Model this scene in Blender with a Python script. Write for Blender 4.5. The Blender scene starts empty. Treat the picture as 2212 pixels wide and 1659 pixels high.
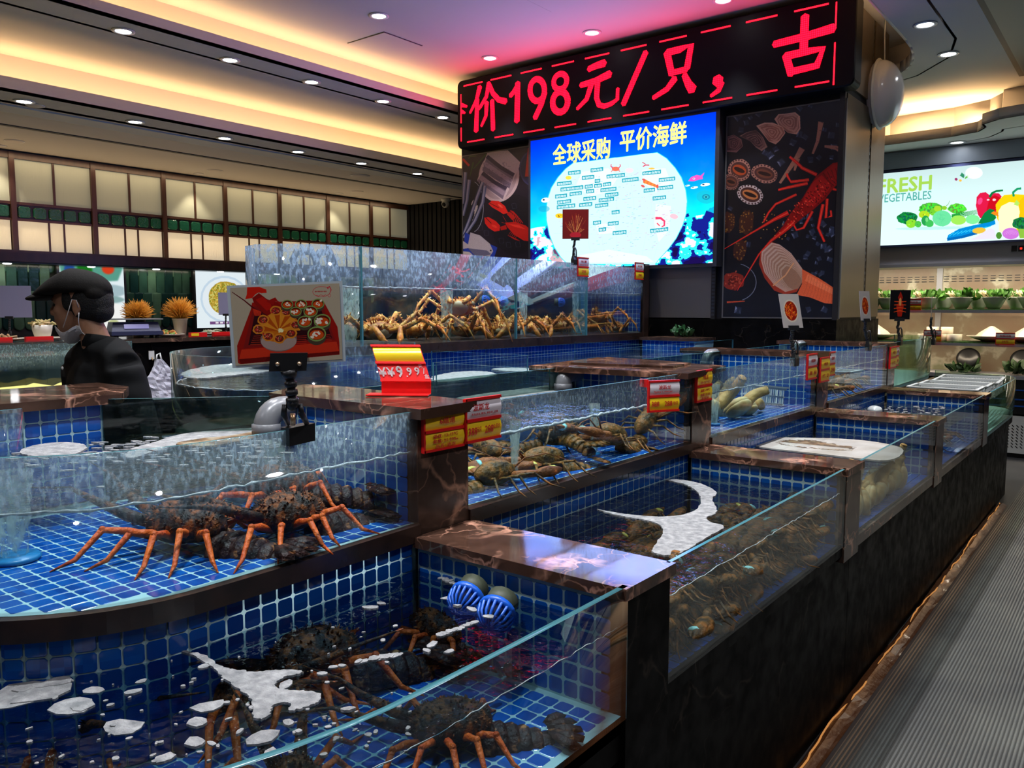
import bpy, math, random
from mathutils import Vector, Matrix, Euler
from mathutils.geometry import tessellate_polygon
import numpy as np
R = random.Random(7)
PI = math.pi
SC = bpy.context.scene
COL = SC.collection
# ---------------------------------------------------------------- camera
IW, IH = 2212, 1659
CAMH = 1.6
FPX = 1741.8
YAW, PITCH = math.radians(38.17), math.radians(5.40)
cam_d = bpy.data.cameras.new('camera'); cam = bpy.data.objects.new('camera', cam_d); COL.objects.link(cam)
cam_d.sensor_width = 36.0; cam_d.lens = FPX / IW * 36.0; cam_d.clip_start = .02; cam_d.clip_end = 60
cam.location = (0, 0, CAMH); cam.rotation_euler = (PI/2 - PITCH, 0, YAW)
SC.camera = cam
# ---------------------------------------------------------------- world and exposure
w = bpy.data.worlds.new('world'); SC.world = w; w.use_nodes = True
w.node_tree.nodes['Background'].inputs[0].default_value = (.55, .62, .8, 1)
w.node_tree.nodes['Background'].inputs[1].default_value = .11
SC.view_settings.view_transform = 'Standard'; SC.view_settings.look = 'None'
SC.view_settings.gamma = 1; SC.view_settings.exposure = 0.0
try: SC.view_settings.use_curve_mapping = False
except Exception: pass
SC.cycles.use_denoising = True
SC.cycles.max_bounces = 9; SC.cycles.diffuse_bounces = 3; SC.cycles.glossy_bounces = 3
SC.cycles.transmission_bounces = 4; SC.cycles.transparent_max_bounces = 26
SC.cycles.caustics_reflective = False; SC.cycles.caustics_refractive = False
SC.cycles.sample_clamp_indirect = 4.0
SC.cycles.use_light_tree = True
# ---------------------------------------------------------------- lights
def area(name, loc, size, size_y, power, col, rot=(0, 0, 0), spread=PI):
    d = bpy.data.lights.new(name, 'AREA'); d.shape = 'RECTANGLE'; d.size = size; d.size_y = size_y
    d.energy = power; d.color = col; d.spread = spread
    o = bpy.data.objects.new(name, d); COL.objects.link(o); o.location = loc; o.rotation_euler = rot
    return o
def spot(name, loc, power, col=(.93, .95, 1), angle=75, blend=.6, rad=.04, rot=(0, 0, 0)):
    d = bpy.data.lights.new(name, 'SPOT'); d.energy = power; d.color = col
    d.spot_size = math.radians(angle); d.spot_blend = blend; d.shadow_soft_size = rad
    o = bpy.data.objects.new(name, d); COL.objects.link(o); o.location = loc; o.rotation_euler = rot
    return o
WARM = (1, .60, .26)
Z1, Z2, Z3 = 4.06, 3.73, 3.35          # the three ceiling levels
# warm tubes in the coves, shining up out of their troughs
area('cove_tube_light', (-6.30, 3.2, Z2 + .05), .05, 15, 55, WARM, (PI, 0, 0))
area('cove_tube_light', (-7.57, 3.2, Z3 + .05), .05, 15, 68, WARM, (PI, 0, 0))
area('cove_tube_light', (-1.52, 3.4, Z2 + .05), .05, 8, 30, WARM, (PI, 0, 0))
area('cove_tube_light', (.3, 9.62, Z3 + .05), 5.6, .05, 130, WARM, (PI, 0, 0))
area('wall_wash_light', (-9.9, 3.0, 3.3), .1, 13, 26, (1, .72, .42), (0, math.radians(12), 0))
area('wall_wash_light', (-9.95, 3.0, 2.07), .06, 13, 9, (1, .85, .65), (0, math.radians(20), 0))
area('ledge_up_light', (-9.78, 5.9, 2.23), .10, 8, 16, (1, .66, .34), (PI, 0, 0))
area('added_screen_glow', (-4.1, 6.62, 2.75), 1.9, .9, 34, (.25, .34, 1), (math.radians(-100), 0, 0))  # lamp added before the screen to deepen its blue glow on the ceiling
area('added_sign_glow', (-4.0, 6.58, 3.72), 4.0, .5, 16, (1, .02, .05), (math.radians(-115), 0, 0))  # red lamp added at the sign, boosting its glow on the ceiling
# downlight positions: (x, y, ceiling z, power)
DL = []
for i, y in enumerate((3.22, 4.145, 5.01, 5.92, 6.82, 2.3, 1.4)): DL.append((-6.35, y, Z2, 14))
for y in (2.98, 3.94, 4.88, 5.80, 6.73, 7.69, 2.0): DL.append((-7.62, y, Z3, 12))
for x, y in ((-5.26, 4.87), (-5.26, 6.34), (-4.07, 6.34), (-2.83, 6.34)): DL.append((x, y, Z1, 26))
for x, y in ((-4.07, 4.87), (-2.83, 4.87), (-5.26, 3.4), (-4.07, 3.4), (-2.83, 3.4), (-2.83, 1.9), (-4.07, 1.9)): DL.append((x, y, Z1, 34))
for y in (7.79, 6.89): DL.append((-1.45, y, Z2, 22))
for y in (5.99, 5.09, 4.19, 3.29, 2.39): DL.append((-1.45, y, Z2, 20))
for y, p in ((1.49, 24), (.59, 36)): DL.append((-1.45, y, Z2, p))
DL.append((-1.7, 9.8, Z3, 10))
for x, y, z, p in DL: spot('downlight_beam', (x, y, z - .035), p * 6, angle=(62 if y > 6 and -6 < x < -2 else 95), blend=.8)
for y in (3.6, 5.93, 8.27): spot('wall_spot_beam', (-9.9, y, Z3 - .03), 30, (1, .82, .58), 80, .5, .03, (0, math.radians(-4), 0))
area('cooler_tube_light', (-.9, 10.04, 2.04), 4, .05, 34, (1, .88, .70), (math.radians(14), 0, 0))
area('cooler_tube_light', (-.9, 10.06, 1.535), 4, .04, 16, (1, .82, .58), (math.radians(10), 0, 0))
area('cooler_tube_light', (-.9, 10.06, 1.175), 4, .04, 12, (1, .82, .58), (math.radians(10), 0, 0))
for x, y in ((.6, 1.2), (.6, 3.2), (.6, 5.2), (.9, -1.4), (-2.5, -1.4)): spot('aisle_fill_beam', (x, y, 3.6), 82, (.95, .93, 1), 150, 1.0, .08)  # unseen fill lamps added over the aisle to brighten the tank fronts
# ---------------------------------------------------------------- pixel <-> world (pixels of the 2212 x 1659 frame)
_R3 = cam.rotation_euler.to_matrix()
def ray(px, py): return _R3 @ Vector(((px - IW/2) / FPX, -(py - IH/2) / FPX, -1))
_C0 = Vector((0, 0, CAMH))
def onx(px, py, X): d = ray(px, py); return _C0 + d * (X / d.x)
def ony(px, py, Y): d = ray(px, py); return _C0 + d * (Y / d.y)
def onz(px, py, Z): d = ray(px, py); return _C0 + d * ((Z - CAMH) / d.z)
def onp(px, py, p0, n):
    d = ray(px, py); return _C0 + d * ((Vector(p0) - _C0).dot(n) / d.dot(n))
# ---------------------------------------------------------------- node helpers
def newmat(name):
    m = bpy.data.materials.new(name); m.use_nodes = True; nt = m.node_tree
    for n in list(nt.nodes): nt.nodes.remove(n)
    out = nt.nodes.new('ShaderNodeOutputMaterial')
    return m, nt, out
def N(nt, t, **k):
    n = nt.nodes.new('ShaderNode' + t)
    for a, b in k.items():
        if a.startswith('i_'):
            key = a[2:]; key = int(key) if key.isdigit() else key.replace('_', ' ')
            n.inputs[key].default_value = b
        else: setattr(n, a, b)
    return n
def L(nt, a, b): nt.links.new(a, b)
def c4(c): return (c[0], c[1], c[2], 1)
def coords(nt, kind='Object', scale=(1, 1, 1)):
    tc = N(nt, 'TexCoord'); mp = N(nt, 'Mapping'); mp.inputs['Scale'].default_value = scale
    L(nt, tc.outputs[kind], mp.inputs[0]); return mp.outputs[0]
def ramp(nt, fac, stops):
    r = N(nt, 'ValToRGB'); els = r.color_ramp.elements
    while len(els) < len(stops): els.new(.5)
    for e, (p, c) in zip(els, stops): e.position = p; e.color = c4(c) if len(c) == 3 else c
    L(nt, fac, r.inputs[0]); return r.outputs[0]
def M(name, col, rough=.5, metal=0, col2=None, ns=20, nd=3, emit=None, es=0, bump=0, bs=60, spec=.5, coat=0, stops=None, coord='Object', scale=(1, 1, 1), sss=0):
    """principled material; col2 or stops: noise-mixed colour, bump: noise relief"""
    m, nt, out = newmat(name); p = N(nt, 'BsdfPrincipled')
    p.inputs['Base Color'].default_value = c4(col); p.inputs['Roughness'].default_value = rough
    p.inputs['Metallic'].default_value = metal; p.inputs['Specular IOR Level'].default_value = spec
    p.inputs['Coat Weight'].default_value = coat
    if emit: p.inputs['Emission Color'].default_value = c4(emit); p.inputs['Emission Strength'].default_value = es
    if col2 or stops:
        v = coords(nt, coord, scale); n = N(nt, 'TexNoise', i_Scale=ns, i_Detail=nd); L(nt, v, n.inputs['Vector'])
        o = ramp(nt, n.outputs['Fac'], stops or [(.35, col), (.65, col2)]); L(nt, o, p.inputs['Base Color'])
    if bump:
        v = coords(nt, coord, scale); n = N(nt, 'TexNoise', i_Scale=bs, i_Detail=4); L(nt, v, n.inputs['Vector'])
        b = N(nt, 'Bump', i_Strength=bump, i_Distance=.01); L(nt, n.outputs['Fac'], b.inputs['Height']); L(nt, b.outputs[0], p.inputs['Normal'])
    L(nt, p.outputs[0], out.inputs[0]); return m
def emis(name, col, s, grid=0):
    m, nt, out = newmat(name); e = N(nt, 'Emission', i_Color=c4(col), i_Strength=s)
    if grid:      # led dots
        v = coords(nt, 'Object', (grid, grid, grid)); f = N(nt, 'VectorMath', operation='FRACTION'); L(nt, v, f.inputs[0])
        d = N(nt, 'VectorMath', operation='DISTANCE'); L(nt, f.outputs[0], d.inputs[0])
        s_ = N(nt, 'SeparateXYZ'); L(nt, f.outputs[0], s_.inputs[0])
        cb = N(nt, 'CombineXYZ'); L(nt, s_.outputs[0], cb.inputs[0]); L(nt, s_.outputs[2], cb.inputs[1])
        L(nt, cb.outputs[0], d.inputs[0]); d.inputs[1].default_value = (.5, .5, 0)
        r = ramp(nt, d.outputs['Value'], [(.30, (1, 1, 1)), (.5, (.28, .28, .28))])
        mx = N(nt, 'MixRGB', blend_type='MULTIPLY', i_Fac=1.0, i_Color1=c4(col)); L(nt, r, mx.inputs['Color2']); L(nt, mx.outputs[0], e.inputs[0])
    L(nt, e.outputs[0], out.inputs[0]); return m
def marble(name, base, vein, rough=.16, vs=2.6, thr=.03, spec=.35):
    m, nt, out = newmat(name); p = N(nt, 'BsdfPrincipled', i_Roughness=rough)
    v = coords(nt, 'Object')
    nz = N(nt, 'TexNoise', i_Scale=3.5, i_Detail=5); L(nt, v, nz.inputs['Vector'])
    mx = N(nt, 'MixRGB', i_Fac=.28); L(nt, v, mx.inputs[1]); L(nt, nz.outputs['Color'], mx.inputs[2])
    vo = N(nt, 'TexVoronoi', feature='DISTANCE_TO_EDGE', i_Scale=vs); L(nt, mx.outputs[0], vo.inputs['Vector'])
    vo2 = N(nt, 'TexVoronoi', feature='DISTANCE_TO_EDGE', i_Scale=vs*3.1); L(nt, mx.outputs[0], vo2.inputs['Vector'])
    r1 = ramp(nt, vo.outputs['Distance'], [(0, (1, 1, 1)), (thr, (0, 0, 0))]); r2 = ramp(nt, vo2.outputs['Distance'], [(0, (.7, .7, .7)), (thr*.8, (0, 0, 0))])
    n2 = N(nt, 'TexNoise', i_Scale=5, i_Detail=2); L(nt, v, n2.inputs['Vector'])
    gate = ramp(nt, n2.outputs['Fac'], [(.42, (0, 0, 0)), (.6, (1, 1, 1))])
    ad = N(nt, 'MixRGB', blend_type='ADD', i_Fac=1.0); L(nt, r1, ad.inputs[1]); L(nt, r2, ad.inputs[2])
    mu = N(nt, 'MixRGB', blend_type='MULTIPLY', i_Fac=1.0); L(nt, ad.outputs[0], mu.inputs[1]); L(nt, gate, mu.inputs[2])
    n3 = N(nt, 'TexNoise', i_Scale=9, i_Detail=6); L(nt, v, n3.inputs['Vector'])
    bc = ramp(nt, n3.outputs['Fac'], [(.3, tuple(x*.6 for x in base)), (.7, tuple(x*1.5 for x in base))])
    fm = N(nt, 'MixRGB', i_Color2=c4(vein)); L(nt, mu.outputs[0], fm.inputs[0]); L(nt, bc, fm.inputs[1]); L(nt, fm.outputs[0], p.inputs['Base Color'])
    n4 = N(nt, 'TexNoise', i_Scale=14, i_Detail=3); L(nt, v, n4.inputs['Vector'])
    p.inputs['Specular IOR Level'].default_value = spec; rr = ramp(nt, n4.outputs['Fac'], [(.35, (rough*.8,)*3), (.7, (rough*1.3,)*3)]); L(nt, rr, p.inputs['Roughness'])
    L(nt, p.outputs[0], out.inputs[0]); return m
def tilemat(name, a, b, rough=.12):
    m, nt, out = newmat(name); p = N(nt, 'BsdfPrincipled', i_Roughness=rough)
    g = N(nt, 'NewGeometry'); s = N(nt, 'VectorMath', operation='SCALE'); s.inputs['Scale'].default_value = 1/.042
    L(nt, g.outputs['Position'], s.inputs[0]); fl = N(nt, 'VectorMath', operation='FLOOR'); L(nt, s.outputs[0], fl.inputs[0])
    wn = N(nt, 'TexWhiteNoise', noise_dimensions='3D'); L(nt, fl.outputs[0], wn.inputs['Vector'])
    L(nt, ramp(nt, wn.outputs['Value'], [(0, a), (1, b)]), p.inputs['Base Color']); L(nt, p.outputs[0], out.inputs[0]); return m
def schlick(nt, f0=.04, normal=None, k=.96):
    """mirror share by angle, the same from both sides of a surface"""
    g = N(nt, 'NewGeometry'); d = N(nt, 'VectorMath', operation='DOT_PRODUCT'); L(nt, g.outputs['Incoming'], d.inputs[0]); L(nt, normal if normal else g.outputs['Normal'], d.inputs[1])
    a = N(nt, 'Math', operation='ABSOLUTE'); L(nt, d.outputs['Value'], a.inputs[0]); b = N(nt, 'Math', operation='SUBTRACT', i_0=1.0); L(nt, a.outputs[0], b.inputs[1])
    c = N(nt, 'Math', operation='POWER', i_1=5.0); L(nt, b.outputs[0], c.inputs[0]); e = N(nt, 'Math', operation='MULTIPLY_ADD', i_1=k, i_2=f0, use_clamp=True); L(nt, c.outputs[0], e.inputs[0])
    return e.outputs[0]
def glassmat(name, tint, fog=0.0, fogcol=(.6, .75, .8), ns=9, zfog=None, lo=.45, hi=.75, drops=0):
    """clear pane: transparent plus mirror by angle, with condensation where fogged"""
    m, nt, out = newmat(name)
    t = N(nt, 'BsdfTransparent', i_Color=c4(tint)); g = N(nt, 'BsdfGlossy', i_Roughness=.03); g.inputs[0].default_value = (1, 1, 1, 1)
    mx = N(nt, 'MixShader'); L(nt, schlick(nt, .035, None, .8), mx.inputs[0]); L(nt, t.outputs[0], mx.inputs[1]); L(nt, g.outputs[0], mx.inputs[2])
    last = mx.outputs[0]
    if fog:
        v = coords(nt, 'Object', (1, 1, .55)); n = N(nt, 'TexNoise', i_Scale=ns, i_Detail=7, i_Roughness=.62); L(nt, v, n.inputs['Vector'])
        f = ramp(nt, n.outputs['Fac'], [(lo, (0, 0, 0)), (hi, (fog, fog, fog))])
        if drops:
            v2 = coords(nt, 'Object', (1, 1, .5)); n2 = N(nt, 'TexNoise', i_Scale=drops, i_Detail=3); L(nt, v2, n2.inputs['Vector'])
            f2 = ramp(nt, n2.outputs['Fac'], [(.50, (.35, .35, .35)), (.66, (1.5, 1.5, 1.5))]); mm = N(nt, 'MixRGB', blend_type='MULTIPLY', i_Fac=1.0)
            L(nt, f, mm.inputs[1]); L(nt, f2, mm.inputs[2]); f = mm.outputs[0]
        if zfog:
            tc = N(nt, 'NewGeometry'); sp = N(nt, 'SeparateXYZ'); L(nt, tc.outputs['Position'], sp.inputs[0])
            mr = N(nt, 'MapRange', i_1=zfog[0], i_2=zfog[1], i_3=0.0, i_4=1.0); L(nt, sp.outputs[2], mr.inputs[0])
            mm = N(nt, 'MixRGB', blend_type='MULTIPLY', i_Fac=1.0); L(nt, f, mm.inputs[1]); L(nt, mr.outputs[0], mm.inputs[2]); f = mm.outputs[0]
        d = N(nt, 'BsdfDiffuse', i_Color=c4(fogcol)); tl = N(nt, 'BsdfTranslucent', i_Color=c4(fogcol)); dm = N(nt, 'MixShader', i_0=.5)
        L(nt, d.outputs[0], dm.inputs[1]); L(nt, tl.outputs[0], dm.inputs[2])
        m2 = N(nt, 'MixShader'); L(nt, f, m2.inputs[0]); L(nt, last, m2.inputs[1]); L(nt, dm.outputs[0], m2.inputs[2]); last = m2.outputs[0]
    L(nt, last, out.inputs[0]); return m
def watermat(name, tint, bs=9, bst=.5, murk=0, mcol=(.1, .2, .2)):
    m, nt, out = newmat(name)
    v = coords(nt, 'Object'); n = N(nt, 'TexNoise', i_Scale=bs, i_Detail=3, i_Distortion=1.2); L(nt, v, n.inputs['Vector'])
    n1 = N(nt, 'TexNoise', i_Scale=bs*4, i_Detail=2); L(nt, v, n1.inputs['Vector'])
    ad = N(nt, 'MixRGB', i_Fac=.3); L(nt, n.outputs['Fac'], ad.inputs[1]); L(nt, n1.outputs['Fac'], ad.inputs[2])
    b = N(nt, 'Bump', i_Strength=bst, i_Distance=.02); L(nt, ad.outputs[0], b.inputs['Height'])
    t = N(nt, 'BsdfTransparent', i_Color=c4(tint)); g = N(nt, 'BsdfGlossy', i_Roughness=.04); L(nt, b.outputs[0], g.inputs['Normal'])
    fr = schlick(nt, .025, b.outputs[0])
    last = t.outputs[0]
    if murk:
        d = N(nt, 'BsdfDiffuse', i_Color=c4(mcol)); mk = N(nt, 'MixShader', i_0=murk); L(nt, last, mk.inputs[1]); L(nt, d.outputs[0], mk.inputs[2]); last = mk.outputs[0]
    mx = N(nt, 'MixShader'); L(nt, fr, mx.inputs[0]); L(nt, last, mx.inputs[1]); L(nt, g.outputs[0], mx.inputs[2])
    L(nt, mx.outputs[0], out.inputs[0]); return m
# ---------------------------------------------------------------- mesh builder
class MB:
    def __init__(s): s.v = []; s.f = []; s.sm = []; s.mi = []
    def add(s, vs, fs, smooth=False, mi=0):
        b = len(s.v); s.v += [tuple(v) for v in vs]
        for f in fs: s.f.append(tuple(b + i for i in f)); s.sm.append(smooth); s.mi.append(mi)
        return s
    def box(s, a, b, mi=0):
        (x0, y0, z0), (x1, y1, z1) = a, b
        return s.add([(x0,y0,z0),(x1,y0,z0),(x1,y1,z0),(x0,y1,z0),(x0,y0,z1),(x1,y0,z1),(x1,y1,z1),(x0,y1,z1)],
                     [(0,3,2,1),(4,5,6,7),(0,1,5,4),(1,2,6,5),(2,3,7,6),(3,0,4,7)], mi=mi)
    def obox(s, c, ux, uy, uz, mi=0):
        c = Vector(c); ux, uy, uz = Vector(ux)/2, Vector(uy)/2, Vector(uz)/2
        vs = [c + sx*ux + sy*uy + sz*uz for sz in (-1, 1) for sx, sy in ((-1,-1),(1,-1),(1,1),(-1,1))]
        return s.add(vs, [(0,3,2,1),(4,5,6,7),(0,1,5,4),(1,2,6,5),(2,3,7,6),(3,0,4,7)], mi=mi)
    def rings(s, rings, smooth=True, caps=True, mi=0):
        n = len(rings[0]); b = []
        for r in rings: b += list(r)
        fs = []
        for i in range(len(rings)-1):
            for j in range(n):
                k = (j+1) % n; fs.append((i*n+j, i*n+k, (i+1)*n+k, (i+1)*n+j))
        if caps: fs.append(tuple(range(n))[::-1]); fs.append(tuple((len(rings)-1)*n + j for j in range(n)))
        return s.add(b, fs, smooth, mi)
    def tube(s, pts, rad, n=8, smooth=True, flat=1.0, mi=0, up=(0, 0, 1)):
        pts = [Vector(p) for p in pts]
        if not isinstance(rad, (list, tuple)): rad = [rad]*len(pts)
        rs = []; prev = None
        for i, p in enumerate(pts):
            t = (pts[min(i+1, len(pts)-1)] - pts[max(i-1, 0)]).normalized()
            u = Vector(up) if prev is None else prev
            a = t.cross(u)
            if a.length < 1e-4: a = t.cross(Vector((1, 0, .1)))
            a.normalize(); b = a.cross(t).normalized(); prev = b
            rs.append([p + a*math.cos(2*PI*k/n)*rad[i] + b*math.sin(2*PI*k/n)*rad[i]*flat for k in range(n)])
        return s.rings(rs, smooth, True, mi)
    def lathe(s, prof, c=(0, 0, 0), n=24, smooth=True, mi=0, sx=1, sy=1, caps=True):
        return s.rings([[(c[0]+r*sx*math.cos(2*PI*k/n), c[1]+r*sy*math.sin(2*PI*k/n), c[2]+z) for k in range(n)] for r, z in prof], smooth, caps, mi)
    def prism(s, poly, z0, z1, mi=0, smooth=False):
        n = len(poly); vs = [(x, y, z0) for x, y in poly] + [(x, y, z1) for x, y in poly]
        fs = [tuple(range(n))[::-1], tuple(range(n, 2*n))] if n < 40 and not smooth else []
        if not fs:
            T3 = tessellate_polygon([[Vector((x, y, 0)) for x, y in poly]]); fs = [tuple(n+i for i in t) for t in T3] + [tuple(t)[::-1] for t in T3]; smooth = False
        fs += [(i, (i+1) % n, n+(i+1) % n, n+i) for i in range(n)]
        return s.add(vs, fs, smooth, mi)
    def sphere(s, c, r, seg=12, ring=8, sx=1, sy=1, sz=1, mi=0, fn=None):
        rs = []
        for i in range(ring+1):
            th = PI*i/ring; th = min(max(th, .05), PI-.05)
            row = []
            for j in range(seg):
                ph = 2*PI*j/seg; d = Vector((math.sin(th)*math.cos(ph)*sx, math.sin(th)*math.sin(ph)*sy, -math.cos(th)*sz))*r
                if fn: d = fn(d)
                row.append(Vector(c) + d)
            rs.append(row)
        return s.rings(rs, True, True, mi)
    def jitter(s, a, seed=0):
        r = random.Random(seed); s.v = [(x + r.uniform(-a, a), y + r.uniform(-a, a), z + r.uniform(-a, a)) for x, y, z in s.v]; return s
    def xf(s, m): s.v = [tuple(m @ Vector(v)) for v in s.v]; return s
    def mesh(s, name):
        me = bpy.data.meshes.new(name); me.from_pydata(s.v, [], s.f)
        me.polygons.foreach_set('use_smooth', s.sm); me.polygons.foreach_set('material_index', s.mi)
        me.update(); return me
    def build(s, name, mat, parent=None, **k):
        me = s.mesh(name)
        for mm in (mat if isinstance(mat, (list, tuple)) else [mat]): me.materials.append(mm)
        return link(name, me, parent, **k)
def link(name, me, parent=None, loc=None, rot=None, label=None, cat=None, group=None, kind=None):
    o = bpy.data.objects.new(name, me); COL.objects.link(o)
    if parent: o.parent = parent
    if loc is not None: o.location = loc
    if rot is not None: o.rotation_euler = rot
    tag(o, label, cat, group, kind); return o
def tag(o, label=None, cat=None, group=None, kind=None):
    for k, v in (('label', label), ('category', cat), ('group', group), ('kind', kind)):
        if v: o[k] = v
    return o
def empty(name, loc=(0, 0, 0), rz=0, label=None, cat=None, group=None):
    o = bpy.data.objects.new(name, None); COL.objects.link(o); o.location = loc; o.rotation_euler = (0, 0, rz); o.empty_display_size = .05
    return tag(o, label, cat, group)
def copy_tree(o, parent=None):
    c = o.copy(); COL.objects.link(c)
    if parent: c.parent = parent
    for ch in list(KIDS.get(o.name, ())): copy_tree(ch, c)
    return c
KIDS = {}
def index_kids():
    KIDS.clear()
    for o in COL.objects:
        if o.parent: KIDS.setdefault(o.parent.name, []).append(o)
def inst(proto, loc, rot=(0, 0, 0), scale=1, label=None, group=None):
    """the first call moves the prototype itself, later calls copy it with its parts"""
    if proto.get('_used'):
        o = copy_tree(proto)
    else: o = proto; proto['_used'] = 1
    o.location = loc; o.rotation_euler = rot; o.scale = (scale,)*3
    if label: o['label'] = label
    if group: o['group'] = group
    return o
_txt = {}
def text_mesh(s, size=1, bold=0.0, depth=0):
    key = (s, size, bold, depth)
    if key in _txt: return _txt[key]
    c = bpy.data.curves.new('t', 'FONT'); c.body = s; c.size = size; c.extrude = depth
    c.align_x = 'CENTER'; c.align_y = 'CENTER'; c.resolution_u = 2; c.fill_mode = 'FRONT' if not depth else 'BOTH'
    o = bpy.data.objects.new('t', c); COL.objects.link(o)
    dg = bpy.context.evaluated_depsgraph_get(); me = bpy.data.meshes.new_from_object(o.evaluated_get(dg)); bpy.data.objects.remove(o)
    _txt[key] = me; return me
def text(s, size, mat, parent, loc, rot, bold=0, fit=None, name='lettering', shear=None, **k):
    me = text_mesh(s, size); vs = [tuple(v.co) for v in me.vertices]; fs = [tuple(p.vertices) for p in me.polygons]; mb = MB()
    for q_, (dx, dy) in enumerate(((0, 0),) if not bold else ((-bold, 0), (bold, 0), (0, bold), (0, -bold), (bold*.7, bold*.7), (-bold*.7, -bold*.7))): mb.add([(x+dx, y+dy, z+q_*.00012) for x, y, z in vs], fs)
    me = mb.mesh(name); me.materials.append(mat)
    sx = sy = 1
    if fit and me.vertices:
        xs = [v.co.x for v in me.vertices]; ys = [v.co.y for v in me.vertices]
        w_, h_ = max(xs)-min(xs), max(ys)-min(ys); cx, cy = (max(xs)+min(xs))/2, (max(ys)+min(ys))/2
        sx = fit[0]/w_ if fit[0] else None; sy = fit[1]/h_ if fit[1] else sx
        if sx is None: sx = sy
        for v in me.vertices: v.co.x = (v.co.x-cx)*sx; v.co.y = (v.co.y-cy)*sy
    return link(name, me, parent, loc, rot, **k)
FACEX = (PI/2, 0, PI/2)       # print readable on a plane facing +x, reading along +y
FACEY = (PI/2, 0, 0)          # print on a plane facing -y, reading along +x
# ================================================================ materials
m_ceil = M('ceiling_paint', (.62, .60, .58), .8)
m_fascia = M('fascia_paint', (.66, .62, .60), .75)
m_grey_strip = M('grey_linear_grille', (.42, .47, .53), .5)
m_slot = M('black_slot', (.02, .02, .022), .6)
m_blackwall = M('black_slat', (.010, .010, .013), .5, spec=.2)
m_brown = marble('brown_marble', (.050, .030, .022), (.40, .22, .14))
m_cap = marble('brown_marble_cap', (.060, .030, .020), (.60, .30, .20), .07, 4.2, .045)
m_dark = marble('black_marble', (.0022, .002, .002), (.035, .028, .022), .45, 1.3, .008, .05)
m_sill = M('dark_sill', (.022, .014, .012), .25, col2=(.04, .022, .016), ns=12)
m_grout = M('pale_grout', (.30, .46, .48), .7)
m_tile = tilemat('blue_mosaic', (.002, .045, .25), (.004, .085, .37))
m_glass_edge = M('glass_edge', (.06, .20, .23), .15)
m_glass = glassmat('clear_pane', (.93, .975, .97), .05, (.25, .42, .46), 7, lo=.5, hi=.8)
m_fog = glassmat('fogged_pane', (.90, .96, .96), .55, (.34, .47, .56), 5, lo=.40, hi=.72, drops=60)
m_fogB = glassmat('dewy_pane', (.90, .97, .97), .50, (.36, .50, .58), 3, zfog=(1.17, 1.27), lo=.15, hi=.62, drops=110)
m_fogC = glassmat('steamy_pane', (.90, .96, .97), .80, (.26, .36, .48), 3.5, zfog=(1.66, 1.80), lo=.20, hi=.58, drops=60)
m_darkglass = glassmat('dark_pane', (.45, .56, .53), .25, (.06, .10, .09), 5)
m_water = watermat('tank_water', (.80, .93, .96))
m_water_d = watermat('dark_tank_water', (.58, .64, .66), 8, .55, .10, (.02, .022, .02))
m_water_m = watermat('near_tank_water', (.42, .60, .68), 7, .6)
m_wl = M('foam_line', (.42, .47, .49), .6, bump=.4)
m_black = M('black_plastic', (.012, .012, .013), .35)
m_alu = M('brushed_champagne_panel', (.20, .15, .10), .38, .75, bump=.05, bs=30, scale=(1, 1, .05))
m_greypanel = M('grey_metal_panel', (.16, .155, .15), .4, .6)
m_white = M('white_plastic', (.72, .73, .70), .4)
m_ledlens = emis('downlight_lens', (.95, .97, 1), 22)
m_lampring = M('downlight_ring', (.75, .75, .76), .35)
# ================================================================ room shell
X0, X1, Y0, Y1 = -10.1, 3.4, -3.6, 10.95
def S(name, mb, mat, parent=None): return mb.build(name, mat, parent, kind=None if parent else "structure")
floor = S('floor', MB().box((X0-.2, Y0-.2, -.1), (X1+.2, Y1+.2, 0)), M('floor_stone', (.045, .045, .048), .3, col2=(.06, .06, .062), ns=3))
# ribbed metal walkway laid on the floor, each rib real
wk = MB(); wk.box((-.79, -.5, 0), (1.6, 9.2, .012))
for i in range(170):
    x = -.786 + i*.014; wk.add([(x, -.5, .012), (x+.004, -.5, .017), (x+.008, -.5, .012), (x, 9.2, .012), (x+.004, 9.2, .017), (x+.008, 9.2, .012)], [(0, 1, 4, 3), (1, 2, 5, 4), (0, 2, 1), (3, 4, 5)])
wk.build('floor_mat', M('ribbed_mat', (.15, .15, .145), .36, .55, col2=(.22, .22, .20), ns=2), label='grey ribbed walkway mat running beside the black tank front', cat='floor mat')
S('wall_left', MB().box((X0-.2, Y0, 0), (X0, Y1, 4.4)), M('dark_wall', (.05, .06, .055), .6))
S('wall_right', MB().box((X1, Y0, 0), (X1+.2, Y1, 4.4)), M('plain_wall', (.10, .10, .095), .8))
S('wall_behind', MB().box((X0, Y0-.2, 0), (X1, Y0, 4.4)), M('plain_wall_b', (.10, .09, .08), .8))
S('wall_far', MB().box((X0, Y1, 0), (X1, Y1+.2, 4.4)), M('plain_wall_c', (.06, .06, .06), .8))
# far black wall of upright slats
bw = S('wall_back', MB().box((X0, 9.93, 0), (-3.9, 9.98, Z3)), m_blackwall)
sl = MB().box((0, -.03, 0), (.075, 0, Z3-.01)).mesh('slat'); sl.materials.append(m_blackwall)
for i in range(60): link('slat', sl, bw, (X0 + .02 + i*.103, 9.93, 0))
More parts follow.
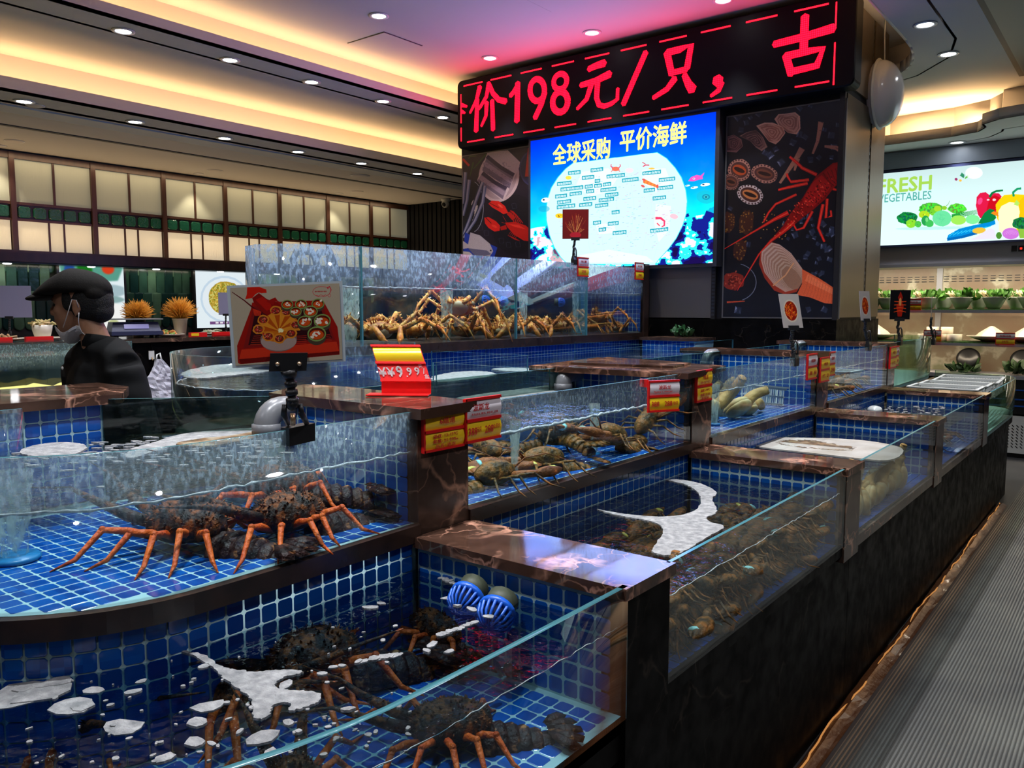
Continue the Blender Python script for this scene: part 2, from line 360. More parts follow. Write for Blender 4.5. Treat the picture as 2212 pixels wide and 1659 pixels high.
# main ceiling, sides of the coves, lower soffits
S('ceiling', MB().box((-6.42, Y0, Z1), (-1.30, Y1, Z1+.1)), m_ceil)
c = MB().box((-6.46, Y0, Z2), (-6.42, Y1, Z1+.02)); S('trim_1', c, m_fascia)                     # cove side, upper
c = MB().box((-6.15, Y0, Z2), (-6.12, Y1, Z2+.095)); S('trim_2', c, m_fascia)                    # lip
c = MB().box((-7.79, Y0, Z2), (-6.12, Y1, Z2+.02)); S('ceiling.001', c, m_ceil)
c = MB().box((-7.80, Y0, Z3), (-7.72, Y1, Z2+.0)); S('trim_3', c, m_fascia)
c = MB().box((-7.40, Y0, Z3), (-7.37, Y1, Z3+.115)); S('trim_4', c, m_fascia)
c = MB().box((X0, Y0, Z3), (-7.37, Y1, Z3+.02)); S('ceiling.002', c, m_ceil)
g = MB().box((-8.12, Y0, Z3-.012), (-7.85, Y1, Z3+.0)); S('trim_5', g, m_grey_strip)
g = MB().box((-8.76, Y0, Z3-.008), (-8.70, Y1, Z3+.0)); S('trim_6', g, m_slot)
# right hand soffit with the rounded opening beside the pillar
arc = [(-1.64, Y0), (-1.64, 7.2)] + [(-1.64 - .42*(1-math.cos(t)), 7.2 + 1.05*math.sin(t)) for t in (PI/2*k/8 for k in range(1, 9))]
poly = arc + [(-2.4, 8.35), (-3.4, 8.35), (-3.9, 8.35), (-3.9, 9.95), (X1, 9.95), (X1, Y0)]
def flat_poly(poly, z, th, up=True):
    mb = MB(); mb.prism(poly, z, z+th); return mb
S('ceiling.003', flat_poly([p for p in poly], Z2, .02), m_ceil)
# lip standing on the edge of that soffit
def ribbon(path, z0, z1, th=.02):
    mb = MB(); 
    for (a, b) in zip(path[:-1], path[1:]):
        A, B = Vector((*a, 0)), Vector((*b, 0)); d = (B-A).normalized(); n = Vector((-d.y, d.x, 0))*th
        vs = [A, B, B+n, A+n]; mb.add([(v.x, v.y, z0) for v in vs] + [(v.x, v.y, z1) for v in vs], [(0,3,2,1),(4,5,6,7),(0,1,5,4),(1,2,6,5),(2,3,7,6),(3,0,4,7)], True)
    return mb
S('trim_7', ribbon(arc + [(-2.4, 8.33), (-3.9, 8.33)], Z2, Z2+.10), m_fascia)
S('trim_8', ribbon([(-1.32, Y0), (-1.32, 7.4), (-1.45, 7.9), (-1.8, 8.35), (-2.3, 8.6), (-3.9, 8.6)], Z2, Z1), m_fascia)
# far soffit over the cooler, its wavy front and the cove behind it
lipR = [(-3.9, 9.50), (-2.35, 9.50), (-1.7, 9.46), (-1.45, 9.36), (-1.36, 9.18), (-1.36, 9.02), (-1.20, 8.86), (-.6, 8.72), (.5, 8.6), (X1, 8.55)]
S('ceiling.004', flat_poly(lipR + [(X1, Y1), (-3.9, Y1)], Z3, .02), m_ceil)
S('trim_9', ribbon(lipR, Z3, Z3+.10), m_fascia)
backR = [(-3.9, 9.95), (-2.4, 9.93), (-1.75, 9.88), (-1.4, 9.72), (-1.26, 9.5), (-1.24, 9.38), (-.6, 9.2), (.5, 9.1), (X1, 9.05)]
S('trim_10', ribbon(backR, Z3, Z2+.02), m_fascia)
S('trim_11', MB().box((-1.06, Y0, Z2-.012), (-1.0, 8.9, Z2)), m_slot)
S('trim_12', MB().box((-1.0, Y0, Z2-.05), (X1, 8.9, Z2-.001)), M('unlit_ceiling_grey', (.12, .14, .13), .5))  # ceiling past the slot; being unlit is put into its dark grey
# access hatches: thin panels with a dark joint
for i, (x0, x1, y0, y1) in enumerate(((-6.02, -5.52, 5.17, 5.66), (-4.06, -3.56, 5.20, 5.70))):
    h = empty('access_hatch', (x0, y0, Z1), label=('square ceiling hatch nearest the warm lit cove' if i == 0 else 'square ceiling hatch cut by the upper edge of the photo'), cat='hatch')
    MB().box((0, 0, -.004), (x1-x0, y1-y0, -.001)).build('frame', m_slot, h)
    MB().box((.008, .008, -.008), (x1-x0-.008, y1-y0-.008, -.003)).build('panel', m_ceil, h)
# downlights
dl = empty('downlight', label='x', cat='downlight', group='recessed ceiling downlights')
MB().lathe([(.062, 0), (.085, -.002), (.085, -.007), (.062, -.010), (.058, -.004)], n=28).build('trim_ring', m_lampring, dl)
MB().lathe([(.0, -.004), (.056, -.004), (.056, -.0055), (0, -.0055)], n=24).build('lens', m_ledlens, dl)
index_kids()
def where(x, z, y):
    if z == Z1: return 'in the purple lit main ceiling'
    if z == Z2 and x < -3: return 'in the shaded ceiling band between the two warm coves'
    if z == Z3 and x < -3: return 'in the low soffit under the second cove'
    return 'in the ceiling to the right of the pillar'
def ordn(i): return ['first', 'second', 'third', 'fourth', 'fifth', 'sixth', 'seventh', 'eighth', 'ninth', 'tenth', 'eleventh', 'twelfth', 'thirteenth'][i]
rows = {}
for x, y, z, p in DL: rows.setdefault(where(x, z, y), []).append((x, y, z))
for wh, l in rows.items():
    l.sort(key=lambda q: (-q[1], q[0]))
    for i, q in enumerate(l): inst(dl, q, label=f'{ordn(i)} farthest round white downlight {wh}' if i else f'farthest round white downlight {wh}')
wd = empty('wall_downlight', label='small round spotlight over the frosted wall panels', cat='downlight', group='small wall spotlights')
MB().lathe([(.045, 0), (.065, -.002), (.062, -.008), (.045, -.008)], n=20).build('trim_ring', m_lampring, wd)
MB().lathe([(0, -.004), (.044, -.004), (.044, -.006), (0, -.006)], n=20).build('lens', emis('warm_lens', (1, .8, .6), 6), wd)
index_kids()
for i, y in enumerate((3.6, 5.93, 8.27)): inst(wd, (-9.88, y, Z3), label=['nearest', 'middle', 'farthest'][i] + ' small warm spotlight over the frosted wall panels')
sp = empty('ceiling_speaker', label='x', cat='speaker')
MB().lathe([(0, -.008), (.07, -.010), (.085, -.006), (.085, 0)], n=24).build('grille', m_fascia, sp)
MB().lathe([(.085, 0), (.098, -.002), (.096, -.006), (.085, -.006)], n=24).build('trim_ring', m_lampring, sp)
index_kids()
for i, (x, y) in enumerate(((-9.5, 3.6), (-9.5, 5.93), (-9.5, 8.3), (-7.7, 3.1), (-8.35, 7.35))):
    inst(sp, (x, y, Z3), scale=(1, 1, 1, .8, 1.35)[i], label=['nearest round white ceiling disc by the frosted wall panels', 'middle round white ceiling disc by the frosted wall panels', 'farthest round white ceiling disc by the frosted wall panels', 'round ceiling disc between two downlights of the low soffit', 'large round vent in the low soffit near the pillar'][i], group='round ceiling discs')
cc = empty('security_camera', (-9.0, 9.72, Z3), label='white dome security camera on the ceiling before the black slatted wall', cat='security camera')
MB().lathe([(.075, 0), (.078, -.03), (.06, -.05)], n=20).build('base', m_white, cc)
MB().sphere((0, -.01, -.085), .062, 16, 10).build('dome', m_white, cc)
MB().sphere((.01, -.05, -.10), .036, 12, 8).build('lens', m_black, cc)
# ================================================================ tanks
PITCH_T = .042
_t = MB(); a, e, t = .0189, .0045, .0014
oct_ = [(-a+e, -a), (a-e, -a), (a, -a+e), (a, a-e), (a-e, a), (-a+e, a), (-a, a-e), (-a, -a+e)]
_t.rings([[(x, y, 0) for x, y in oct_], [(x, y, t*.6) for x, y in oct_], [(x*.93, y*.93, t) for x, y in oct_]], False, False)
_t.f.append(tuple(range(16, 24))); _t.sm.append(False); _t.mi.append(0)
TILE = _t.mesh('tile'); TILE.materials.append(m_tile)
def tile_at(mb, m4):
    b = len(mb.v); mb.v += [tuple(m4 @ Vector(v)) for v in _t.v]
    for f in _t.f: mb.f.append(tuple(b+i for i in f)); mb.sm.append(False); mb.mi.append(0)
def frame_m(o, u, n):
    u = Vector(u).normalized(); n = Vector(n).normalized(); v = n.cross(u)
    return Matrix(((u.x, v.x, n.x, o[0]), (u.y, v.y, n.y, o[1]), (u.z, v.z, n.z, o[2]), (0, 0, 0, 1)))
def tiles(parent, spots, singles):
    """spots: matrices; the first `singles` become objects, the others one joined part"""
    for m4 in spots[:singles]:
        o = bpy.data.objects.new('tile', TILE); COL.objects.link(o); o.parent = parent; o.matrix_local = m4
    if spots[singles:]:
        mb = MB()
        for m4 in spots[singles:]: tile_at(mb, m4)
        mb.build('tiling', m_tile, parent, kind='stuff')
def grid(o, u, v, W, H, n, pitch=PITCH_T, keep=None):
    o, u, v = Vector(o), Vector(u).normalized(), Vector(v).normalized(); out = []
    nu, nv = int(round(W/pitch)), int(round(H/pitch)); pu, pv = W/max(nu, 1), H/max(nv, 1)
    for j in range(nv):
        for i in range(nu):
            p = o + u*((i+.5)*pu) + v*((j+.5)*pv)
            if keep is None or keep(p): out.append(frame_m(p, u, n))
    return out
def slab_wall(name, parent, a, b, mat): return MB().box(a, b).build(name, mat, parent)
XA, XB, XC = -.865, -1.50, -2.09      # front glass of the lower row, of the upper row, back glass of the upper row
ZA0, ZAR, ZAW = .70, 1.0, .905        # lower row: floor, rim, water
ZB0, ZBR, ZBW = 1.03, 1.33, 1.222     # upper row
BAY = [(1.69, 3.12), (3.31, 4.76), (4.96, 6.38)]
PIER = [(1.49, 1.69), (3.12, 3.31), (4.76, 4.96), (6.38, 6.58)]
near = ['nearest', 'second', 'third', 'fourth']
def caustic_sort(sp): return sorted(sp, key=lambda m: (m.translation - _C0).length)
# ---- piers with their marble caps
for k, (ya, yb) in enumerate(PIER):
    zb = 0 if k == 0 else .635
    p = empty('marble_pier', (XA, ya, 0), label=['nearest low brown marble dividing wall, wide veined cap catching blue light', 'second low brown marble dividing wall, before the foam with brown stains', 'third low brown marble dividing wall, before the dark pool with white bubbles', 'farthest low marble dividing wall, before the white baskets'][k], cat='dividing wall', group='low marble dividing walls')
    d = yb-ya
    MB().box((-.05, 0, zb), (.012, d, .972)).build('pier_face', m_dark if k == 0 else m_brown, p)
    MB().box((-.62, .004, .1), (-.05, d-.004, .972)).build('core', m_grout, p)
    cm = MB(); pr = [(-.62, -.022), (.022, -.022), (.022, d+.012), (-.62, d+.012)]; cm.prism(pr, .972, .996); cm.prism([(x*.998, y*.99) for x, y in pr], .996, 1.0); cm.build('cap', m_cap, p)
    sp = grid((-.62, -.003, ZA0), (1, 0, 0), (0, 0, 1), .60, .27, (0, -1, 0)) + [] 
    if k == 0: sp = grid((-.62, -.003, ZA0-.04), (1, 0, 0), (0, 0, 1), .595, .30, (0, -1, 0))
    tiles(MB().box((-.62, -.004, ZA0-.05), (-.05, 0, .97)).build('tiled_face', m_grout, p), sp, 130)
# upper piers
for k, (ya, yb) in enumerate(PIER):
    xl = [-2.13, -2.22, -2.34, -2.30][k]
    p = empty('marble_pier', (XB, ya, 1.0), label=['nearest upper brown marble pier carrying two yellow tags', 'second upper marble pier under the wide wet marble shelf', 'third upper marble pier with a cracked vein', 'farthest upper marble pier by the end tank'][k], cat='dividing wall', group='upper marble piers')
    d = yb-ya; w_ = XB - xl
    MB().box((-.05, 0, 0), (.014, d, .312)).build('pier_face', m_brown if k else m_sill and m_brown, p)
    MB().box((-w_, .004, 0), (-.05, d-.004, .312)).build('core', m_grout, p)
    if k == 0: pr = [(-w_+.02, -.015), (.045, -.018), (.03, d+.02), (-w_*.9, d+.06), (-w_-.13, d+.03)]
    elif k == 1: pr = [(-w_, -.17), (.055, -.13), (-.01, d+.20), (-w_-.08, d+.36)]
    else: pr = [(-w_-.02, -.01), (.02, -.015), (.02, d+.015), (-w_-.02, d+.03)]
    if k == 1:
        MB().prism(pr, .312, .336).build('cap', m_cap, p)
        MB().prism([(-w_+.10, .02), (-.13, .10), (-.17, d+.17), (-w_+.02, d+.30)], .337, .345).build('loose_slab', m_cap, p)
    else: MB().prism(pr, .312, .340).build('cap', m_cap, p)
    sp = grid((-w_+.06, -.003, .03), (1, 0, 0), (0, 0, 1), w_-.08, .28, (0, -1, 0))
    tiles(MB().box((-w_, -.004, .02), (-.05, 0, .312)).build('tiled_face', m_grout, p), sp, 110)
# ---- front panels of the lower row
fp = empty('tank_base', (0, 0, 0), label='black marble base front below the lower row of tanks', cat='tank base')
for i, (ya, yb) in enumerate(((1.69, 3.30), (3.302, 4.94), (4.942, 6.56), (6.562, 8.0))):
    MB().box((XA-.05, ya+.001, .0), (XA-.018, yb-.001, .66)).build('panel', m_dark, fp)
MB().box((XA-.06, 1.69, .66), (XA+.004, 3.12, .70)).build('ledge', m_dark, fp)
for ya, yb in BAY[1:]: MB().box((XA-.06, ya, .655), (XA+.008, yb, .70)).build('ledge', m_brown, fp)
# ---- straight bays of the lower row
def pane(name, parent, a, b, mat, em=None, th=.010):
    """a, b: opposite corners (x,y,z) of an upright pane along x or y"""
    (x0, y0, z0), (x1, y1, z1) = a, b; mb = MB()
    A, B = Vector((x0, y0, 0)), Vector((x1, y1, 0)); d = (B-A).normalized(); n = Vector((d.y, -d.x, 0))*th
    vs = [A, B, B+n, A+n]; mb.add([(q.x, q.y, z0) for q in vs] + [(q.x, q.y, z1) for q in vs], [])
    mb.f += [(0, 1, 5, 4), (2, 3, 7, 6)]; mb.sm += [False]*2; mb.mi += [0]*2
    mb.f += [(4, 5, 6, 7), (1, 2, 6, 5), (3, 0, 4, 7)]; mb.sm += [False]*3; mb.mi += [1]*3
    return mb.build(name, [mat, em or m_glass_edge], parent)
def bent_pane(name, parent, path, z0, z1, mat, th=.010):
    mb = MB(); n = len(path); P_ = [Vector((*p, 0)) for p in path]; rows = []
    for i in range(n):
        d = (P_[min(i+1, n-1)] - P_[max(i-1, 0)]).normalized(); q = Vector((d.y, -d.x, 0))*th
        rows.append((P_[i], P_[i]+q))
    for i, (a, b) in enumerate(rows): mb.v += [(a.x, a.y, z0), (a.x, a.y, z1), (b.x, b.y, z0), (b.x, b.y, z1)]
    for i in range(n-1):
        o = 4*i; mb.f += [(o, o+4, o+5, o+1), (o+2, o+3, o+7, o+6), (o+1, o+5, o+7, o+3)]; mb.sm += [True, True, True]; mb.mi += [0, 0, 1]
    mb.f += [(0, 1, 3, 2), (4*n-4, 4*n-2, 4*n-1, 4*n-3)]; mb.sm += [False]*2; mb.mi += [1, 1]
    return mb.build(name, [mat, m_glass_edge], parent)
def water(name, poly, z, mat, label, n=0):
    o = MB(); cx = sum(p[0] for p in poly)/len(poly); cy = sum(p[1] for p in poly)/len(poly)
    o.add([(x, y, z) for x, y in poly], [tuple(range(len(poly)))])
    return o.build(name, mat, label=label, cat='water')
tA = ['lower fish tank behind the dense lobster pile', 'lower fish tank holding pale clams under stained foam', 'lower fish tank with dark water and small white bubbles']
for k, (ya, yb) in enumerate(BAY):
    tk = empty('fish_tank', (XA, ya, ZA0), label=['lower glass tank packed with brown lobsters beside the nearest low wall', 'lower glass tank of long-necked clams beside the second low wall', 'lower glass tank of dark water beside the third low wall'][k], cat='fish tank', group='lower row of glass fronted tanks')
    d = yb-ya
    pane('front_glass', tk, (0, 0, 0), (0, d, ZAR-ZA0), m_glass)
    tiles(MB().box((-.64, 0, -.02), (0, d, 0)).build('tiled_floor', m_grout, tk), grid((-.635, 0, 0), (1, 0, 0), (0, 1, 0), .62, d, (0, 0, 1)), 120 if k < 2 else 0)
    w_ = MB().box((-.66, 0, -.02), (-.636, d, .29)).build('tiled_back', m_grout, tk)
    tiles(w_, [m for m in grid((-.636, 0, .0), (0, 1, 0), (0, 0, 1), d, .29, (1, 0, 0))], 240 if k == 0 else 150)
    water('water', [(XA-.012, ya), (XA-.012, yb), (XB-.0, yb), (XB-.0, ya)], ZAW, m_water_d, ['dark water surface over the lobster pile in the lower row', 'water surface under the brown stained foam', 'black water surface with small floating bubbles'][k])
# ---- straight bays of the upper row
for k, (ya, yb) in enumerate(BAY):
    tk = empty('fish_tank', (XB, ya, ZB0), label=['upper glass tank with clawed lobsters between the first two piers', 'upper glass tank of pale long-necked clams with a white crate', 'upper glass tank with cloudy green water between the last two piers'][k], cat='fish tank', group='upper row of glass fronted tanks')
    d = yb-ya
    pane('front_glass', tk, (0, 0, 0), (0, d, ZBR-ZB0), m_fogB if k else m_fogB)
    pane('back_glass', tk, (XC-XB, 0, 0), (XC-XB, d+.2, ZBR-ZB0), m_darkglass)
    MB().box((-.02, -.0, -.04), (.022, d, 0)).build('sill', m_sill if k == 0 else m_brown, tk)
    tiles(MB().box((-.59, 0, -.04), (-.02, d, 0)).build('tiled_floor', m_grout, tk), grid((-.58, 0, 0), (1, 0, 0), (0, 1, 0), .56, d, (0, 0, 1)), 180 if k < 2 else 0)
    water('water', [(XB-.0, ya), (XB-.0, yb), (XC, yb), (XC, ya)], ZBW, m_water, ['foamy water surface over the clawed lobsters', 'water surface over the pale clams of the upper row', 'water surface of the upper tank with cloudy green water'][k])
# ---- rounded near end, two concentric steps round (CX, CY)
CX, CY = -1.93, .88
RB, RA = .44, 1.06
def arcp(r, a0, a1, n): return [(CX + r*math.cos(math.radians(a0 + (a1-a0)*i/n)), CY + r*math.sin(math.radians(a0 + (a1-a0)*i/n))) for i in range(n+1)]
pathB = arcp(RB, -180, 0, 28) + [(XB+.01, 1.10), (XB, 1.49)]
pathB = [(x, y) for x, y in pathB]
tk = empty('fish_tank', (0, 0, 0), label='upper curved tank at the near end with spiny lobsters on bright blue tiles', cat='fish tank')
bent_pane('front_glass', tk, pathB, ZB0, ZBR, m_fogB)
inB = lambda p: (p.y >= CY and p.x < XB-.022 and p.x > -2.34) or (Vector((p.x-CX, p.y-CY)).length < RB-.02)
flB = [p for p in pathB] + [(-2.12, 1.49), (-2.37, 1.2)]
MB().prism(flB, ZB0-.035, ZB0).build('floor_slab', m_grout, tk)
sp = [m for m in grid((-2.40, .40, ZB0), (0, 1, 0), (-1, 0, 0), 1.092, 0, (0, 0, 1))]
sp = grid((-2.3875, .398, ZB0), (1, 0, 0), (0, 1, 0), .882, 1.092, (0, 0, 1), keep=inB)
tiles(MB().prism([(x, y) for x, y in flB], ZB0-.003, ZB0+.0005).build('tiled_floor', m_grout, tk), caustic_sort(sp), 300)
mb = MB(); rr = [(RB-.02, ZB0-.0), (RB+.022, ZB0), (RB+.022, ZB0-.045), (RB-.02, ZB0-.045)]
pts = arcp(RB, -180, 0, 36) + [(XB+.01, 1.10), (XB, 1.49)]
rings = []
for i, p in enumerate(pts):
    a_ = Vector(pts[min(i+1, len(pts)-1)]) - Vector(pts[max(i-1, 0)]); a_.normalize(); nrm = Vector((a_.y, -a_.x))
    rings.append([(p[0]+nrm.x*(r-RB), p[1]+nrm.y*(r-RB), z) for r, z in rr])
mb.rings(rings, False); mb.build('sill', m_sill, tk)
pane('back_glass', tk, (-2.43, 1.12, ZB0), (-2.10, 1.49, ZBR), m_darkglass)
water('water', arcp(RB-.003, -180, 0, 28) + [(XB-.002, 1.49), (-2.11, 1.49), (-2.42, 1.12), (-2.37, .88)], ZBW, m_water, 'foam flecked water surface of the near curved tank')
# dark slab on the left with the tiled wall below it
p = empty('marble_pier', (-2.43, .7, 1.0), label='brown marble topped blue tiled wall in front of the man in black', cat='dividing wall')
MB().prism([(.02, -.3), (.02, .47), (-.20, .60), (-.42, .60), (-.42, -.3)], .315, .342).build('cap', m_cap, p)
MB().box((-.4, -.3, -.2), (-.01, .40, .315)).build('core', m_grout, p)
tiles(MB().box((-.01, -.3, 0), (0, .42, .315)).build('tiled_face', m_grout, p), grid((0, -.3, .03), (0, 1, 0), (0, 0, 1), .714, .29, (1, 0, 0)), 120)
# lower rounded tank
tk = empty('fish_tank', (0, 0, 0), label='large lower curved tank in the near corner with spiny lobsters and two blue strainers', cat='fish tank')
pathA = arcp(RA, -150, 0, 34) + [(XA, 1.10), (XA, 1.49)]
bent_pane('front_glass', tk, pathA, ZA0, ZAR, m_glass, .014)
inA = lambda p: ((p.y >= CY and p.x < XA-.02) or (Vector((p.x-CX, p.y-CY)).length < RA-.03)) and not ((p.y >= CY and p.x < XB+.02) or (Vector((p.x-CX, p.y-CY)).length < RB+.0))
fl = pathA + [(XB-.02, 1.49), (XB-.02, CY)] + arcp(RB-.02, 0, -150, 24)
MB().prism(fl, ZA0-.04, ZA0).build('floor_slab', m_grout, tk)
sp = grid((-2.9, -.17, ZA0), (1, 0, 0), (0, 1, 0), 2.016, 1.638, (0, 0, 1), keep=inA)
tiles(MB().prism(fl, ZA0-.002, ZA0+.0005).build('tiled_floor', m_grout, tk), sorted(sp, key=lambda m: (m.translation - Vector((-1.2, .75, .7))).length), 300)
MB().prism(pathA + [(XA-.05, 1.49)] + [(x, y) for x, y in arcp(RA-.03, 0, -150, 30)], .60, ZA0).build('ledge', m_dark, tk)
# tiled wall under the curved sill
wpath = arcp(RB-.005, -120, 0, 22) + [(XB+.002, 1.49)]
mb = ribbon(wpath, ZA0, ZB0-.045, .02); w_ = mb.build('tiled_back', m_grout, tk)
sp = []
for ang in np.arange(0, -110, -math.degrees(.042/RB)):
    t_ = math.radians(ang-2.7)
    for j in range(7): sp.append(frame_m((CX+(RB-.004)*math.cos(t_), CY+(RB-.004)*math.sin(t_), ZA0+.021+j*.041), (-math.sin(t_), math.cos(t_), 0), (math.cos(t_), math.sin(t_), 0)))
for i in range(14):
    for j in range(7): sp.append(frame_m((XB+.004, CY+.023+i*.0425, ZA0+.021+j*.041), (0, 1, 0), (1, 0, 0)))
tiles(w_, sp, 300)
water('water', arcp(RA-.003, -150, 0, 34) + [(XA-.003, 1.49), (XB, 1.49), (XB, CY)] + arcp(RB, 0, -150, 24), ZAW, m_water_m, 'water surface of the lower near tank with white foam patches')
base = empty('tank_base', (0, 0, 0), label='black curved base of the near corner tank', cat='tank base')
MB().prism(arcp(RA-.03, -150, 0, 30) + [(XA-.03, 1.49), (XB, 1.49), (CX, CY)], 0, .60).build('base', m_dark, base)
# ---- tank at the far right end, lower step, with rounded corner
endp = [(XA, 6.58), (XA, 8.0)] + [(XA-.30+.30*math.cos(t), 8.0+.55*math.sin(t)) for t in (PI/2*i/8 for i in range(1, 9))] + [(-1.6, 8.7)]
tk = empty('fish_tank', (0, 0, 0), label='lower end tank with rounded corner holding white plastic baskets', cat='fish tank')
m_gglass = glassmat('greenish_pane', (.80, .90, .78), .35, (.20, .24, .16), 4)
bent_pane('front_glass', tk, endp, ZA0, ZAR-.005, m_gglass)
MB().prism(endp + [(-1.6, 6.58)], ZA0-.03, ZA0).build('tiled_floor', m_grout, tk)
MB().prism(endp + [(-1.6, 6.58)], .62, ZA0-.03).build('ledge', m_dark, tk)
base2 = empty('tank_base', label='black rounded base of the far end tank', cat='tank base')
MB().prism([(x-.06, y-.04) for x, y in endp] + [(-1.6, 6.6)], 0, .62).build('base', m_dark, base2)
water('water', [(x-.012, y) for x, y in endp] + [(-1.6, 6.58)], .93, m_water_d, 'greenish water surface around the white baskets')
endb = [(XB, 6.58), (XB, 7.75)] + [(XB-.35+.35*math.cos(t), 7.75+.75*math.sin(t)) for t in (PI/2*i/8 for i in range(1, 9))] + [(-1.95, 8.55)]
tk = empty('fish_tank', (0, 0, 0), label='upper end tank with a rounded corner and greenish water beside the pillar', cat='fish tank')
bent_pane('front_glass', tk, endb, 1.0, ZBR+.01, m_gglass)
MB().prism(endb + [(-1.95, 6.58)], .975, 1.0).build('tiled_floor', m_grout, tk)
water('water', [(x-.012, y) for x, y in endb] + [(-1.95, 6.58)], 1.22, m_water_d, 'greenish water surface of the upper end tank')

# ---- middle pools behind the upper row, and the rounded tank beside the man
mp = empty('fish_tank', (0, 0, 0), label='long middle pool of glass divided water below the crab tank', cat='fish tank')
MB().box((-3.62, 1.9, .98), (XC-.02, 6.75, 1.0)).build('floor_slab', m_tile, mp)
for i, y in enumerate((2.95, 4.75)):
    pane('divider', mp, (-2.80, y, 1.0), (XC-.01, y, 1.325), m_glass)
pane('long_glass', mp, (-2.83, 2.95, 1.0), (-2.83, 6.7, 1.325), m_glass)
pane('divider', mp, (-3.60, 3.75, 1.0), (-2.83, 3.75, 1.325), m_glass)
pane('divider', mp, (-3.60, 5.4, 1.0), (-2.83, 5.4, 1.325), m_glass)
water('water', [(XC-.012, 1.75), (XC-.012, 6.7), (-3.62, 6.7), (-3.62, 2.2), (-2.75, 2.2), (-2.32, 1.75)], 1.215, m_water, 'rippling water of the long middle pool below the crab tank')
rt = empty('fish_tank', (0, 0, 0), label='round ended glass tank of foamy dark water between the man and the menu card', cat='fish tank')
rpath = [(-4.03, 3.3)] + [(-3.4+.63*math.cos(t), 2.6+.63*math.sin(t)) for t in (PI + PI*i/26 for i in range(27))] + [(-2.3, 1.75)][:0]
bent_pane('curved_glass', rt, rpath, 1.0, 1.385, m_fog if 0 else m_glass)
MB().prism(rpath, .9, 1.0).build('floor_slab', M('dark_green_slab', (.02, .04, .03), .5), rt)
MB().prism([(-3.4+(x+3.4)*.93, 2.6+(y-2.6)*.93) for x, y in rpath], 0, .9).build('base', m_dark, rt)
water('water', [(x*.997-.01, y+.01) for x, y in rpath], 1.235, m_water_d, 'foamy dark water surface of the round ended tank')
pane('back_pane', rt, (-4.4, 3.0, 1.0), (-3.0, 3.0, 1.42), m_fog)
# tiled wall + sill + crab tank
ct = empty('fish_tank', (0, 0, 0), label='tall glass crab tank on a tiled plinth below the lit screen', cat='fish tank')
XT = -3.67
plinth = MB().box((-4.35, 3.0, 0), (XT-.02, 6.62, 1.31)).build('tiled_plinth', m_grout, ct)
tiles(plinth, sorted(grid((XT-.02, 3.0, .97), (0, 1, 0), (0, 0, 1), 3.62, .336, (1, 0, 0)), key=lambda m: -m.translation.z), 300)
cpath = [(-4.32, 2.95), (-4.18, 2.80), (-4.02, 2.76), (-3.86, 2.82), (-3.74, 2.97), (XT, 3.22), (XT, 6.6)]
bent_pane('front_glass', ct, cpath, 1.372, 1.96, m_fogC)
for y in (3.22, 4.71, 5.66): MB().box((XT-.006, y-.006, 1.372), (XT+.012, y+.006, 1.96)).build('glass_joint', m_glass_edge, ct)
pane('back_glass', ct, (-4.34, 2.95, 1.372), (-4.34, 6.6, 1.96), m_glass)
pane('divider', ct, (-4.34, 4.71, 1.372), (XT, 4.71, 1.90), m_glass)
pane('divider', ct, (-4.34, 5.66, 1.372), (XT, 5.66, 1.90), m_glass)
MB().prism([(x+(.02 if i > 2 else 0), y-(.02 if i < 5 else 0)) for i, (x, y) in enumerate(cpath)] + [(-4.36, 6.64)], 1.31, 1.372).build('sill', m_sill, ct)
endw = MB().box((-4.34, 6.60, 1.372), (XT, 6.66, 1.97)).build('tiled_end', m_grout, ct)
tiles(endw, grid((-4.34, 6.60, 1.38), (1, 0, 0), (0, 0, 1), .66, .58, (0, -1, 0)), 260)
MB().box((XT-.02, 6.60, 1.25), (XT+.03, 6.68, 2.0)).build('end_post', m_sill, ct)
water('water', [(x-.012, y) for x, y in cpath] + [(-4.33, 6.6)], 1.722, m_water, 'clear water surface of the crab tank')
# ledge with plant, right of the crab tank
lg = empty('marble_pier', (-3.55, 6.35, 1.0), label='small marble topped tiled block under the plant by the pillar', cat='dividing wall')
MB().box((0, 0, .315), (.55, .385, .34)).build('cap', m_brown, lg)
tiles(MB().box((.02, .02, 0), (.53, .385, .315)).build('tiled_face', m_grout, lg), grid((.02, .02, .03), (1, 0, 0), (0, 0, 1), .5, .28, (0, -1, 0)), 84)
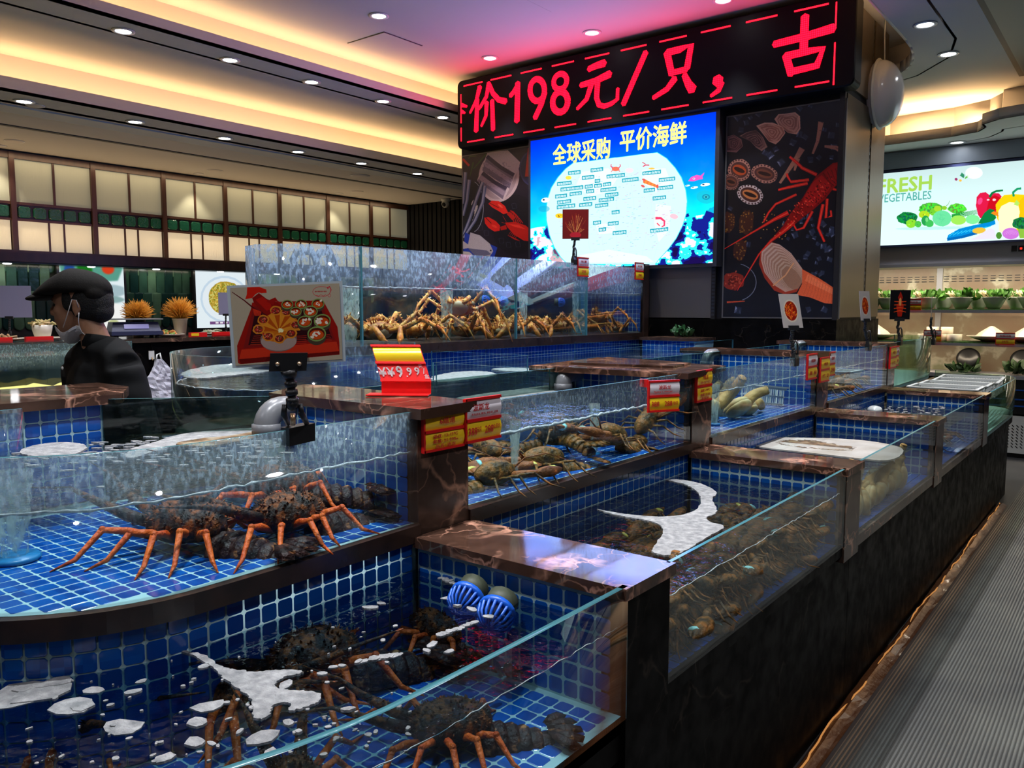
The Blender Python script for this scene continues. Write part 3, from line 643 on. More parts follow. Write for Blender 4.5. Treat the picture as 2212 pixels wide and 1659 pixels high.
# ================================================================ flat prints are painted here, in memory
class Pic:
    def __init__(s, w, h, T=None, bg=(0, 0, 0)):
        s.w, s.h, s.T = w, h, T; s.a = np.ones((h, w, 3), np.float32)*np.array(bg, np.float32)
    def t(s, p): return s.T(*p) if s.T else p
    def px(s, pts): return np.array([[q[0]*s.w, q[1]*s.h] for q in (s.t(p) for p in pts)], np.float64)
    def poly(s, pts, col, al=1.0, raw=False):
        P = pts if raw else s.px(pts)
        x0, y0 = np.floor(P.min(0)).astype(int); x1, y1 = np.ceil(P.max(0)).astype(int) + 1
        x0, y0, x1, y1 = max(x0, 0), max(y0, 0), min(x1, s.w), min(y1, s.h)
        if x0 >= x1 or y0 >= y1: return s
        X, Y = np.meshgrid(np.arange(x0, x1)+.5, np.arange(y0, y1)+.5); m = np.zeros(X.shape, bool); n = len(P)
        for i in range(n):
            (ax, ay), (bx, by) = P[i], P[(i+1) % n]
            if ay == by: continue
            c = ((ay > Y) != (by > Y)) & (X < (bx-ax)*(Y-ay)/(by-ay)+ax); m ^= c
        s.a[y0:y1, x0:x1][m] = s.a[y0:y1, x0:x1][m]*(1-al) + np.array(col, np.float32)*al; return s
    def ell(s, x, y, rx, ry, col, rot=0, al=1, n=22, jit=0):
        c, d = math.cos(rot), math.sin(rot); pts = []
        for i in range(n):
            a = 2*PI*i/n; k = 1 + (R.uniform(-jit, jit) if jit else 0); u, v = rx*k*math.cos(a), ry*k*math.sin(a); pts.append((x+u*c-v*d, y+u*d+v*c))
        return s.poly(pts, col, al)
    def line(s, pts, w, col, w1=None, al=1):
        w1 = w if w1 is None else w1; n = len(pts); L_, R_ = [], []
        for i, p in enumerate(pts):
            a, b = pts[max(i-1, 0)], pts[min(i+1, n-1)]; dx, dy = b[0]-a[0], b[1]-a[1]; l = math.hypot(dx, dy) or 1
            h = (w + (w1-w)*i/max(n-1, 1))/2; L_.append((p[0]-dy/l*h, p[1]+dx/l*h)); R_.append((p[0]+dy/l*h, p[1]-dx/l*h))
        return s.poly(L_ + R_[::-1], col, al)
    def blur(s, n):
        for _ in range(n): s.a = (s.a + np.roll(s.a, 1, 0) + np.roll(s.a, -1, 0) + np.roll(s.a, 1, 1) + np.roll(s.a, -1, 1))/5
        return s
    def noise(s, amt, sc=1): s.a *= (1 + (np.random.RandomState(3).rand(s.h, s.w, 1).astype(np.float32)-.5)*amt); return s
    def image(s, name):
        im = bpy.data.images.new(name, s.w, s.h, alpha=False); b = np.ones((s.h, s.w, 4), np.float32); b[..., :3] = np.clip(s.a, 0, 1)
        im.pixels.foreach_set(b.ravel()); im.update(); im.pack(); return im
def printmat(name, img, es=None, rough=.35):
    m, nt, out = newmat(name); t = N(nt, 'TexImage', image=img, extension='EXTEND')
    if es: b = N(nt, 'Emission', i_Strength=es); L(nt, t.outputs[0], b.inputs[0])
    else: b = N(nt, 'BsdfPrincipled', i_Roughness=rough); L(nt, t.outputs[0], b.inputs['Base Color'])
    L(nt, b.outputs[0], out.inputs[0]); return m
def quad(name, pts, mat, parent, **k):
    """pts: bottom left, bottom right, top right, top left"""
    me = bpy.data.meshes.new(name); me.from_pydata([tuple(p) for p in pts], [], [(0, 1, 2, 3)]); uv = me.uv_layers.new()
    for i, c in enumerate(((0, 0), (1, 0), (1, 1), (0, 1))): uv.data[i].uv = c
    me.materials.append(mat); return link(name, me, parent, **k)
def fractal(w, h, sx, sy, seed, oct_=4):
    rs = np.random.RandomState(seed); out = np.zeros((h, w), np.float32); amp = 1
    for o in range(oct_):
        gx, gy = int(sx*2**o)+2, int(sy*2**o)+2; g = rs.rand(gy, gx); X = np.linspace(0, gx-1.001, w); Y = np.linspace(0, gy-1.001, h)
        xi, yi = X.astype(int), Y.astype(int); fx, fy = X-xi, Y-yi; fx = fx*fx*(3-2*fx); fy = fy*fy*(3-2*fy)
        a = g[np.ix_(yi, xi)]*(1-fx) + g[np.ix_(yi, xi+1)]*fx; b = g[np.ix_(yi+1, xi)]*(1-fx) + g[np.ix_(yi+1, xi+1)]*fx
        out += amp*(a*(1-fy[:, None]) + b*fy[:, None]); amp *= .5
    return (out-out.min())/(out.max()-out.min())
def crop(x0, y0, k, plane, xa, xb, za, zb):
    """coordinates of a zoomed view -> 0..1 on a print standing on a plane y = const"""
    def T(x, y):
        p = ony(x0 + x/k, y0 + y/k, plane); return ((p.x-xa)/(xb-xa), (p.z-za)/(zb-za))
    return T
# ================================================================ pillar
YP = 6.8
pl = empty('display_pillar', (0, 0, 0), label='wide dark pillar carrying the red price sign, screen and seafood posters', cat='pillar')
MB().box((-6.05, YP, 0), (-1.99, 8.02, Z1-.004)).build('core', m_blackwall, pl)
MB().box((-6.07, YP-.05, 1.0), (-1.975, 8.04, 1.50)).build('marble_base', m_dark, pl)
for i, (a_, b_) in enumerate(((6.83, 7.50), (7.56, 8.0))):
    MB().box((-1.99, a_, 1.52), (-1.975, b_, 3.30)).build('side_panel', m_alu, pl); MB().box((-1.99, a_, 3.36), (-1.975, b_, Z1-.02)).build('side_panel', m_alu, pl)
MB().box((-1.99, 7.515, 1.52), (-1.982, 7.545, Z1-.02)).build('cable_track', m_black, pl)
mbt = MB()
for i in range(44): mbt.box((-1.986, 7.522, 1.55+i*.057), (-1.978, 7.538, 1.575+i*.057))
mbt.build('track_slots', m_greypanel, pl, kind='stuff')
MB().box((-3.76, YP-.03, 1.51), (-3.06, YP, 2.0)).build('grey_panel', m_greypanel, pl)
for x in (-3.035, -1.985): MB().box((x-.03, YP-.04, 1.5), (x+.01, YP, 3.3)).build('edge_trim', m_black, pl)
mbt = MB()
for i in range(56): mbt.box((-3.058, YP-.043, 1.53+i*.031), (-3.032, YP-.039, 1.548+i*.031))
mbt.build('track_slots', M('track_holes', (.03, .035, .05), .3), pl, kind='stuff')
# ---- red dot matrix sign
YS = 6.62
sg = empty('led_sign', (0, YS, 0), label='long black scrolling sign with red lit Chinese price lettering', cat='sign')
za, zb = ony(990, 322, YS).z, ony(988, 176, YS).z; xa, xb = ony(988, 250, YS).x, ony(1848, 100, YS).x
zb = min(zb, Z1-.02)
mb = MB(); r_ = .05; prof = []
for cx_, cz_, a0 in ((xb-r_, zb-r_, 0), (xa+r_, zb-r_, 90), (xa+r_, za+r_, 180), (xb-r_, za+r_, 270)):
    for i in range(5): a = math.radians(a0+i*22.5); prof.append((cx_+r_*math.cos(a), cz_+r_*math.sin(a)))
mb.rings([[(x, .175, z) for x, z in prof], [(x, .012, z) for x, z in prof], [(x*1.0, 0, z) for x, z in [((x-(xa+xb)/2)*.997+(xa+xb)/2, (z-(za+zb)/2)*.97+(za+zb)/2) for x, z in prof]]], False)
mb.build('housing', M('sign_housing', (.004, .004, .006), .5, spec=.12), sg)
m_led = emis('red_led', (1, .002, .012), 9, 62)
m_led2 = emis('red_led_bar', (1, .004, .012), 7)
def stroke(mb, pts, w0, w1=None, crop_=(820, 0, 3.687)):
    x0, y0, k = crop_; w1 = w1 or w0
    P_ = [ony(x0+x/k, y0+y/k, YS) for x, y in pts]; n = len(P_); A, B = [], []
    for i, p in enumerate(P_):
        a, b = P_[max(i-1, 0)], P_[min(i+1, n-1)]; d = Vector((b.x-a.x, 0, b.z-a.z)).normalized(); q = Vector((-d.z, 0, d.x)); h = (w0 + (w1-w0)*i/max(n-1, 1))/2
        A.append(p+q*h); B.append(p-q*h)
    d = (P_[-1]-P_[-2]).normalized(); e = [P_[-1] + d*w1*.3]; d0 = (P_[0]-P_[1]).normalized(); s_ = [P_[0] + d0*w0*.3]
    for i in range(n-1): mb.add([(q.x, -.0035, q.z) for q in (B[i], B[i+1], A[i+1], A[i])], [(0, 1, 2, 3)])
    mb.add([(q.x, -.0035, q.z) for q in (B[-1], e[0], A[-1])], [(0, 1, 2)]); mb.add([(q.x, -.0035, q.z) for q in (A[0], s_[0], B[0])], [(0, 1, 2)])
def arcs(cx_, cy_, rx, ry, a0, a1, n=18, tilt=0): return [(cx_+rx*math.cos(math.radians(a0+(a1-a0)*i/n)) + tilt*ry*math.sin(math.radians(a0+(a1-a0)*i/n)), cy_+ry*math.sin(math.radians(a0+(a1-a0)*i/n))) for i in range(n+1)]
C2 = (900, 0, 1.686); w_ = .052
for k, strokes in enumerate((
    [([(655, 838), (698, 848)], .045, .02), ([(655, 890), (682, 900)], .045, .02)],
    [([(800, 690), (772, 800), (722, 900)], .06, .028), ([(780, 790), (770, 1045)], .05, .06), ([(872, 660), (852, 770), (805, 850), (790, 870)], .055, .03), ([(870, 665), (905, 745), (950, 795), (1008, 808)], .05, .06), ([(855, 815), (848, 925), (812, 1005)], .055, .03), ([(898, 800), (905, 1035)], .055, .055)],
    [([(1102, 660), (1095, 968)], .065, .065), ([(1100, 680), (1068, 735), (1042, 765)], .05, .05)],
    [(arcs(1257, 718, 58, 88, 0, 360), .06, .06), ([(1318, 735), (1290, 830), (1238, 942)], .06, .06)],
    [(arcs(1440, 650, 52, 62, 0, 360, tilt=-.12), .055, .055), (arcs(1440, 812, 60, 82, 0, 360, tilt=-.05), .065, .065)],
    [([(1665, 552), (1735, 520), (1795, 502)], .055, .07), ([(1602, 680), (1720, 645), (1838, 588)], .05, .07), ([(1692, 660), (1650, 790), (1575, 868)], .06, .035), ([(1738, 640), (1730, 780), (1748, 835), (1790, 848), (1850, 825), (1895, 790), (1898, 705)], .06, .035)],
    [([(2122, 415), (2035, 615), (1942, 832)], .055, .055)]), 0):
    mb = MB()
    for pts, a, b in strokes: stroke(mb, pts, a, b)
    mb.build('led_character', m_led, sg)
for strokes in (
    [([(912, 190), (930, 272)], .065, .06), ([(912, 192), (960, 180), (1000, 165), (985, 250)], .06, .06), ([(928, 266), (985, 252)], .05, .05), ([(942, 285), (912, 325), (862, 357)], .06, .04), ([(975, 272), (990, 305), (1006, 328)], .05, .085)],
    [([(1090, 288), (1105, 300)], .09, .09), ([(1110, 300), (1100, 330), (1072, 350)], .06, .03)],
    [([(1302, 162), (1420, 132), (1520, 102)], .055, .07), ([(1415, 58), (1410, 180)], .065, .065), ([(1345, 200), (1365, 272)], .06, .06), ([(1345, 205), (1410, 190), (1480, 178), (1455, 245)], .06, .055), ([(1362, 262), (1455, 240)], .055, .05)]):
    mb = MB()
    for pts, a, b in strokes: stroke(mb, pts, a, b, C2)
    mb.build('led_character', m_led, sg)
zt, zbm = ony(1002, 186, YS).z, ony(1010, 307, YS).z
def bar(x0, x1, z0, z1): MB().box((x0, -.004, z0), (x1, 0, z1)).build('led_bar', m_led2, sg)
for a, b in ((172, 240), (270, 345), (380, 455), (493, 572), (613, 700), (743, 835), (882, 980), (1032, 1138), (1194, 1306), (1367, 1490)):
    y = (313 + (a-172)*(-.2263)); bar(ony(900+a/1.686, 186, YS).x, ony(900+b/1.686, 186, YS).x, zt-.006, zt+.006)
for a, b in ((185, 247), (285, 352), (390, 465), (503, 580), (623, 708), (752, 845), (890, 988), (1040, 1145), (1198, 1308), (1372, 1495)):
    bar(ony(900+a/1.686, 300, YS).x, ony(900+b/1.686, 300, YS).x, zbm-.006, zbm+.006)
xl_, xr_ = ony(900+162/1.686, 240, YS).x, ony(900+1526/1.686, 60, YS).x
for z0, z1 in ((zbm+.02, zbm+.16), (zt-.38, zt-.08)): MB().box((xl_-.005, -.004, z0), (xl_+.005, 0, z1)).build('led_bar', m_led2, sg)
for z0, z1 in ((zt-.62, zt-.30), (zt-.18, zt+.0)): MB().box((xr_-.005, -.004, z0), (xr_+.005, 0, z1)).build('led_bar', m_led2, sg)
# ---- lit screen
sc_ = empty('lit_screen', (0, YP-.12, 0), label='bright blue underwater screen with a white seafood world map', cat='screen')
YQ = YP-.12
xa, xb = ony(1146, 440, YQ).x, ony(1543, 400, YQ).x; za, zb = ony(1540, 568, YQ).z, ony(1146, 305, YQ).z
T = crop(1130, 240, 4.879, YQ, xa, xb, za, zb)
W_, H_ = 1000, 660; pic = Pic(W_, H_, T)
yy = np.linspace(0, 1, H_)[:, None]; xx = np.linspace(0, 1, W_)[None, :]
f1 = fractal(W_, H_, 5, 4, 1, 5); f2 = fractal(W_, H_, 16, 14, 2, 4)
top = np.stack([.0+.0*yy+0*xx, .42+.42*(1-np.abs(yy-.45))*0+0*xx+.0*yy, 1+0*yy+0*xx], -1).astype(np.float32)
g_ = np.clip(.40 + (1-yy)*1.0*(1-np.abs(xx-.5)*.3) + .15*(f1-.5), .3, .95)
pic.a[..., 0] = np.clip((.62-yy)*.35 + (f2-.5)*.15, 0, .5); pic.a[..., 1] = np.clip(g_*np.clip(1.25-yy*.75, .5, 1), 0, .98); pic.a[..., 2] = np.clip(1.0 - .08*f2 + 0*xx, 0, 1)
mk = (yy < .42) & (f1*f2 > .36) ; pic.a[mk] = pic.a[mk]*np.array([.5, .75, .9])
mk = (yy < .30 + .08*np.sin(xx*9)) & (f2 > .5); pic.a[mk] = np.array([.08, .12, .55])*(1+0*pic.a[mk])
mk = (yy < .27 + .06*np.sin(xx*7+1)) & (f2 < .40); pic.a[mk] = np.array([.90, .88, 1])
mk = (yy < .22) & (f2 > .62); pic.a[mk] = np.array([.10, .05, .30])
mk = (yy < .27) & (xx < .2) & (f1 > .5); pic.a[mk] = pic.a[mk]*.5 + np.array([.75, .45, .42])*.5
# globe: an ellipse clipped flat above and below
gl = [(530, 548)] + [(1410, 437)] + [(1510, 500), (1600, 600), (1665, 700), (1710, 830), (1725, 950), (1715, 1080), (1680, 1200), (1610, 1340), (1530, 1450), (1430, 1560), (1390, 1610), (470, 1610), (400, 1540), (330, 1430), (280, 1300), (250, 1150), (247, 1040), (260, 930), (300, 810), (370, 700), (450, 610)]
pic.poly([((x-985)*1.012+985, (y-1040)*1.008+1040) for x, y in gl], (.25, .85, .93)); pic.poly(gl, (.80, .95, .97))
for i in range(7): pic.line([(985+(i-3)*120, 560-(i-3)*14), (985+(i-3)*185, 1000), (985+(i-3)*130, 1560)], 2.2, (.74, .87, .93))
for i in range(5): k = (470, 640, 690, 660, 540)[i]; pic.line([(985-k, 720+i*190), (985, 735+i*190), (985+k, 690+i*190)], 2, (.74, .87, .93))
for c_ in (((620, 640), (900, 600), (1000, 700), (900, 850), (700, 900), (560, 780)), ((1250, 620), (1500, 600), (1560, 760), (1400, 860), (1270, 760)), ((1400, 980), (1560, 1000), (1540, 1250), (1430, 1380), (1380, 1180)), ((760, 1190), (960, 1180), (980, 1280), (800, 1300)), ((600, 1520), (900, 1460), (1300, 1530), (1380, 1590), (560, 1600))): pic.poly(c_, (.90, .96, .95), .8)
for i in range(330):
    a = R.random()*2*PI; r = math.sqrt(R.random()); x, y = 985+r*650*math.cos(a), 1060+r*480*math.sin(a); w = R.uniform(6, 34); c_ = R.choice([(.45, .75, .80), (.75, .5, .75), (.5, .6, .75), (.85, .55, .7)])
    pic.poly([(x, y), (x+w, y-w*.1), (x+w, y-w*.1+5), (x, y+5)], c_, .55)
def tagbox(x, y, w, h=40):
    s_ = -.11; pic.poly([(x, y), (x+w, y+s_*w), (x+w, y+s_*w+h), (x, y+h)], (.10, .62, .70)); k = max(2, int(w/28)); u = (w-14)/k
    for i in range(k):
        bx = x+8+i*u; by = y+s_*(bx-x)+8
        for a, b, c_, d in ((0, .1, .85, .26), (0, .45, .85, .58), (0, .8, .85, .95), (.1, .1, .25, .95), (.6, .1, .75, .9)): pic.poly([(bx+a*u, by+b*(h-16)), (bx+c_*u, by+b*(h-16)), (bx+c_*u, by+d*(h-16)), (bx+a*u, by+d*(h-16))], (.96, 1, 1))
for x, y, w in ((475, 635, 130), (712, 605, 132), (620, 685, 130), (755, 718, 58), (880, 672, 192), (1043, 712, 174), (1258, 638, 194), (1430, 708, 172), (1413, 795, 168), (1270, 820, 120), (358, 750, 152), (394, 808, 240), (650, 778, 84), (748, 770, 82), (840, 756, 88), (815, 815, 168), (664, 828, 85), (490, 856, 128), (336, 882, 126), (864, 868, 140), (636, 908, 134), (797, 922, 162), (358, 944, 148), (592, 972, 136), (757, 980, 140), (355, 994, 194), (1366, 902, 140), (933, 1050, 84), (736, 1160, 86), (893, 1170, 114), (797, 1232, 78), (944, 1268, 146), (1338, 1244, 192)): tagbox(x, y, w)
for x, y in ((975, 610),): pic.ell(x, y, 40, 24, (.95, .45, .35)); [pic.line([(x+s_*30, y-8), (x+s_*50, y-30), (x+s_*46, y-50)], 10, (.85, .25, .4)) for s_ in (-1, 1)]; [pic.line([(x+s_*25, y+10), (x+s_*(40+4*j), y+18+j*6)], 5, (.9, .35, .35)) for s_ in (-1, 1) for j in range(3)]
for i in range(8): pic.ell(1285+i*17, 742+i*7, 22-i*1.0, 22-i*1.2, (.93, .45+.03*(i % 2)*4, .25), .4)
pic.line([(1285, 740), (1262, 720)], 14, (.9, .4, .3)); pic.ell(1262, 790, 22, 12, (.85, .35, .35), .5); pic.ell(1272, 722, 20, 10, (.85, .35, .35), .2); pic.poly([(1400, 785), (1425, 770), (1428, 805), (1408, 815)], (.9, .35, .3))
pic.line([(1330, 570), (1290, 568), (1262, 585)], 12, (.85, .3, .4)); pic.line([(1290, 560), (1256, 538)], 9, (.85, .3, .4))
pic.line([(1395, 1128), (1450, 1128), (1490, 1160), (1488, 1205), (1460, 1220)], 30, (.93, .25, .42), 12); pic.line([(1355, 1130), (1400, 1125)], 3, (.8, .3, .3)); pic.line([(1410, 1180), (1440, 1210)], 12, (.93, .3, .4))
pic.ell(385, 1104, 46, 26, (.96, .78, .15), 0); pic.poly([(430, 1100), (462, 1070), (458, 1128)], (.75, .35, .35)); [pic.ell(365+R.random()*40, 1092+R.random()*24, 4, 4, (.5, .3, .1)) for _ in range(8)]
pic.ell(478, 702, 32, 20, (.95, .85, .3)); pic.ell(1120, 625, 42, 26, (.97, .85, .88)); pic.ell(1590, 1110, 44, 26, (1, .75, .8), .2); pic.ell(1355, 605, 34, 10, (.98, .75, .3))
pic.poly([(1738, 738), (1770, 695), (1830, 672), (1870, 680), (1910, 645), (1905, 668), (1890, 690), (1896, 715), (1860, 722), (1800, 740)], (.90, .35, .75)); pic.ell(1800, 712, 13, 10, (.98, .9, .98)); pic.ell(1800, 712, 5, 5, (.1, .1, .3))
for x, y, a, b in ((1920, 775, 52, 17), (1805, 806, 40, 12), (1735, 785, 26, 9), (235, 938, 45, 26)): pic.ell(x, y, a, b, (.92, .97, 1), -.15); pic.ell(x-a*.4, y-b*.1, a*.25, b*.3, (.15, .2, .3))
pic.ell(1925, 905, 100, 70, (.10, .72, .78), .1, .6); pic.ell(1928, 905, 42, 30, (.1, .55, .68)); pic.ell(1928, 905, 26, 18, (.2, .75, .8)); pic.ell(1928, 905, 12, 9, (.1, .35, .45))
pic.ell(220, 1030, 60, 34, (.1, .6, .75), 0, .5)
im = pic.image('screen_picture')
MB().box((xa-.03, .004, za-.03), (xb+.035, .12, zb+.03)).build('frame', M('screen_frame', (.05, .055, .075), .4, .4), sc_)
quad('display', [(xa, 0, za), (xb, 0, za), (xb, 0, zb), (xa, 0, zb)], printmat('screen_glow', im, 1.28), sc_)
m_title = emis('title_yellow', (.88, .98, .22), 1.6)
for s_, (ax, ay, bx, by) in (('全球采购', (313, 355, 920, 540)), ('平价海鲜', (1020, 155, 1725, 440))):
    a0 = ony(1130+ax/4.879, 240+(ay+by)/2/4.879, YQ); a1 = ony(1130+bx/4.879, 240+(ay+by)/2/4.879, YQ); hh = .205
    zc = ony(1130+(ax+bx)/2/4.879, 240+(ay+by)/2/4.879, YQ).z
    text(s_, .2, m_title, sc_, ((a0.x+a1.x)/2, -.002, zc+.022), FACEY, bold=.005, fit=(a1.x-a0.x, hh), name='title_lettering')
for x in (-5.0, -4.4, -3.75, -3.2): MB().box((x-.012, .02, zb+.03), (x+.012, .05, zb+.06)).build('mount_lug', m_alu, sc_)
# ---- right poster
YR = YP-.02
xa, xb = ony(1567, 460, YR).x, ony(1820, 400, YR).x; za, zb = ony(1556, 684, YR).z, ony(1566, 249, YR).z
zb = ony(1820, 216, YR).z
T = crop(1540, 200, 3.319, YR, xa, xb, za, zb); W_, H_ = 620, 1040
pic = Pic(W_, H_, T, (.055, .065, .10)); f1 = fractal(W_, H_, 4, 6, 5, 4)[..., None]; pic.a *= .7+.6*f1
def ice(x, y, s_, b=.6):
    a = R.random()*3; pts = [(x+s_*math.cos(a+k*1.57+R.uniform(-.25, .25)), y+s_*math.sin(a+k*1.57+R.uniform(-.25, .25))) for k in range(4)]
    pic.poly(pts, (.16, .19, .27), .8); c_ = [(x+(p[0]-x)*.5, y+(p[1]-y)*.5) for p in pts]; pic.line([pts[0], c_[0], c_[1], pts[1]], 3, (b*.7, b*.75, b), al=.7); pic.poly([pts[0], pts[1], c_[1]], (b, b*1.02, b*1.15), .6); pic.poly([c_[2], c_[3], pts[3]], (b*.6, b*.63, b*.8), .4)
for i in range(46): ice(R.uniform(500, 880), R.uniform(880, 1400), R.uniform(12, 28), R.uniform(.25, .7))
for x, y in ((620, 110), (700, 95), (895, 230), (850, 305), (800, 265), (575, 355), (620, 300), (660, 320), (410, 450), (375, 430), (450, 405), (490, 500), (760, 465), (850, 465), (700, 480), (870, 390), (270, 180), (240, 215), (200, 265), (330, 150), (180, 175), (125, 830), (255, 1090), (180, 1560), (800, 1555), (590, 1020), (685, 1555)): ice(x, y, R.uniform(20, 34), R.uniform(.3, .75))
def shell(pts, c1, c2, k=9):
    pic.poly(pts, c1); cx_ = sum(p[0] for p in pts)/len(pts); cy_ = sum(p[1] for p in pts)/len(pts)
    for i in range(1, k):
        q = [(cx_+(p[0]-cx_)*(1-i/k)*R.uniform(.88, 1.12), cy_+(p[1]-cy_)*(1-i/k)*R.uniform(.88, 1.12)) for p in pts]; pic.poly(q, c2 if i % 2 else c1, .75)
shell([(440, 190), (470, 155), (530, 150), (590, 140), (625, 170), (628, 260), (600, 300), (540, 290), (470, 235)], (.80, .60, .50), (.52, .33, .27))
shell([(310, 238), (370, 215), (430, 215), (500, 245), (520, 290), (480, 345), (450, 372), (400, 350), (345, 280)], (.86, .66, .54), (.60, .36, .28))
shell([(190, 312), (240, 285), (310, 268), (360, 320), (392, 390), (350, 420), (310, 395), (270, 350)], (.60, .45, .40), (.22, .14, .14))
shell([(92, 320), (150, 302), (205, 335), (215, 385), (170, 430), (95, 425)], (.62, .42, .38), (.25, .14, .14))
def abalone(x, y, a, b, rot, c1=(.40, .22, .16), rim=(.62, .42, .36)):
    pic.ell(x, y, a, b, rim, rot, n=26, jit=.04)
    for i in range(22):
        t = i*2*PI/22; c_, d = math.cos(rot), math.sin(rot); u, v = a*.9*math.cos(t), b*.88*math.sin(t); pic.ell(x+u*c_-v*d, y+u*d+v*c_, 6, 6, (.25, .14, .13))
    pic.ell(x, y, a*.78, b*.72, (.28, .16, .15), rot); pic.ell(x, y, a*.62, b*.45, c1, rot); pic.ell(x, y, a*.5, b*.2, (.15, .08, .08), rot)
abalone(190, 555, 82, 80, .4, (.62, .25, .12)); abalone(370, 582, 96, 66, .25); abalone(130, 640, 60, 58, .3); abalone(268, 732, 95, 70, .35, (.75, .45, .25), (.75, .68, .66))
for x, y, s_ in ((110, 930, 60), (240, 930, 66), (195, 1130, 60)):
    pic.ell(x, y, s_*.8, s_*1.3, (.26, .13, .10), .15, jit=.12); [pic.ell(x+R.uniform(-.7, .7)*s_, y+R.uniform(-1.1, 1.1)*s_, 5, 5, (.55, .38, .15)) for _ in range(26)]
pic.ell(150, 1350, 75, 66, (.55, .15, .10), 0, jit=.12); [pic.ell(150+R.gauss(0, 30), 1350+R.gauss(0, 28), 8, 5, (.75, .32, .22) if R.random() < .5 else (.35, .08, .06), R.random()*3) for _ in range(50)]
pic.line(arcs(160, 1360, 150, 135, -75, 70), 5, (.5, .52, .58)); pic.line([(100, 1503), (160, 1500), (230, 1495)], 14, (.75, .28, .15), 6)
def shrimp(pts, w):
    pic.line(pts, w, (.62, .42, .34), w*.4)
    for i in range(len(pts)-1): pic.line([pts[i], (pts[i][0]+w*.4, pts[i][1]+w*.2)], 4, (.35, .2, .18))
shrimp([(775, 210), (765, 270), (750, 350), (715, 440)], 40); shrimp([(930, 420), (880, 395), (800, 385)], 44); shrimp([(640, 400), (600, 470), (540, 560), (480, 650)], 44); shrimp([(610, 470), (585, 560)], 34)
RD, RL, RH = (.55, .04, .04), (.80, .08, .06), (.95, .28, .20)
for pts, w in (([(745, 590), (640, 540), (600, 500), (550, 460)], 26), ([(690, 625), (560, 640), (535, 600), (530, 580)], 22), ([(680, 650), (540, 680), (468, 698)], 24), ([(600, 730), (450, 800), (400, 860), (362, 930)], 18), ([(860, 690), (910, 705)], 20), ([(820, 760), (810, 900), (850, 885), (845, 845)], 22), ([(790, 800), (755, 970), (800, 1070)], 24), ([(715, 850), (650, 970), (600, 985), (570, 930)], 20)): pic.line(pts, w, RL, w*.7); pic.line(pts, w*.35, RH, w*.2)
pic.poly([(920, 495), (860, 505), (790, 560), (740, 600), (700, 660), (640, 760), (560, 860), (500, 960), (420, 1050), (470, 1040), (560, 970), (640, 900), (720, 840), (800, 770), (870, 680), (920, 640)], RD)
pic.poly([(920, 500), (860, 520), (800, 570), (840, 640), (870, 670), (920, 630)], (.62, .05, .06)); pic.poly([(780, 590), (720, 640), (660, 740), (640, 800), (720, 820), (800, 740), (850, 670)], (.72, .08, .08))
for i in range(130):
    t = R.random(); x, y = 830-t*260+R.uniform(-50, 50), 640+t*250+R.uniform(-45, 45); pic.ell(x, y, 7, 4, RH if R.random() < .45 else (.35, .02, .03), .8)
for k in range(4): pic.line([(790+k*30, 575-k*10), (820+k*25, 625-k*6), (865+k*18, 668-k*12)], 4, (.35, .02, .03))
for pts in (([(540, 860), (440, 910), (340, 970), (75, 1125)],), ([(580, 930), (500, 1000), (420, 1060), (330, 1160), (175, 1420)],)): pic.line(pts[0], 34, RL, 5); pic.line(pts[0], 10, RH, 2)
[pic.ell(340+R.random()*220, 870+R.random()*190, 4, 4, (.9, .6, .25)) for _ in range(24)]
pic.poly([(420, 1070), (480, 1090), (560, 1150), (640, 1260), (660, 1330), (600, 1430), (520, 1450), (440, 1420), (370, 1330), (330, 1230), (340, 1150)], (.62, .20, .12))
for i in range(16):
    t = i/16; c_ = (.80-.12*(i % 2)-.1*t, .66-.16*(i % 2)-.08*t, .58-.16*(i % 2)-.1*t); pic.poly([((x-630)*(1-t*.55)+630, (y-1400)*(1-t*.55)+1400) for x, y in [(420, 1075), (480, 1090), (560, 1150), (640, 1260), (650, 1320), (595, 1410), (520, 1430), (440, 1380), (370, 1290), (345, 1200), (350, 1140)]], c_)
pic.poly([(640, 1265), (760, 1330), (868, 1400), (865, 1515), (800, 1510), (700, 1470), (600, 1450), (640, 1370)], (.85, .36, .20)); pic.poly([(680, 1300), (865, 1410), (865, 1450), (660, 1350)], (.95, .50, .32), .7)
for i in range(9): pic.line([(690+i*20, 1310+i*11), (670+i*20, 1400+i*12), (650+i*22, 1450+i*7)], 3, (.65, .25, .15), al=.5)
pic.line([(430, 1385), (520, 1310), (580, 1220)], 9, (.85, .60, .40))
pic.blur(1); pic.noise(.22)
pr_ = empty('seafood_poster', (0, 0, 0), label='tall dark poster with a red spiny lobster, oysters and a big clam', cat='poster')
MB().box((xa-.012, YR, za-.012), (xb+.012, YP+.0, zb+.012)).build('backing', m_greypanel, pr_)
quad('print', [(xa, YR-.001, za), (xb, YR-.001, za), (xb, YR-.001, zb), (xa, YR-.001, zb)], printmat('poster_print', pic.image('poster_r'), rough=.3), pr_)
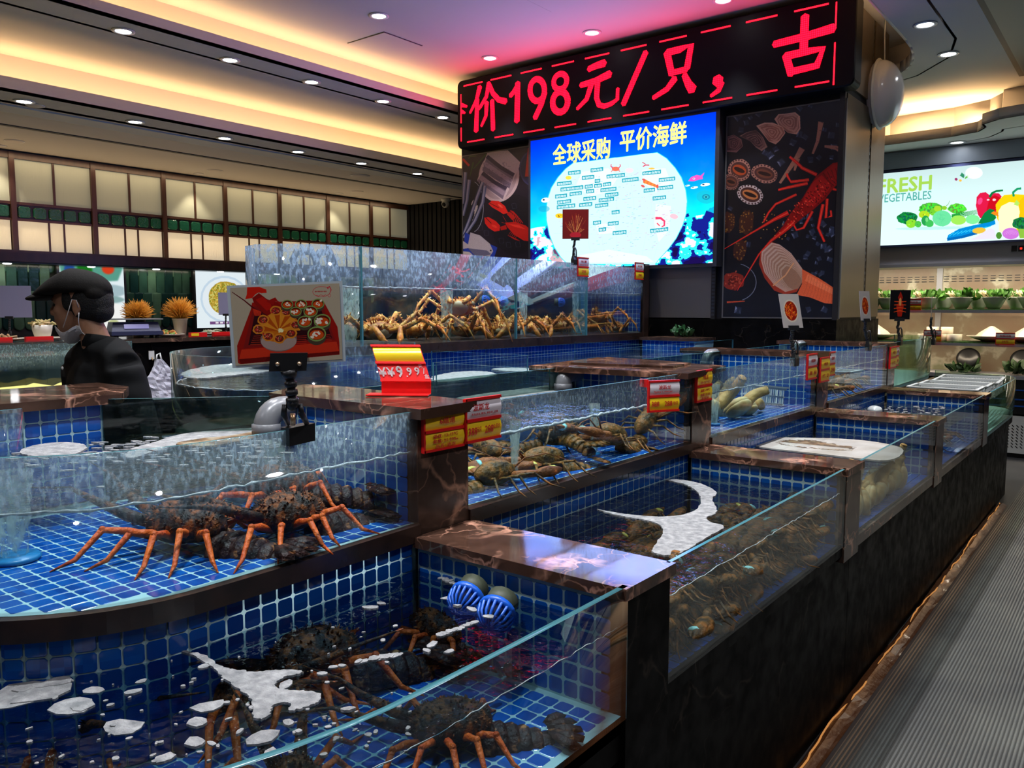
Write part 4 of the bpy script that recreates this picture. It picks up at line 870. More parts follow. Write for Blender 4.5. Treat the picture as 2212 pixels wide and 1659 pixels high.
# ---- left poster
xa, xb = ony(1000, 460, YR).x, ony(1146, 460, YR).x; za, zb = 1.98, ony(1145, 316, YR).z
T = crop(990, 310, 6.147, YR, xa, xb, za, zb); W_, H_ = 560, 740
pic = Pic(W_, H_, T, (.10, .07, .14))
pic.ell(760, 1080, 320, 400, (.045, .04, .10), 0, n=40); pic.ell(540, 440, 270, 340, (.78, .66, .66), .15, n=40); pic.ell(540, 440, 235, 305, (.66, .55, .56), .15, n=40)
pic.poly([(390, 110), (660, 90), (835, 260), (600, 770), (250, 490)], (.80, .70, .70))
for (a, b, c_, d) in (((380, 170), (740, 420), (680, 600), (320, 360)), ((320, 390), (640, 600), (590, 740), (250, 500))):
    pic.poly([a, b, c_, d], (.45, .38, .45)); pic.line([a, ((a[0]+b[0])/2, (a[1]+b[1])/2+20), b], 50, (.20, .15, .25)); pic.line([((a[0]+d[0])/2, (a[1]+d[1])/2), ((b[0]+c_[0])/2, (b[1]+c_[1])/2)], 60, (.62, .52, .58)); [pic.ell(R.uniform(320, 700), R.uniform(250, 600), 9, 3, (.25, .2, .3), .6, .6) for _ in range(60)]
pic.ell(1000, 330, 190, 240, (.22, .22, .40), 0, n=40); pic.ell(1000, 330, 170, 220, (.14, .15, .30), 0, n=40); pic.poly([(925, 60), (960, 50), (960, 440), (885, 440)], (.85, .25, .18))
pic.line([(60, 205), (145, 295)], 30, (.80, .10, .08)); pic.line([(370, 140), (270, 260), (200, 340)], 24, (.16, .28, .10), 10); pic.line([(200, 250), (155, 440)], 24, (.16, .28, .10), 10); pic.line([(240, 165), (150, 170), (140, 205)], 12, (.25, .35, .12))
pic.ell(190, 840, 150, 340, (.05, .05, .10), .1, n=40); pic.line(arcs(190, 840, 145, 335, -80, 80), 8, (.6, .6, .66)); [pic.ell(200+40*math.sin(k*.5), 900+k*40-120, 18, 46, (.80, .76, .74), .5) for k in range(8)]
for pts in ([(320, 510), (250, 700), (150, 1000), (60, 1230)], [(350, 560), (320, 780), (220, 1020), (70, 1250)], [(90, 380), (75, 600), (60, 800)], [(140, 480), (110, 760), (60, 960)]): pic.line(pts, 60, (.34, .36, .50), 40); pic.line(pts, 26, (.62, .60, .68), 14); pic.line([(x-20, y-6) for x, y in pts], 12, (.10, .11, .22), 10)
pic.poly([(90, 1180), (520, 1380), (470, 1540), (60, 1500)], (.12, .22, .62)); pic.poly([(160, 1180), (290, 1220), (420, 1330), (465, 1430), (420, 1500), (330, 1500), (220, 1490), (130, 1390), (60, 1400), (60, 1290), (130, 1340)], (.72, .66, .68)); pic.poly([(130, 1390), (380, 1420), (440, 1470), (330, 1500), (220, 1490)], (.40, .38, .48)); pic.ell(432, 1420, 10, 10, (.1, .08, .1)); pic.poly([(60, 1430), (150, 1440), (210, 1495), (60, 1510)], (.75, .70, .68))
for x, y in ((290, 1120), (370, 1190), (570, 1290), (665, 1345), (790, 1340), (740, 830)): pic.line([(x-30, y-30), (x+25, y-35), (x+35, y+30), (x-20, y+35), (x-30, y-28)], 4, (.35, .36, .45), al=.8)
pic.poly([(620, 1050), (760, 1040), (900, 1090), (960, 1150), (960, 1300), (870, 1290), (740, 1210), (650, 1110)], (.78, .07, .06)); pic.poly([(660, 1070), (800, 1080), (900, 1140), (760, 1110)], (.95, .22, .16), .8)
for pts, w in (([(740, 1000), (660, 920)], 60), ([(640, 1110), (560, 1130)], 60)): pic.line(pts, w, (.72, .06, .05), w*.8)
pic.poly([(400, 800), (440, 760), (540, 765), (620, 830), (665, 920), (600, 940), (540, 900), (450, 850)], (.88, .10, .08)); pic.line([(415, 790), (540, 855)], 7, (.30, .02, .02)); pic.poly([(345, 985), (400, 975), (500, 1030), (555, 1090), (550, 1160), (480, 1170), (400, 1120), (355, 1060)], (.88, .10, .08)); pic.line([(365, 985), (440, 1060)], 9, (.30, .02, .02)); pic.ell(560, 830, 40, 14, (1, .4, .3), .7, .7); pic.ell(480, 1100, 40, 16, (1, .3, .22), .4, .6)
for i in range(5): pic.line([(860-i*30, 1060-i*4), (800-i*25, 980-i*18), (730-i*10, 900-i*4)], 12, (.75, .08, .06), 6); pic.line([(700+i*20, 1170+i*12), (660+i*22, 1220+i*14), (780+i*10, 1270+i*6)], 10, (.72, .07, .06), 5)
pic.line([(620, 1060), (575, 1045)], 6, (.8, .1, .1)); pic.line([(640, 1040), (590, 960)], 5, (.8, .1, .1))
pic.blur(1); pic.noise(.22)
po = empty('seafood_poster', (0, 0, 0), label='dark poster with fish on a plate and a red clawed lobster', cat='poster')
MB().box((xa-.01, YR, za-.01), (xb+.01, YP, zb+.01)).build('backing', m_greypanel, po)
quad('print', [(xa, YR-.001, za), (xb, YR-.001, za), (xb, YR-.001, zb), (xa, YR-.001, zb)], printmat('poster_print_b', pic.image('poster_l'), rough=.35), po)
# ---- oval lamp on the pillar side
wl = empty('wall_lamp', (-1.975, 7.50, 3.42), label='white oval dome lamp on the side of the pillar', cat='lamp')
MB().sphere((0, 0, 0), 1, 28, 18, .035, .27, .30).build('rim', m_white, wl)
mb = MB(); mb.sphere((.02, 0, 0), 1, 28, 18, .17, .25, .28); mb.build('dome', M('opal_dome', (.72, .70, .72), .18, coat=.3), wl)
MB().tube([(.03, 0, .28), (.02, 0, .5), (.02, .01, .62)], .006, 6).build('cable', m_white, wl)
for o in list(COL.objects):
    if o.name == 'wall_lamp': o.location = (-1.94, 7.62, 3.44)
# ================================================================ left wall: frosted panels, green scale tiles, menu screens, counter
XW = X0
m_wood = M('dark_red_wood', (.045, .020, .014), .35, col2=(.07, .03, .02), ns=15, scale=(1, 1, .1))
m_frost = M('frosted_panel', (.36, .38, .31), .6, emit=(.75, .76, .58), es=.09, bump=.1, bs=120, scale=(1, 1, .02))
m_frost2 = M('frosted_reeded_panel', (.85, .82, .70), .5, emit=(1, .88, .62), es=.30, bump=.5, bs=90, scale=(1, 1, .02))
m_green = M('green_glass_square', (.010, .09, .055), .15, bump=.6, bs=40)
wp = empty('frosted_wall_panels', (XW, 0, 0), label='dark wood lattice with frosted cream panels and green squares above the counter', cat='wall panels')
pm = MB().box((0, -.2, -.235), (.014, .2, .235)).mesh('upper_pane'); pm.materials.append(m_frost)
gm = MB(); a_, e_ = .062, .018
gm.rings([[(h, y*k, z*k) for y, z in [(-a_+e_, -a_), (a_-e_, -a_), (a_, -a_+e_), (a_, a_-e_), (a_-e_, a_), (-a_+e_, a_), (-a_, a_-e_), (-a_, -a_+e_)]] for h, k in ((.0, 1), (.014, 1), (.02, .9))], False); gm = gm.mesh('green_square'); gm.materials.append(m_green)
def shared(name, me, parent, loc, sc=(1, 1, 1)): o = link(name, me, parent, loc); o.scale = sc; return o
for k in range(-2, 7):
    y0 = 3.76 + k*.884; y1 = min(y0 + .884, 9.92)
    MB().box((0, y0-.028, 2.16), (.07, y0+.028, 3.33)).build('post', m_wood, wp)
    w2 = (y1-y0-.056-.024)/2
    for i in range(2): shared('upper_pane', pm, wp, (.02, y0+.028+w2*(i+.5)+.024*i, 3.02), (1, w2/.4, 1.02))
    MB().box((.0, y0+.028+w2, 2.78), (.05, y0+.052+w2, 3.26)).build('mullion', m_wood, wp)
    for i in range(5): shared('green_square', gm, wp, (.03, y0+.028+(y1-y0-.056)*(i+.5)/5, 2.675), (1, 1.08, 1))
    W_ = y1-y0-.056; xs = [0, .41, .61, 1]
    for i in range(3): shared('lower_pane', LP if k > -2 or i > 0 else globals().setdefault('LP', (lambda q: (q.materials.append(m_frost2), q)[1])(MB().box((0, -.5, -.165), (.014, .5, .165)).mesh('lower_pane'))), wp, (.02, y0+.028+W_*(xs[i]+xs[i+1])/2, 2.415), (1, W_*(xs[i+1]-xs[i])-.02, 1.05))
    for i in (1, 2): MB().box((0, y0+.028+W_*xs[i]-.01, 2.24), (.045, y0+.028+W_*xs[i]+.01, 2.59)).build('mullion', m_wood, wp)
for z0, z1, d in ((3.26, 3.33, .06), (2.755, 2.785, .05), (2.575, 2.60, .05), (2.20, 2.245, .10)): MB().box((0, 1.9, z0), (d, 9.92, z1)).build('rail', m_wood, wp)
MB().box((.0, 1.9, 2.60), (.03, 9.92, 2.755)).build('band_backing', m_black, wp)
cb = empty('canopy_beam', (XW, 0, 0), label='dark canopy ledge running under the frosted panels', cat='beam')
MB().box((0, 1.0, 2.10), (.40, 9.92, 2.20)).build('beam', m_wood, cb)
MB().box((.02, 1.0, 2.085), (.36, 9.92, 2.10)).build('soffit_board', m_black, cb)
for y in (4.5, 6.2, 5.3, 3.6, 7.1): MB().lathe([(0, -.006), (.035, -.006), (.045, 0)], (.22, y, 2.083), 14).build('spot_lens', m_ledlens, cb)
# green scale tiles
st = empty('scale_tile_wall', (XW, 0, 0), label='wall of long rounded green scale tiles behind the counter', cat='tiled wall')
greens = [M('scale_green_%s' % n, c, .18, col2=tuple(q*1.4 for q in c), ns=6, bump=.3, bs=14) for n, c in (('deep', (.008, .035, .030)), ('mid', (.03, .085, .055)), ('sage', (.085, .17, .10)), ('pale', (.14, .24, .15)))]
sm = []
for top_, g in [(.30, g) for g in greens] + [(.015, g) for g in greens]:
    mb = MB(); pr_ = [(-.055, top_), (-.055, -.10)] + [(-.055*math.cos(t), -.10-.06*math.sin(t)) for t in (PI*i/8 for i in range(1, 8))] + [(.055, -.10), (.055, top_)]
    n = len(pr_); mb.rings([[(0, y, z) for y, z in pr_], [(.012, y, z) for y, z in pr_], [(.018, y*.86, z*.93) for y, z in pr_]], False, True); me = mb.mesh('scale_tile'); me.materials.append(g); sm.append(me)
for r in range(3):
    for c_ in range(62):
        y = 1.9 + c_*.1165 + (r % 2)*.058
        if 4.17 < y < 4.95 or 5.88 < y < 6.68: continue
        z = 1.50 + r*.33; k = R.choices(range(4), (4, 3, 3, 1.3))[0]
        link('scale_tile', sm[k + (4 if r == 2 else 0)], st, (.01 + .006*r, y, z), (0, math.radians(1.5), 0))
# two menu screens
for i, (y0, y1) in enumerate(((4.19, 4.94), (5.90, 6.66))):
    t = empty('menu_screen', (XW+.05, 0, 0), label=['bright menu screen with a blurred fish dish behind the man', 'bright menu screen showing a round yellow shellfish pancake'][i], cat='screen', group='backlit menu screens')
    MB().box((0, y0-.03, 1.28), (.05, y1+.03, 2.10+.05)).build('frame', m_black, t)
    pic = Pic(200, 240, None, (.90, .95, .97))
    if i:
        pic.ell(.58, .50, .50, .42, (.78, .86, .92)); pic.ell(.58, .50, .46, .38, (.90, .94, .96)); pic.ell(.60, .52, .36, .30, (.72, .60, .22), n=40, jit=.02)
        for q in range(300):
            a, r = R.random()*6.3, math.sqrt(R.random()); pic.ell(.60+.34*r*math.cos(a), .52+.28*r*math.sin(a), R.uniform(.01, .05), .010, R.choice([(.86, .76, .35), (.55, .50, .15), (.80, .80, .45), (.45, .55, .15)]), R.random()*3)
        pic.poly([(.25, .06), (.85, .06), (.85, .11), (.25, .11)], (.45, .30, .50))
        for q in range(5): pic.poly([(.36+q*.09, .07), (.42+q*.09, .07), (.42+q*.09, .10), (.36+q*.09, .10)], (.95, .93, .95))
    else:
        pic.poly([(.05, .72), (.9, .78), (1, 1), (0, 1)], (.35, .62, .55)); pic.ell(.38, .93, .12, .12, (.10, .45, .12)); pic.ell(.75, .96, .10, .08, (.85, .25, .12)); pic.ell(.15, .93, .08, .1, (.15, .3, .6))
        pic.ell(.75, .62, .3, .10, (.65, .75, .78)); pic.ell(.6, .48, .4, .07, (.55, .68, .68)); pic.ell(.55, .2, .6, .26, (.97, .97, .96)); pic.ell(.70, .30, .10, .08, (.45, .42, .15)); pic.ell(.80, .12, .08, .05, (.75, .78, .55))
    if not i: pic.blur(14)
    quad('display', [(.052, y0, 1.33), (.052, y1, 1.33), (.052, y1, 2.10), (.052, y0, 2.10)], printmat('menu_glow_%d' % i, pic.image('menu_%d' % i), .95), t)
# counter
ck = empty('serving_counter', (0, 0, 0), label='long dark marble serving counter along the green tiled wall', cat='counter')
CZ = 1.28
MB().box((-8.95, 1.2, CZ-.04), (-8.16, 7.4, CZ)).build('worktop', m_brown, ck)
for i in range(6): MB().box((-8.9, 1.22+i*1.03, 0), (-8.20, 1.22+(i+1)*1.03-.008, CZ-.04)).build('front_panel', m_dark, ck)
def oc(px, py, x=-8.5): p = onx(px, py, x); return (p.x, p.y, CZ)
m_cer = M('cream_ceramic', (.75, .70, .58), .25)
# scale
s_ = empty('weighing_scale', oc(290, 722, -8.45), math.radians(75), label='dark blue counter scale with a steel plate behind the man', cat='scale')
m_sc = M('scale_body', (.035, .04, .10), .35)
MB().box((-.25, -.17, .035), (.25, .17, .075)).build('base', m_sc, s_)
mb = MB(); mb.rings([[(-.24, -.14, .075), (.24, -.14, .075), (.24, .16, .075), (-.24, .16, .075)], [(-.22, -.09, .17), (.22, -.09, .17), (.22, .15, .17), (-.22, .15, .17)]], False); mb.build('body', m_sc, s_)
MB().obox((0, -.122, .125), (.24, 0, 0), (0, .02, .045), (0, -.006, .003)).build('display', M('scale_display', (.05, .05, .12), .2, emit=(.35, .32, .7), es=.5), s_)
MB().box((-.26, -.15, .195), (.26, .17, .208)).build('plate', M('steel_plate', (.5, .5, .52), .3, .8), s_)
for x, y in ((-.2, -.13), (.2, -.13), (-.2, .13), (.2, .13)): MB().lathe([(.025, 0), (.02, .036)], (x, y, 0), 10).build('foot', m_black, s_)
# orange plants
m_or = M('orange_foliage', (.75, .28, .02), .5, col2=(.85, .42, .04), ns=30)
def tuft(n, rx, h, r0=.006, spread=1.0, seed=1, down=.25):
    rr = random.Random(seed); mb = MB()
    for i in range(n):
        a = rr.uniform(0, 2*PI); t = rr.uniform(.1, 1)**.6*spread; l = rr.uniform(.75, 1)
        e = h*(.22+.78*math.sqrt(max(0, 1-t*t)))*l; x_, y_ = math.cos(a)*rx*t*l, math.sin(a)*rx*t*l; p = [Vector((x_*.15, y_*.15, h*.1)), Vector((x_*.6, y_*.6, e*.75)), Vector((x_+rr.uniform(-.02, .02), y_+rr.uniform(-.02, .02), e+rr.uniform(-.02, .01)))]
        mb.tube(p, [r0, r0*1.1, r0*.25], 4)
    return mb
for i, (px, py, k, lab) in enumerate(((298, 700, 1.0, 'low orange feathery potted plant behind the scale'), (390, 722, 1.12, 'taller orange feathery plant in a white pot beside the pancake screen'))):
    p = onx(px, py, -8.62 if i == 0 else -8.5); f = empty('potted_plant', (p.x, p.y, CZ), label=lab, cat='plant', group='orange potted plants')
    MB().lathe([(.0, 0), (.055, 0), (.08, .19), (.085, .19), (.085, .2), (.07, .2), (.06, .17), (0, .17)], n=20).build('pot', m_cer, f)
    tuft(520, .19*k, .27*k, .0045, 1, 5+i).xf(Matrix.Translation((0, 0, .16))).build('foliage', m_or, f)
    MB().tube([(0, 0, .15), (0, 0, .30)], .015, 6).build('stem', M('stem_brown', (.2, .1, .03), .7), f)
# dishes on the counter
def dish(px, py, label, w=.17, food=(.75, .30, .08), food2=(.25, .4, .08), x=-8.42, bowl=False, cone=False):
    p = onx(px, py, x); d = empty('plated_dish', (p.x, p.y, CZ), label=label, cat='dish', group='sample dishes on the counter')
    MB().lathe([(0, .004), (w*.5, .006), (w, .03), (w*1.0, .036), (w*.5, .014), (0, .012)], n=28).build('plate', m_cer, d)
    if bowl: MB().lathe([(.06, .012), (.085, .10), (.092, .155), (.084, .155), (.076, .10), (.05, .03), (0, .03)], n=24).build('bowl', m_cer, d)
    z0 = .15 if bowl else .02; mb = MB(); rr = random.Random(int(px))
    for i in range(26):
        a, r = rr.uniform(0, 6.3), rr.uniform(0, w*(.4 if bowl else .6)); q = Vector((r*math.cos(a), r*math.sin(a), z0+rr.uniform(0, .05)*(1-r/w)))
        mb.tube([q, q+Vector((rr.uniform(-.05, .05), rr.uniform(-.05, .05), rr.uniform(0, .03))), q+Vector((rr.uniform(-.07, .07), rr.uniform(-.07, .07), -.0))], .010, 5, mi=i % 2)
    mb.build('food', [M('food_a', food, .4), M('food_b', food2, .5)], d)
    if cone: MB().lathe([(w*1.0, .03), (w*.7, .05), (w*.2, .10), (0, .115)], n=24, sy=.8).build('leaf_cover', m_cer, d)
    return d
dish(92, 728, 'round white bowl on a wide plate beside the blank card', .2, (.8, .6, .3), (.6, .5, .2), bowl=True)
dish(8, 722, 'plate of food at the left edge of the counter', .17, (.5, .3, .15), (.3, .2, .1))
dish(366, 722, 'plate of red and green food next to the white plant pot', .16)
dish(455, 722, 'plate of pale food in front of the pancake screen', .17, (.55, .5, .4), (.3, .35, .2))
# ---- price tags: red frame holding two bowed strips
m_red = M('red_plastic', (.72, .012, .012), .28); m_yel = M('yellow_strip', (.95, .62, .012), .35); m_wst = M('white_strip', (.78, .72, .76), .35); m_rtx = M('red_print', (.65, .02, .02), .5); m_wtx = M('white_print', (.85, .82, .82), .5)
def bowed(name, y0, y1, z0, z1, mat, parent, d=.004, b=.006):
    mb = MB(); n = 6; v = []
    for i in range(n+1):
        t = i/n; z = z0+(z1-z0)*t; x = d + b*math.sin(PI*t); v += [(x, y0, z), (x, y1, z)]
    mb.add(v, [(2*i, 2*i+1, 2*i+3, 2*i+2) for i in range(n)], True); return mb.build(name, mat, parent)
def tag_(name, loc, rz, w, h, label, strips, group='red framed price tags'):
    """local: reads along +y, faces +x"""
    t = empty(name, loc, rz, label=label, cat='price tag', group=group)
    mb = MB(); mb.box((-.004, 0, 0), (.001, w, h))
    for z0, z1 in ((0, h*.06), (h*.47, h*.54), (h*.95, h*1.01)): mb.box((0, 0, z0), (.009, w, z1))
    mb.box((0, -.002, 0), (.009, .004, h)); mb.build('holder', m_red, t)
    for i, (mat, lines) in enumerate(strips):
        z0, z1 = (h*.54, h*.95) if i == 0 else (h*.06, h*.47); bowed('strip', .004, w-.001, z0, z1, mat, t)
        for s, cy, cz, fw, fh, tm in lines: text(s, .1, tm, t, (.0115, w*cy, z0+(z1-z0)*cz), FACEX, fit=(w*fw, (z1-z0)*fh), name='lettering', bold=.0015)
    return t
tag_('price_tag', (XB+.018, 1.503, 1.218), 0, .158, .108, 'large double yellow pool tag on the nearest upper pier', [
    (m_yel, [('6组池', .55, .5, .38, .42, m_rtx)]), (m_yel, [('温度: 13-15℃', .5, .78, .62, .24, m_rtx), ('盐度: 21-23‰', .5, .48, .62, .24, m_rtx), ('品名: 波龙', .5, .18, .5, .22, m_rtx)])])
tag_('price_tag', (XB+.022, 1.664, 1.222), 0, .155, .125, 'large tag with white upper and yellow lower strip beside the double yellow tag', [
    (m_wst, [('波斯龙', .40, .62, .45, .4, m_rtx), ('青岛波龙, 鲜活, 单价见, 点选', .5, .25, .75, .13, m_rtx)]), (m_yel, [('388', .16, .5, .24, .42, m_rtx), ('元/只', .34, .55, .12, .3, m_rtx), ('288', .62, .5, .24, .42, m_rtx), ('会员价', .84, .60, .22, .26, m_rtx)])])
t = tag_('price_tag', (XB+.03, 2.70, 1.205), math.radians(-28), .14, .12, 'tilted hooked tag under the wet marble shelf, white above yellow', [
    (m_wst, [('波斯龙', .5, .6, .4, .35, m_rtx), ('Spiny Lobster', .45, .25, .6, .18, m_rtx)]), (m_yel, [('388', .2, .5, .25, .4, m_rtx), ('288', .62, .5, .25, .4, m_rtx), ('元/只', .85, .5, .16, .3, m_rtx)])])
MB().box((-.05, -.004, .095), (.0, .002, .125)).build('hook', m_red, t)
tag_('price_tag', (XB+.018, 3.135, 1.20), 0, .15, .135, 'double yellow tag on the second upper pier', [
    (m_yel, [('7组池', .5, .6, .35, .35, m_rtx), ('0-2℃', .5, .2, .6, .18, m_rtx)]), (m_yel, [('温度: 7-9℃', .5, .75, .6, .22, m_rtx), ('盐度: 21-23', .5, .42, .6, .22, m_rtx), ('象拔蚌', .5, .15, .5, .2, m_rtx)])])
tag_('price_tag', (XB+.014, 4.56, 1.195), 0, .16, .145, 'white and yellow tag on the glass before the third upper pier', [
    (m_wst, [('象拔蚌', .5, .5, .45, .35, m_rtx)]), (m_yel, [('388', .27, .5, .3, .4, m_rtx), ('368', .72, .5, .3, .4, m_rtx)])])
tag_('price_tag', (XB+.018, 4.775, 1.165), 0, .165, .145, 'double yellow tag on the third upper pier', [
    (m_yel, [('8组池', .5, .5, .4, .35, m_rtx)]), (m_yel, [('10℃', .3, .5, .3, .35, m_rtx), ('23', .72, .5, .2, .35, m_rtx)])])
tag_('price_tag', (XB+.012, 4.95, 1.19), 0, .12, .145, 'small tag just beyond the third upper pier', [
    (m_wst, [('龙虾', .5, .5, .5, .35, m_rtx)]), (m_yel, [('298', .5, .5, .6, .4, m_rtx)])])
tag_('price_tag', (XB+.018, 6.39, 1.15), 0, .18, .16, 'double yellow tag on the farthest upper pier', [
    (m_yel, [('9组池', .5, .5, .4, .35, m_rtx)]), (m_yel, [('12℃', .5, .5, .5, .35, m_rtx)])])
tag_('price_tag', (XB+.012, 6.575, 1.16), 0, .10, .15, 'narrow tag beyond the farthest upper pier', [
    (m_wst, [('蟹', .5, .5, .3, .35, m_rtx)]), (m_yel, [('98', .5, .5, .5, .35, m_rtx)])])
for (px, py, lab) in ((1247, 570, 'small price tag on the crab tank rim beside the card on a black arm'), (1371, 577, 'small price tag at the far corner of the crab tank rim')):
    p = onx(px, py+27, XT+.012); tag_('price_tag', (XT+.012, p.y, p.z), 0, .16 if px < 1300 else .15, .155, lab, [(m_wst, [('帝王蟹', .5, .6, .5, .3, m_rtx), ('鲜活 每斤', .5, .2, .7, .15, m_rtx)]), (m_yel, [('298', .5, .5, .4, .35, m_rtx)])])
# ---- tilted tabletop sign ¥¥9.99
ts = empty('price_stand', (-1.80, 1.655, 1.342), math.radians(34), label='tilted red and yellow tabletop price stand reading 9.99 on the nearest upper marble cap', cat='price stand')
W_ = .150
mb = MB(); mb.box((-.035, -.055, 0), (W_-.0, .004, .003)); mb.box((0, 0, 0), (W_, .004, .042))
mb.build('base', m_red, ts)
T0 = Vector((0, -.003, .040)); U = Vector((-.30, .38, .88)).normalized()   # up direction of the leaning plate
H_ = .118; Xv = Vector((1, 0, 0)); Nv = Vector((0, -.92, .40)); Uv = Vector((-.33, .37, .86)).normalized(); Nv = Xv.cross(Uv).normalized()
def pt(u, v, n=0): return T0 + Xv*(u*W_) + Uv*(v*H_) + Nv*n
mb = MB()
def slab(mb, u0, u1, v0, v1, n0, n1): mb.add([pt(u, v, n) for n in (n0, n1) for u, v in ((u0, v0), (u1, v0), (u1, v1), (u0, v1))], [(0,3,2,1),(4,5,6,7),(0,1,5,4),(1,2,6,5),(2,3,7,6),(3,0,4,7)])
slab(mb, 0, 1, 0, 1, -.003, .001); slab(mb, -.01, 1.01, .96, 1.02, 0, .008); slab(mb, -.01, 1.01, .47, .53, 0, .008); slab(mb, -.01, 1.01, -.03, .02, 0, .007); mb.build('board', m_red, ts)
mb = MB(); n = 7; v = []
for i in range(n+1): q = i/n; v += [pt(.02, .53+.43*q, .002+.010*math.sin(PI*q)), pt(.99, .53+.43*q, .002+.010*math.sin(PI*q))]
mb.add(v, [(2*i, 2*i+1, 2*i+3, 2*i+2) for i in range(n)], True); mb.build('strip', M('bright_yellow', (.9, .66, .02), .25), ts)
for s, u, v_, fw, fh, b in (('¥', .08, .24, None, .26, .004), ('¥', .25, .24, None, .26, .004), ('9', .43, .25, .13, .32, .006), ('.', .56, .12, .03, .035, .004), ('9', .63, .26, .10, .22, .006), ('9', .79, .27, .10, .22, .006), ('元', .88, .40, None, .10, .002), ('/', .925, .27, None, .16, .003), ('盒', .95, .12, None, .12, .002)):
    q = pt(u, v_, .0045); o = text(s, .1, m_wtx, ts, (0, 0, 0), None, bold=b*.42, fit=(fw and fw*W_, fh*H_), name='numeral')
    for v in o.data.vertices: v.co = q + Xv*v.co.x + Uv*v.co.y
# ---- clip on menu cards
def jointed(parent, p0, p1, n=6, r=.010, seed=0, bend=.02):
    rr = random.Random(seed); p0, p1 = Vector(p0), Vector(p1); L_ = (p1-p0).length
    up = (p1-p0).normalized(); prev = p0; mb = MB(); sd = up.cross(Vector((.3, 1, 0))).normalized()
    for i in range(n):
        q = p0.lerp(p1, (i+1)/n) + sd*bend*math.sin(PI*(i+1)/n)*(1 if i % 2 else .6); h = (q-prev)
        mb.tube([prev, prev+h*.25, prev+h*.3, prev+h*.8, prev+h*.86, q], [r*.7, r*.8, r*1.15, r*1.1, r*.75, r*.7], 8); mb.sphere(q, r*1.15, 8, 6); prev = q
    mb.build('jointed_arm', m_black, parent)
def clip(parent, c, w=.05, h=.05, d=.03, rz=0, name='clamp'):
    m = Matrix.Translation(c) @ Matrix.Rotation(rz, 4, 'Z'); mb = MB(); mb.rings([[(-d, -w, -h*.5), (d, -w, -h*.5), (d, w, -h*.5), (-d, w, -h*.5)], [(-d*1.1, -w, h*.1), (d*1.1, -w, h*.1), (d*1.1, w, h*.1), (-d*1.1, w, h*.1)], [(-d*.5, -w*.9, h*.5), (d*.5, -w*.9, h*.5), (d*.5, w*.9, h*.5), (-d*.5, w*.9, h*.5)]], False)
    mb.tube([(-d*.9, -w*.3, h*.4), (-d*.6, -w*.3, h*1.2), (0, -w*.3, h*1.5)], .005, 6); mb.tube([(d*.9, w*.3, h*.4), (d*.6, w*.3, h*1.2), (0, w*.3, h*1.5)], .005, 6)
    mb.xf(m).build(name, m_black, parent)
# the big card near the camera
cs = empty('menu_card_stand', (XB+.01, 1.06, ZBR), label='big laminated menu card with red lobster and small green bowls on a black clip arm', cat='menu card')
n_ = Vector((1.42, -1.05, .02)).normalized(); pc = Vector((-1.43, 1.055, 1.56))
Q = [onp(*q, pc, n_) for q in ((497, 622), (733, 612), (740, 776), (509, 790))]
inv = Matrix.Translation(cs.location).inverted(); q = [inv @ v for v in Q]
bl, br, tr, tl = q[3], q[2], q[1], q[0]
def lift(v, d): return v + n_*d
mb = MB(); e_ = .008
ctr = (bl+br+tr+tl)/4; ex = [ctr + (v-ctr)*1.06 for v in (bl, br, tr, tl)]
mb.add([lift(v, -.0015) for v in ex] + [lift(v, -.0008) for v in ex], [(0,3,2,1),(4,5,6,7),(0,1,5,4),(1,2,6,5),(2,3,7,6),(3,0,4,7)]); mb.build('laminate', M('clear_laminate', (.55, .62, .66), .12, coat=.5), cs)
pic = Pic(900, 620, None, (.72, .66, .56))
cT = lambda x, y: None
def cardT(x, y):   # zoomed card view -> 0..1
    v = inv @ onp(490+x/8.296, 600+y/8.296, pc, n_); ux, uy = (br-bl), (tl-bl); d = v-bl
    return (d.dot(ux)/ux.length_squared, d.dot(uy)/uy.length_squared)
pic.T = cardT
pic.poly([(440, 450), (1700, 425), (1970, 900), (2010, 1180), (2020, 1390), (250, 1550), (200, 1530), (180, 1220), (420, 570)], (.62, .09, .06)); pic.poly([(470, 520), (1690, 500), (1930, 1130), (290, 1270)], (.52, .10, .09)); pic.poly([(500, 600), (1670, 590), (1880, 1100), (380, 1210)], (.20, .06, .08))
pic.poly([(260, 1290), (1960, 1160), (2010, 1330), (220, 1460)], (.82, .20, .10)); pic.poly([(220, 1460), (2010, 1330), (2015, 1385), (250, 1545)], (.42, .07, .06))
for i in range(5): pic.line([(470-i*14, 1050+i*38), (600, 1045+i*38)], 13, (.62, .18, .10)); pic.line([(1240, 1060+i*33), (1420, 1052+i*33)], 11, (.75, .18, .10)); pic.line([(1770, 1040+i*28), (1850+i*6, 1030+i*28)], 10, (.70, .16, .10))
pic.poly([(350, 175), (560, 170), (690, 220), (698, 280), (600, 285), (560, 270), (500, 300), (440, 370), (318, 388), (345, 300)], (.82, .12, .05)); pic.poly([(440, 370), (560, 280), (700, 390), (900, 460), (960, 520), (840, 640), (700, 690), (560, 560), (470, 450)], (.55, .07, .05))
pic.poly([(500, 400), (620, 350), (760, 450), (800, 560), (700, 600)], (.72, .10, .06)); pic.line([(80, 255), (300, 410), (480, 560), (700, 690)], 12, (.35, .06, .08), 34)
for i in range(6): pic.line([(700+i*20, 440+i*10), (850, 370+i*12), (900+i*4, 440)], 22, (.62, .08, .06), 10); pic.line([(470+i*25, 560+i*10), (480+i*22, 640), (500+i*18, 690)], 24, (.85, .20, .10), 12)
pic.ell(920, 1120, 330, 215, (.50, .40, .38)); pic.ell(920, 1150, 318, 165, (.68, .58, .54)); pic.ell(900, 900, 330, 250, (.80, .42, .08), n=40, jit=.06)
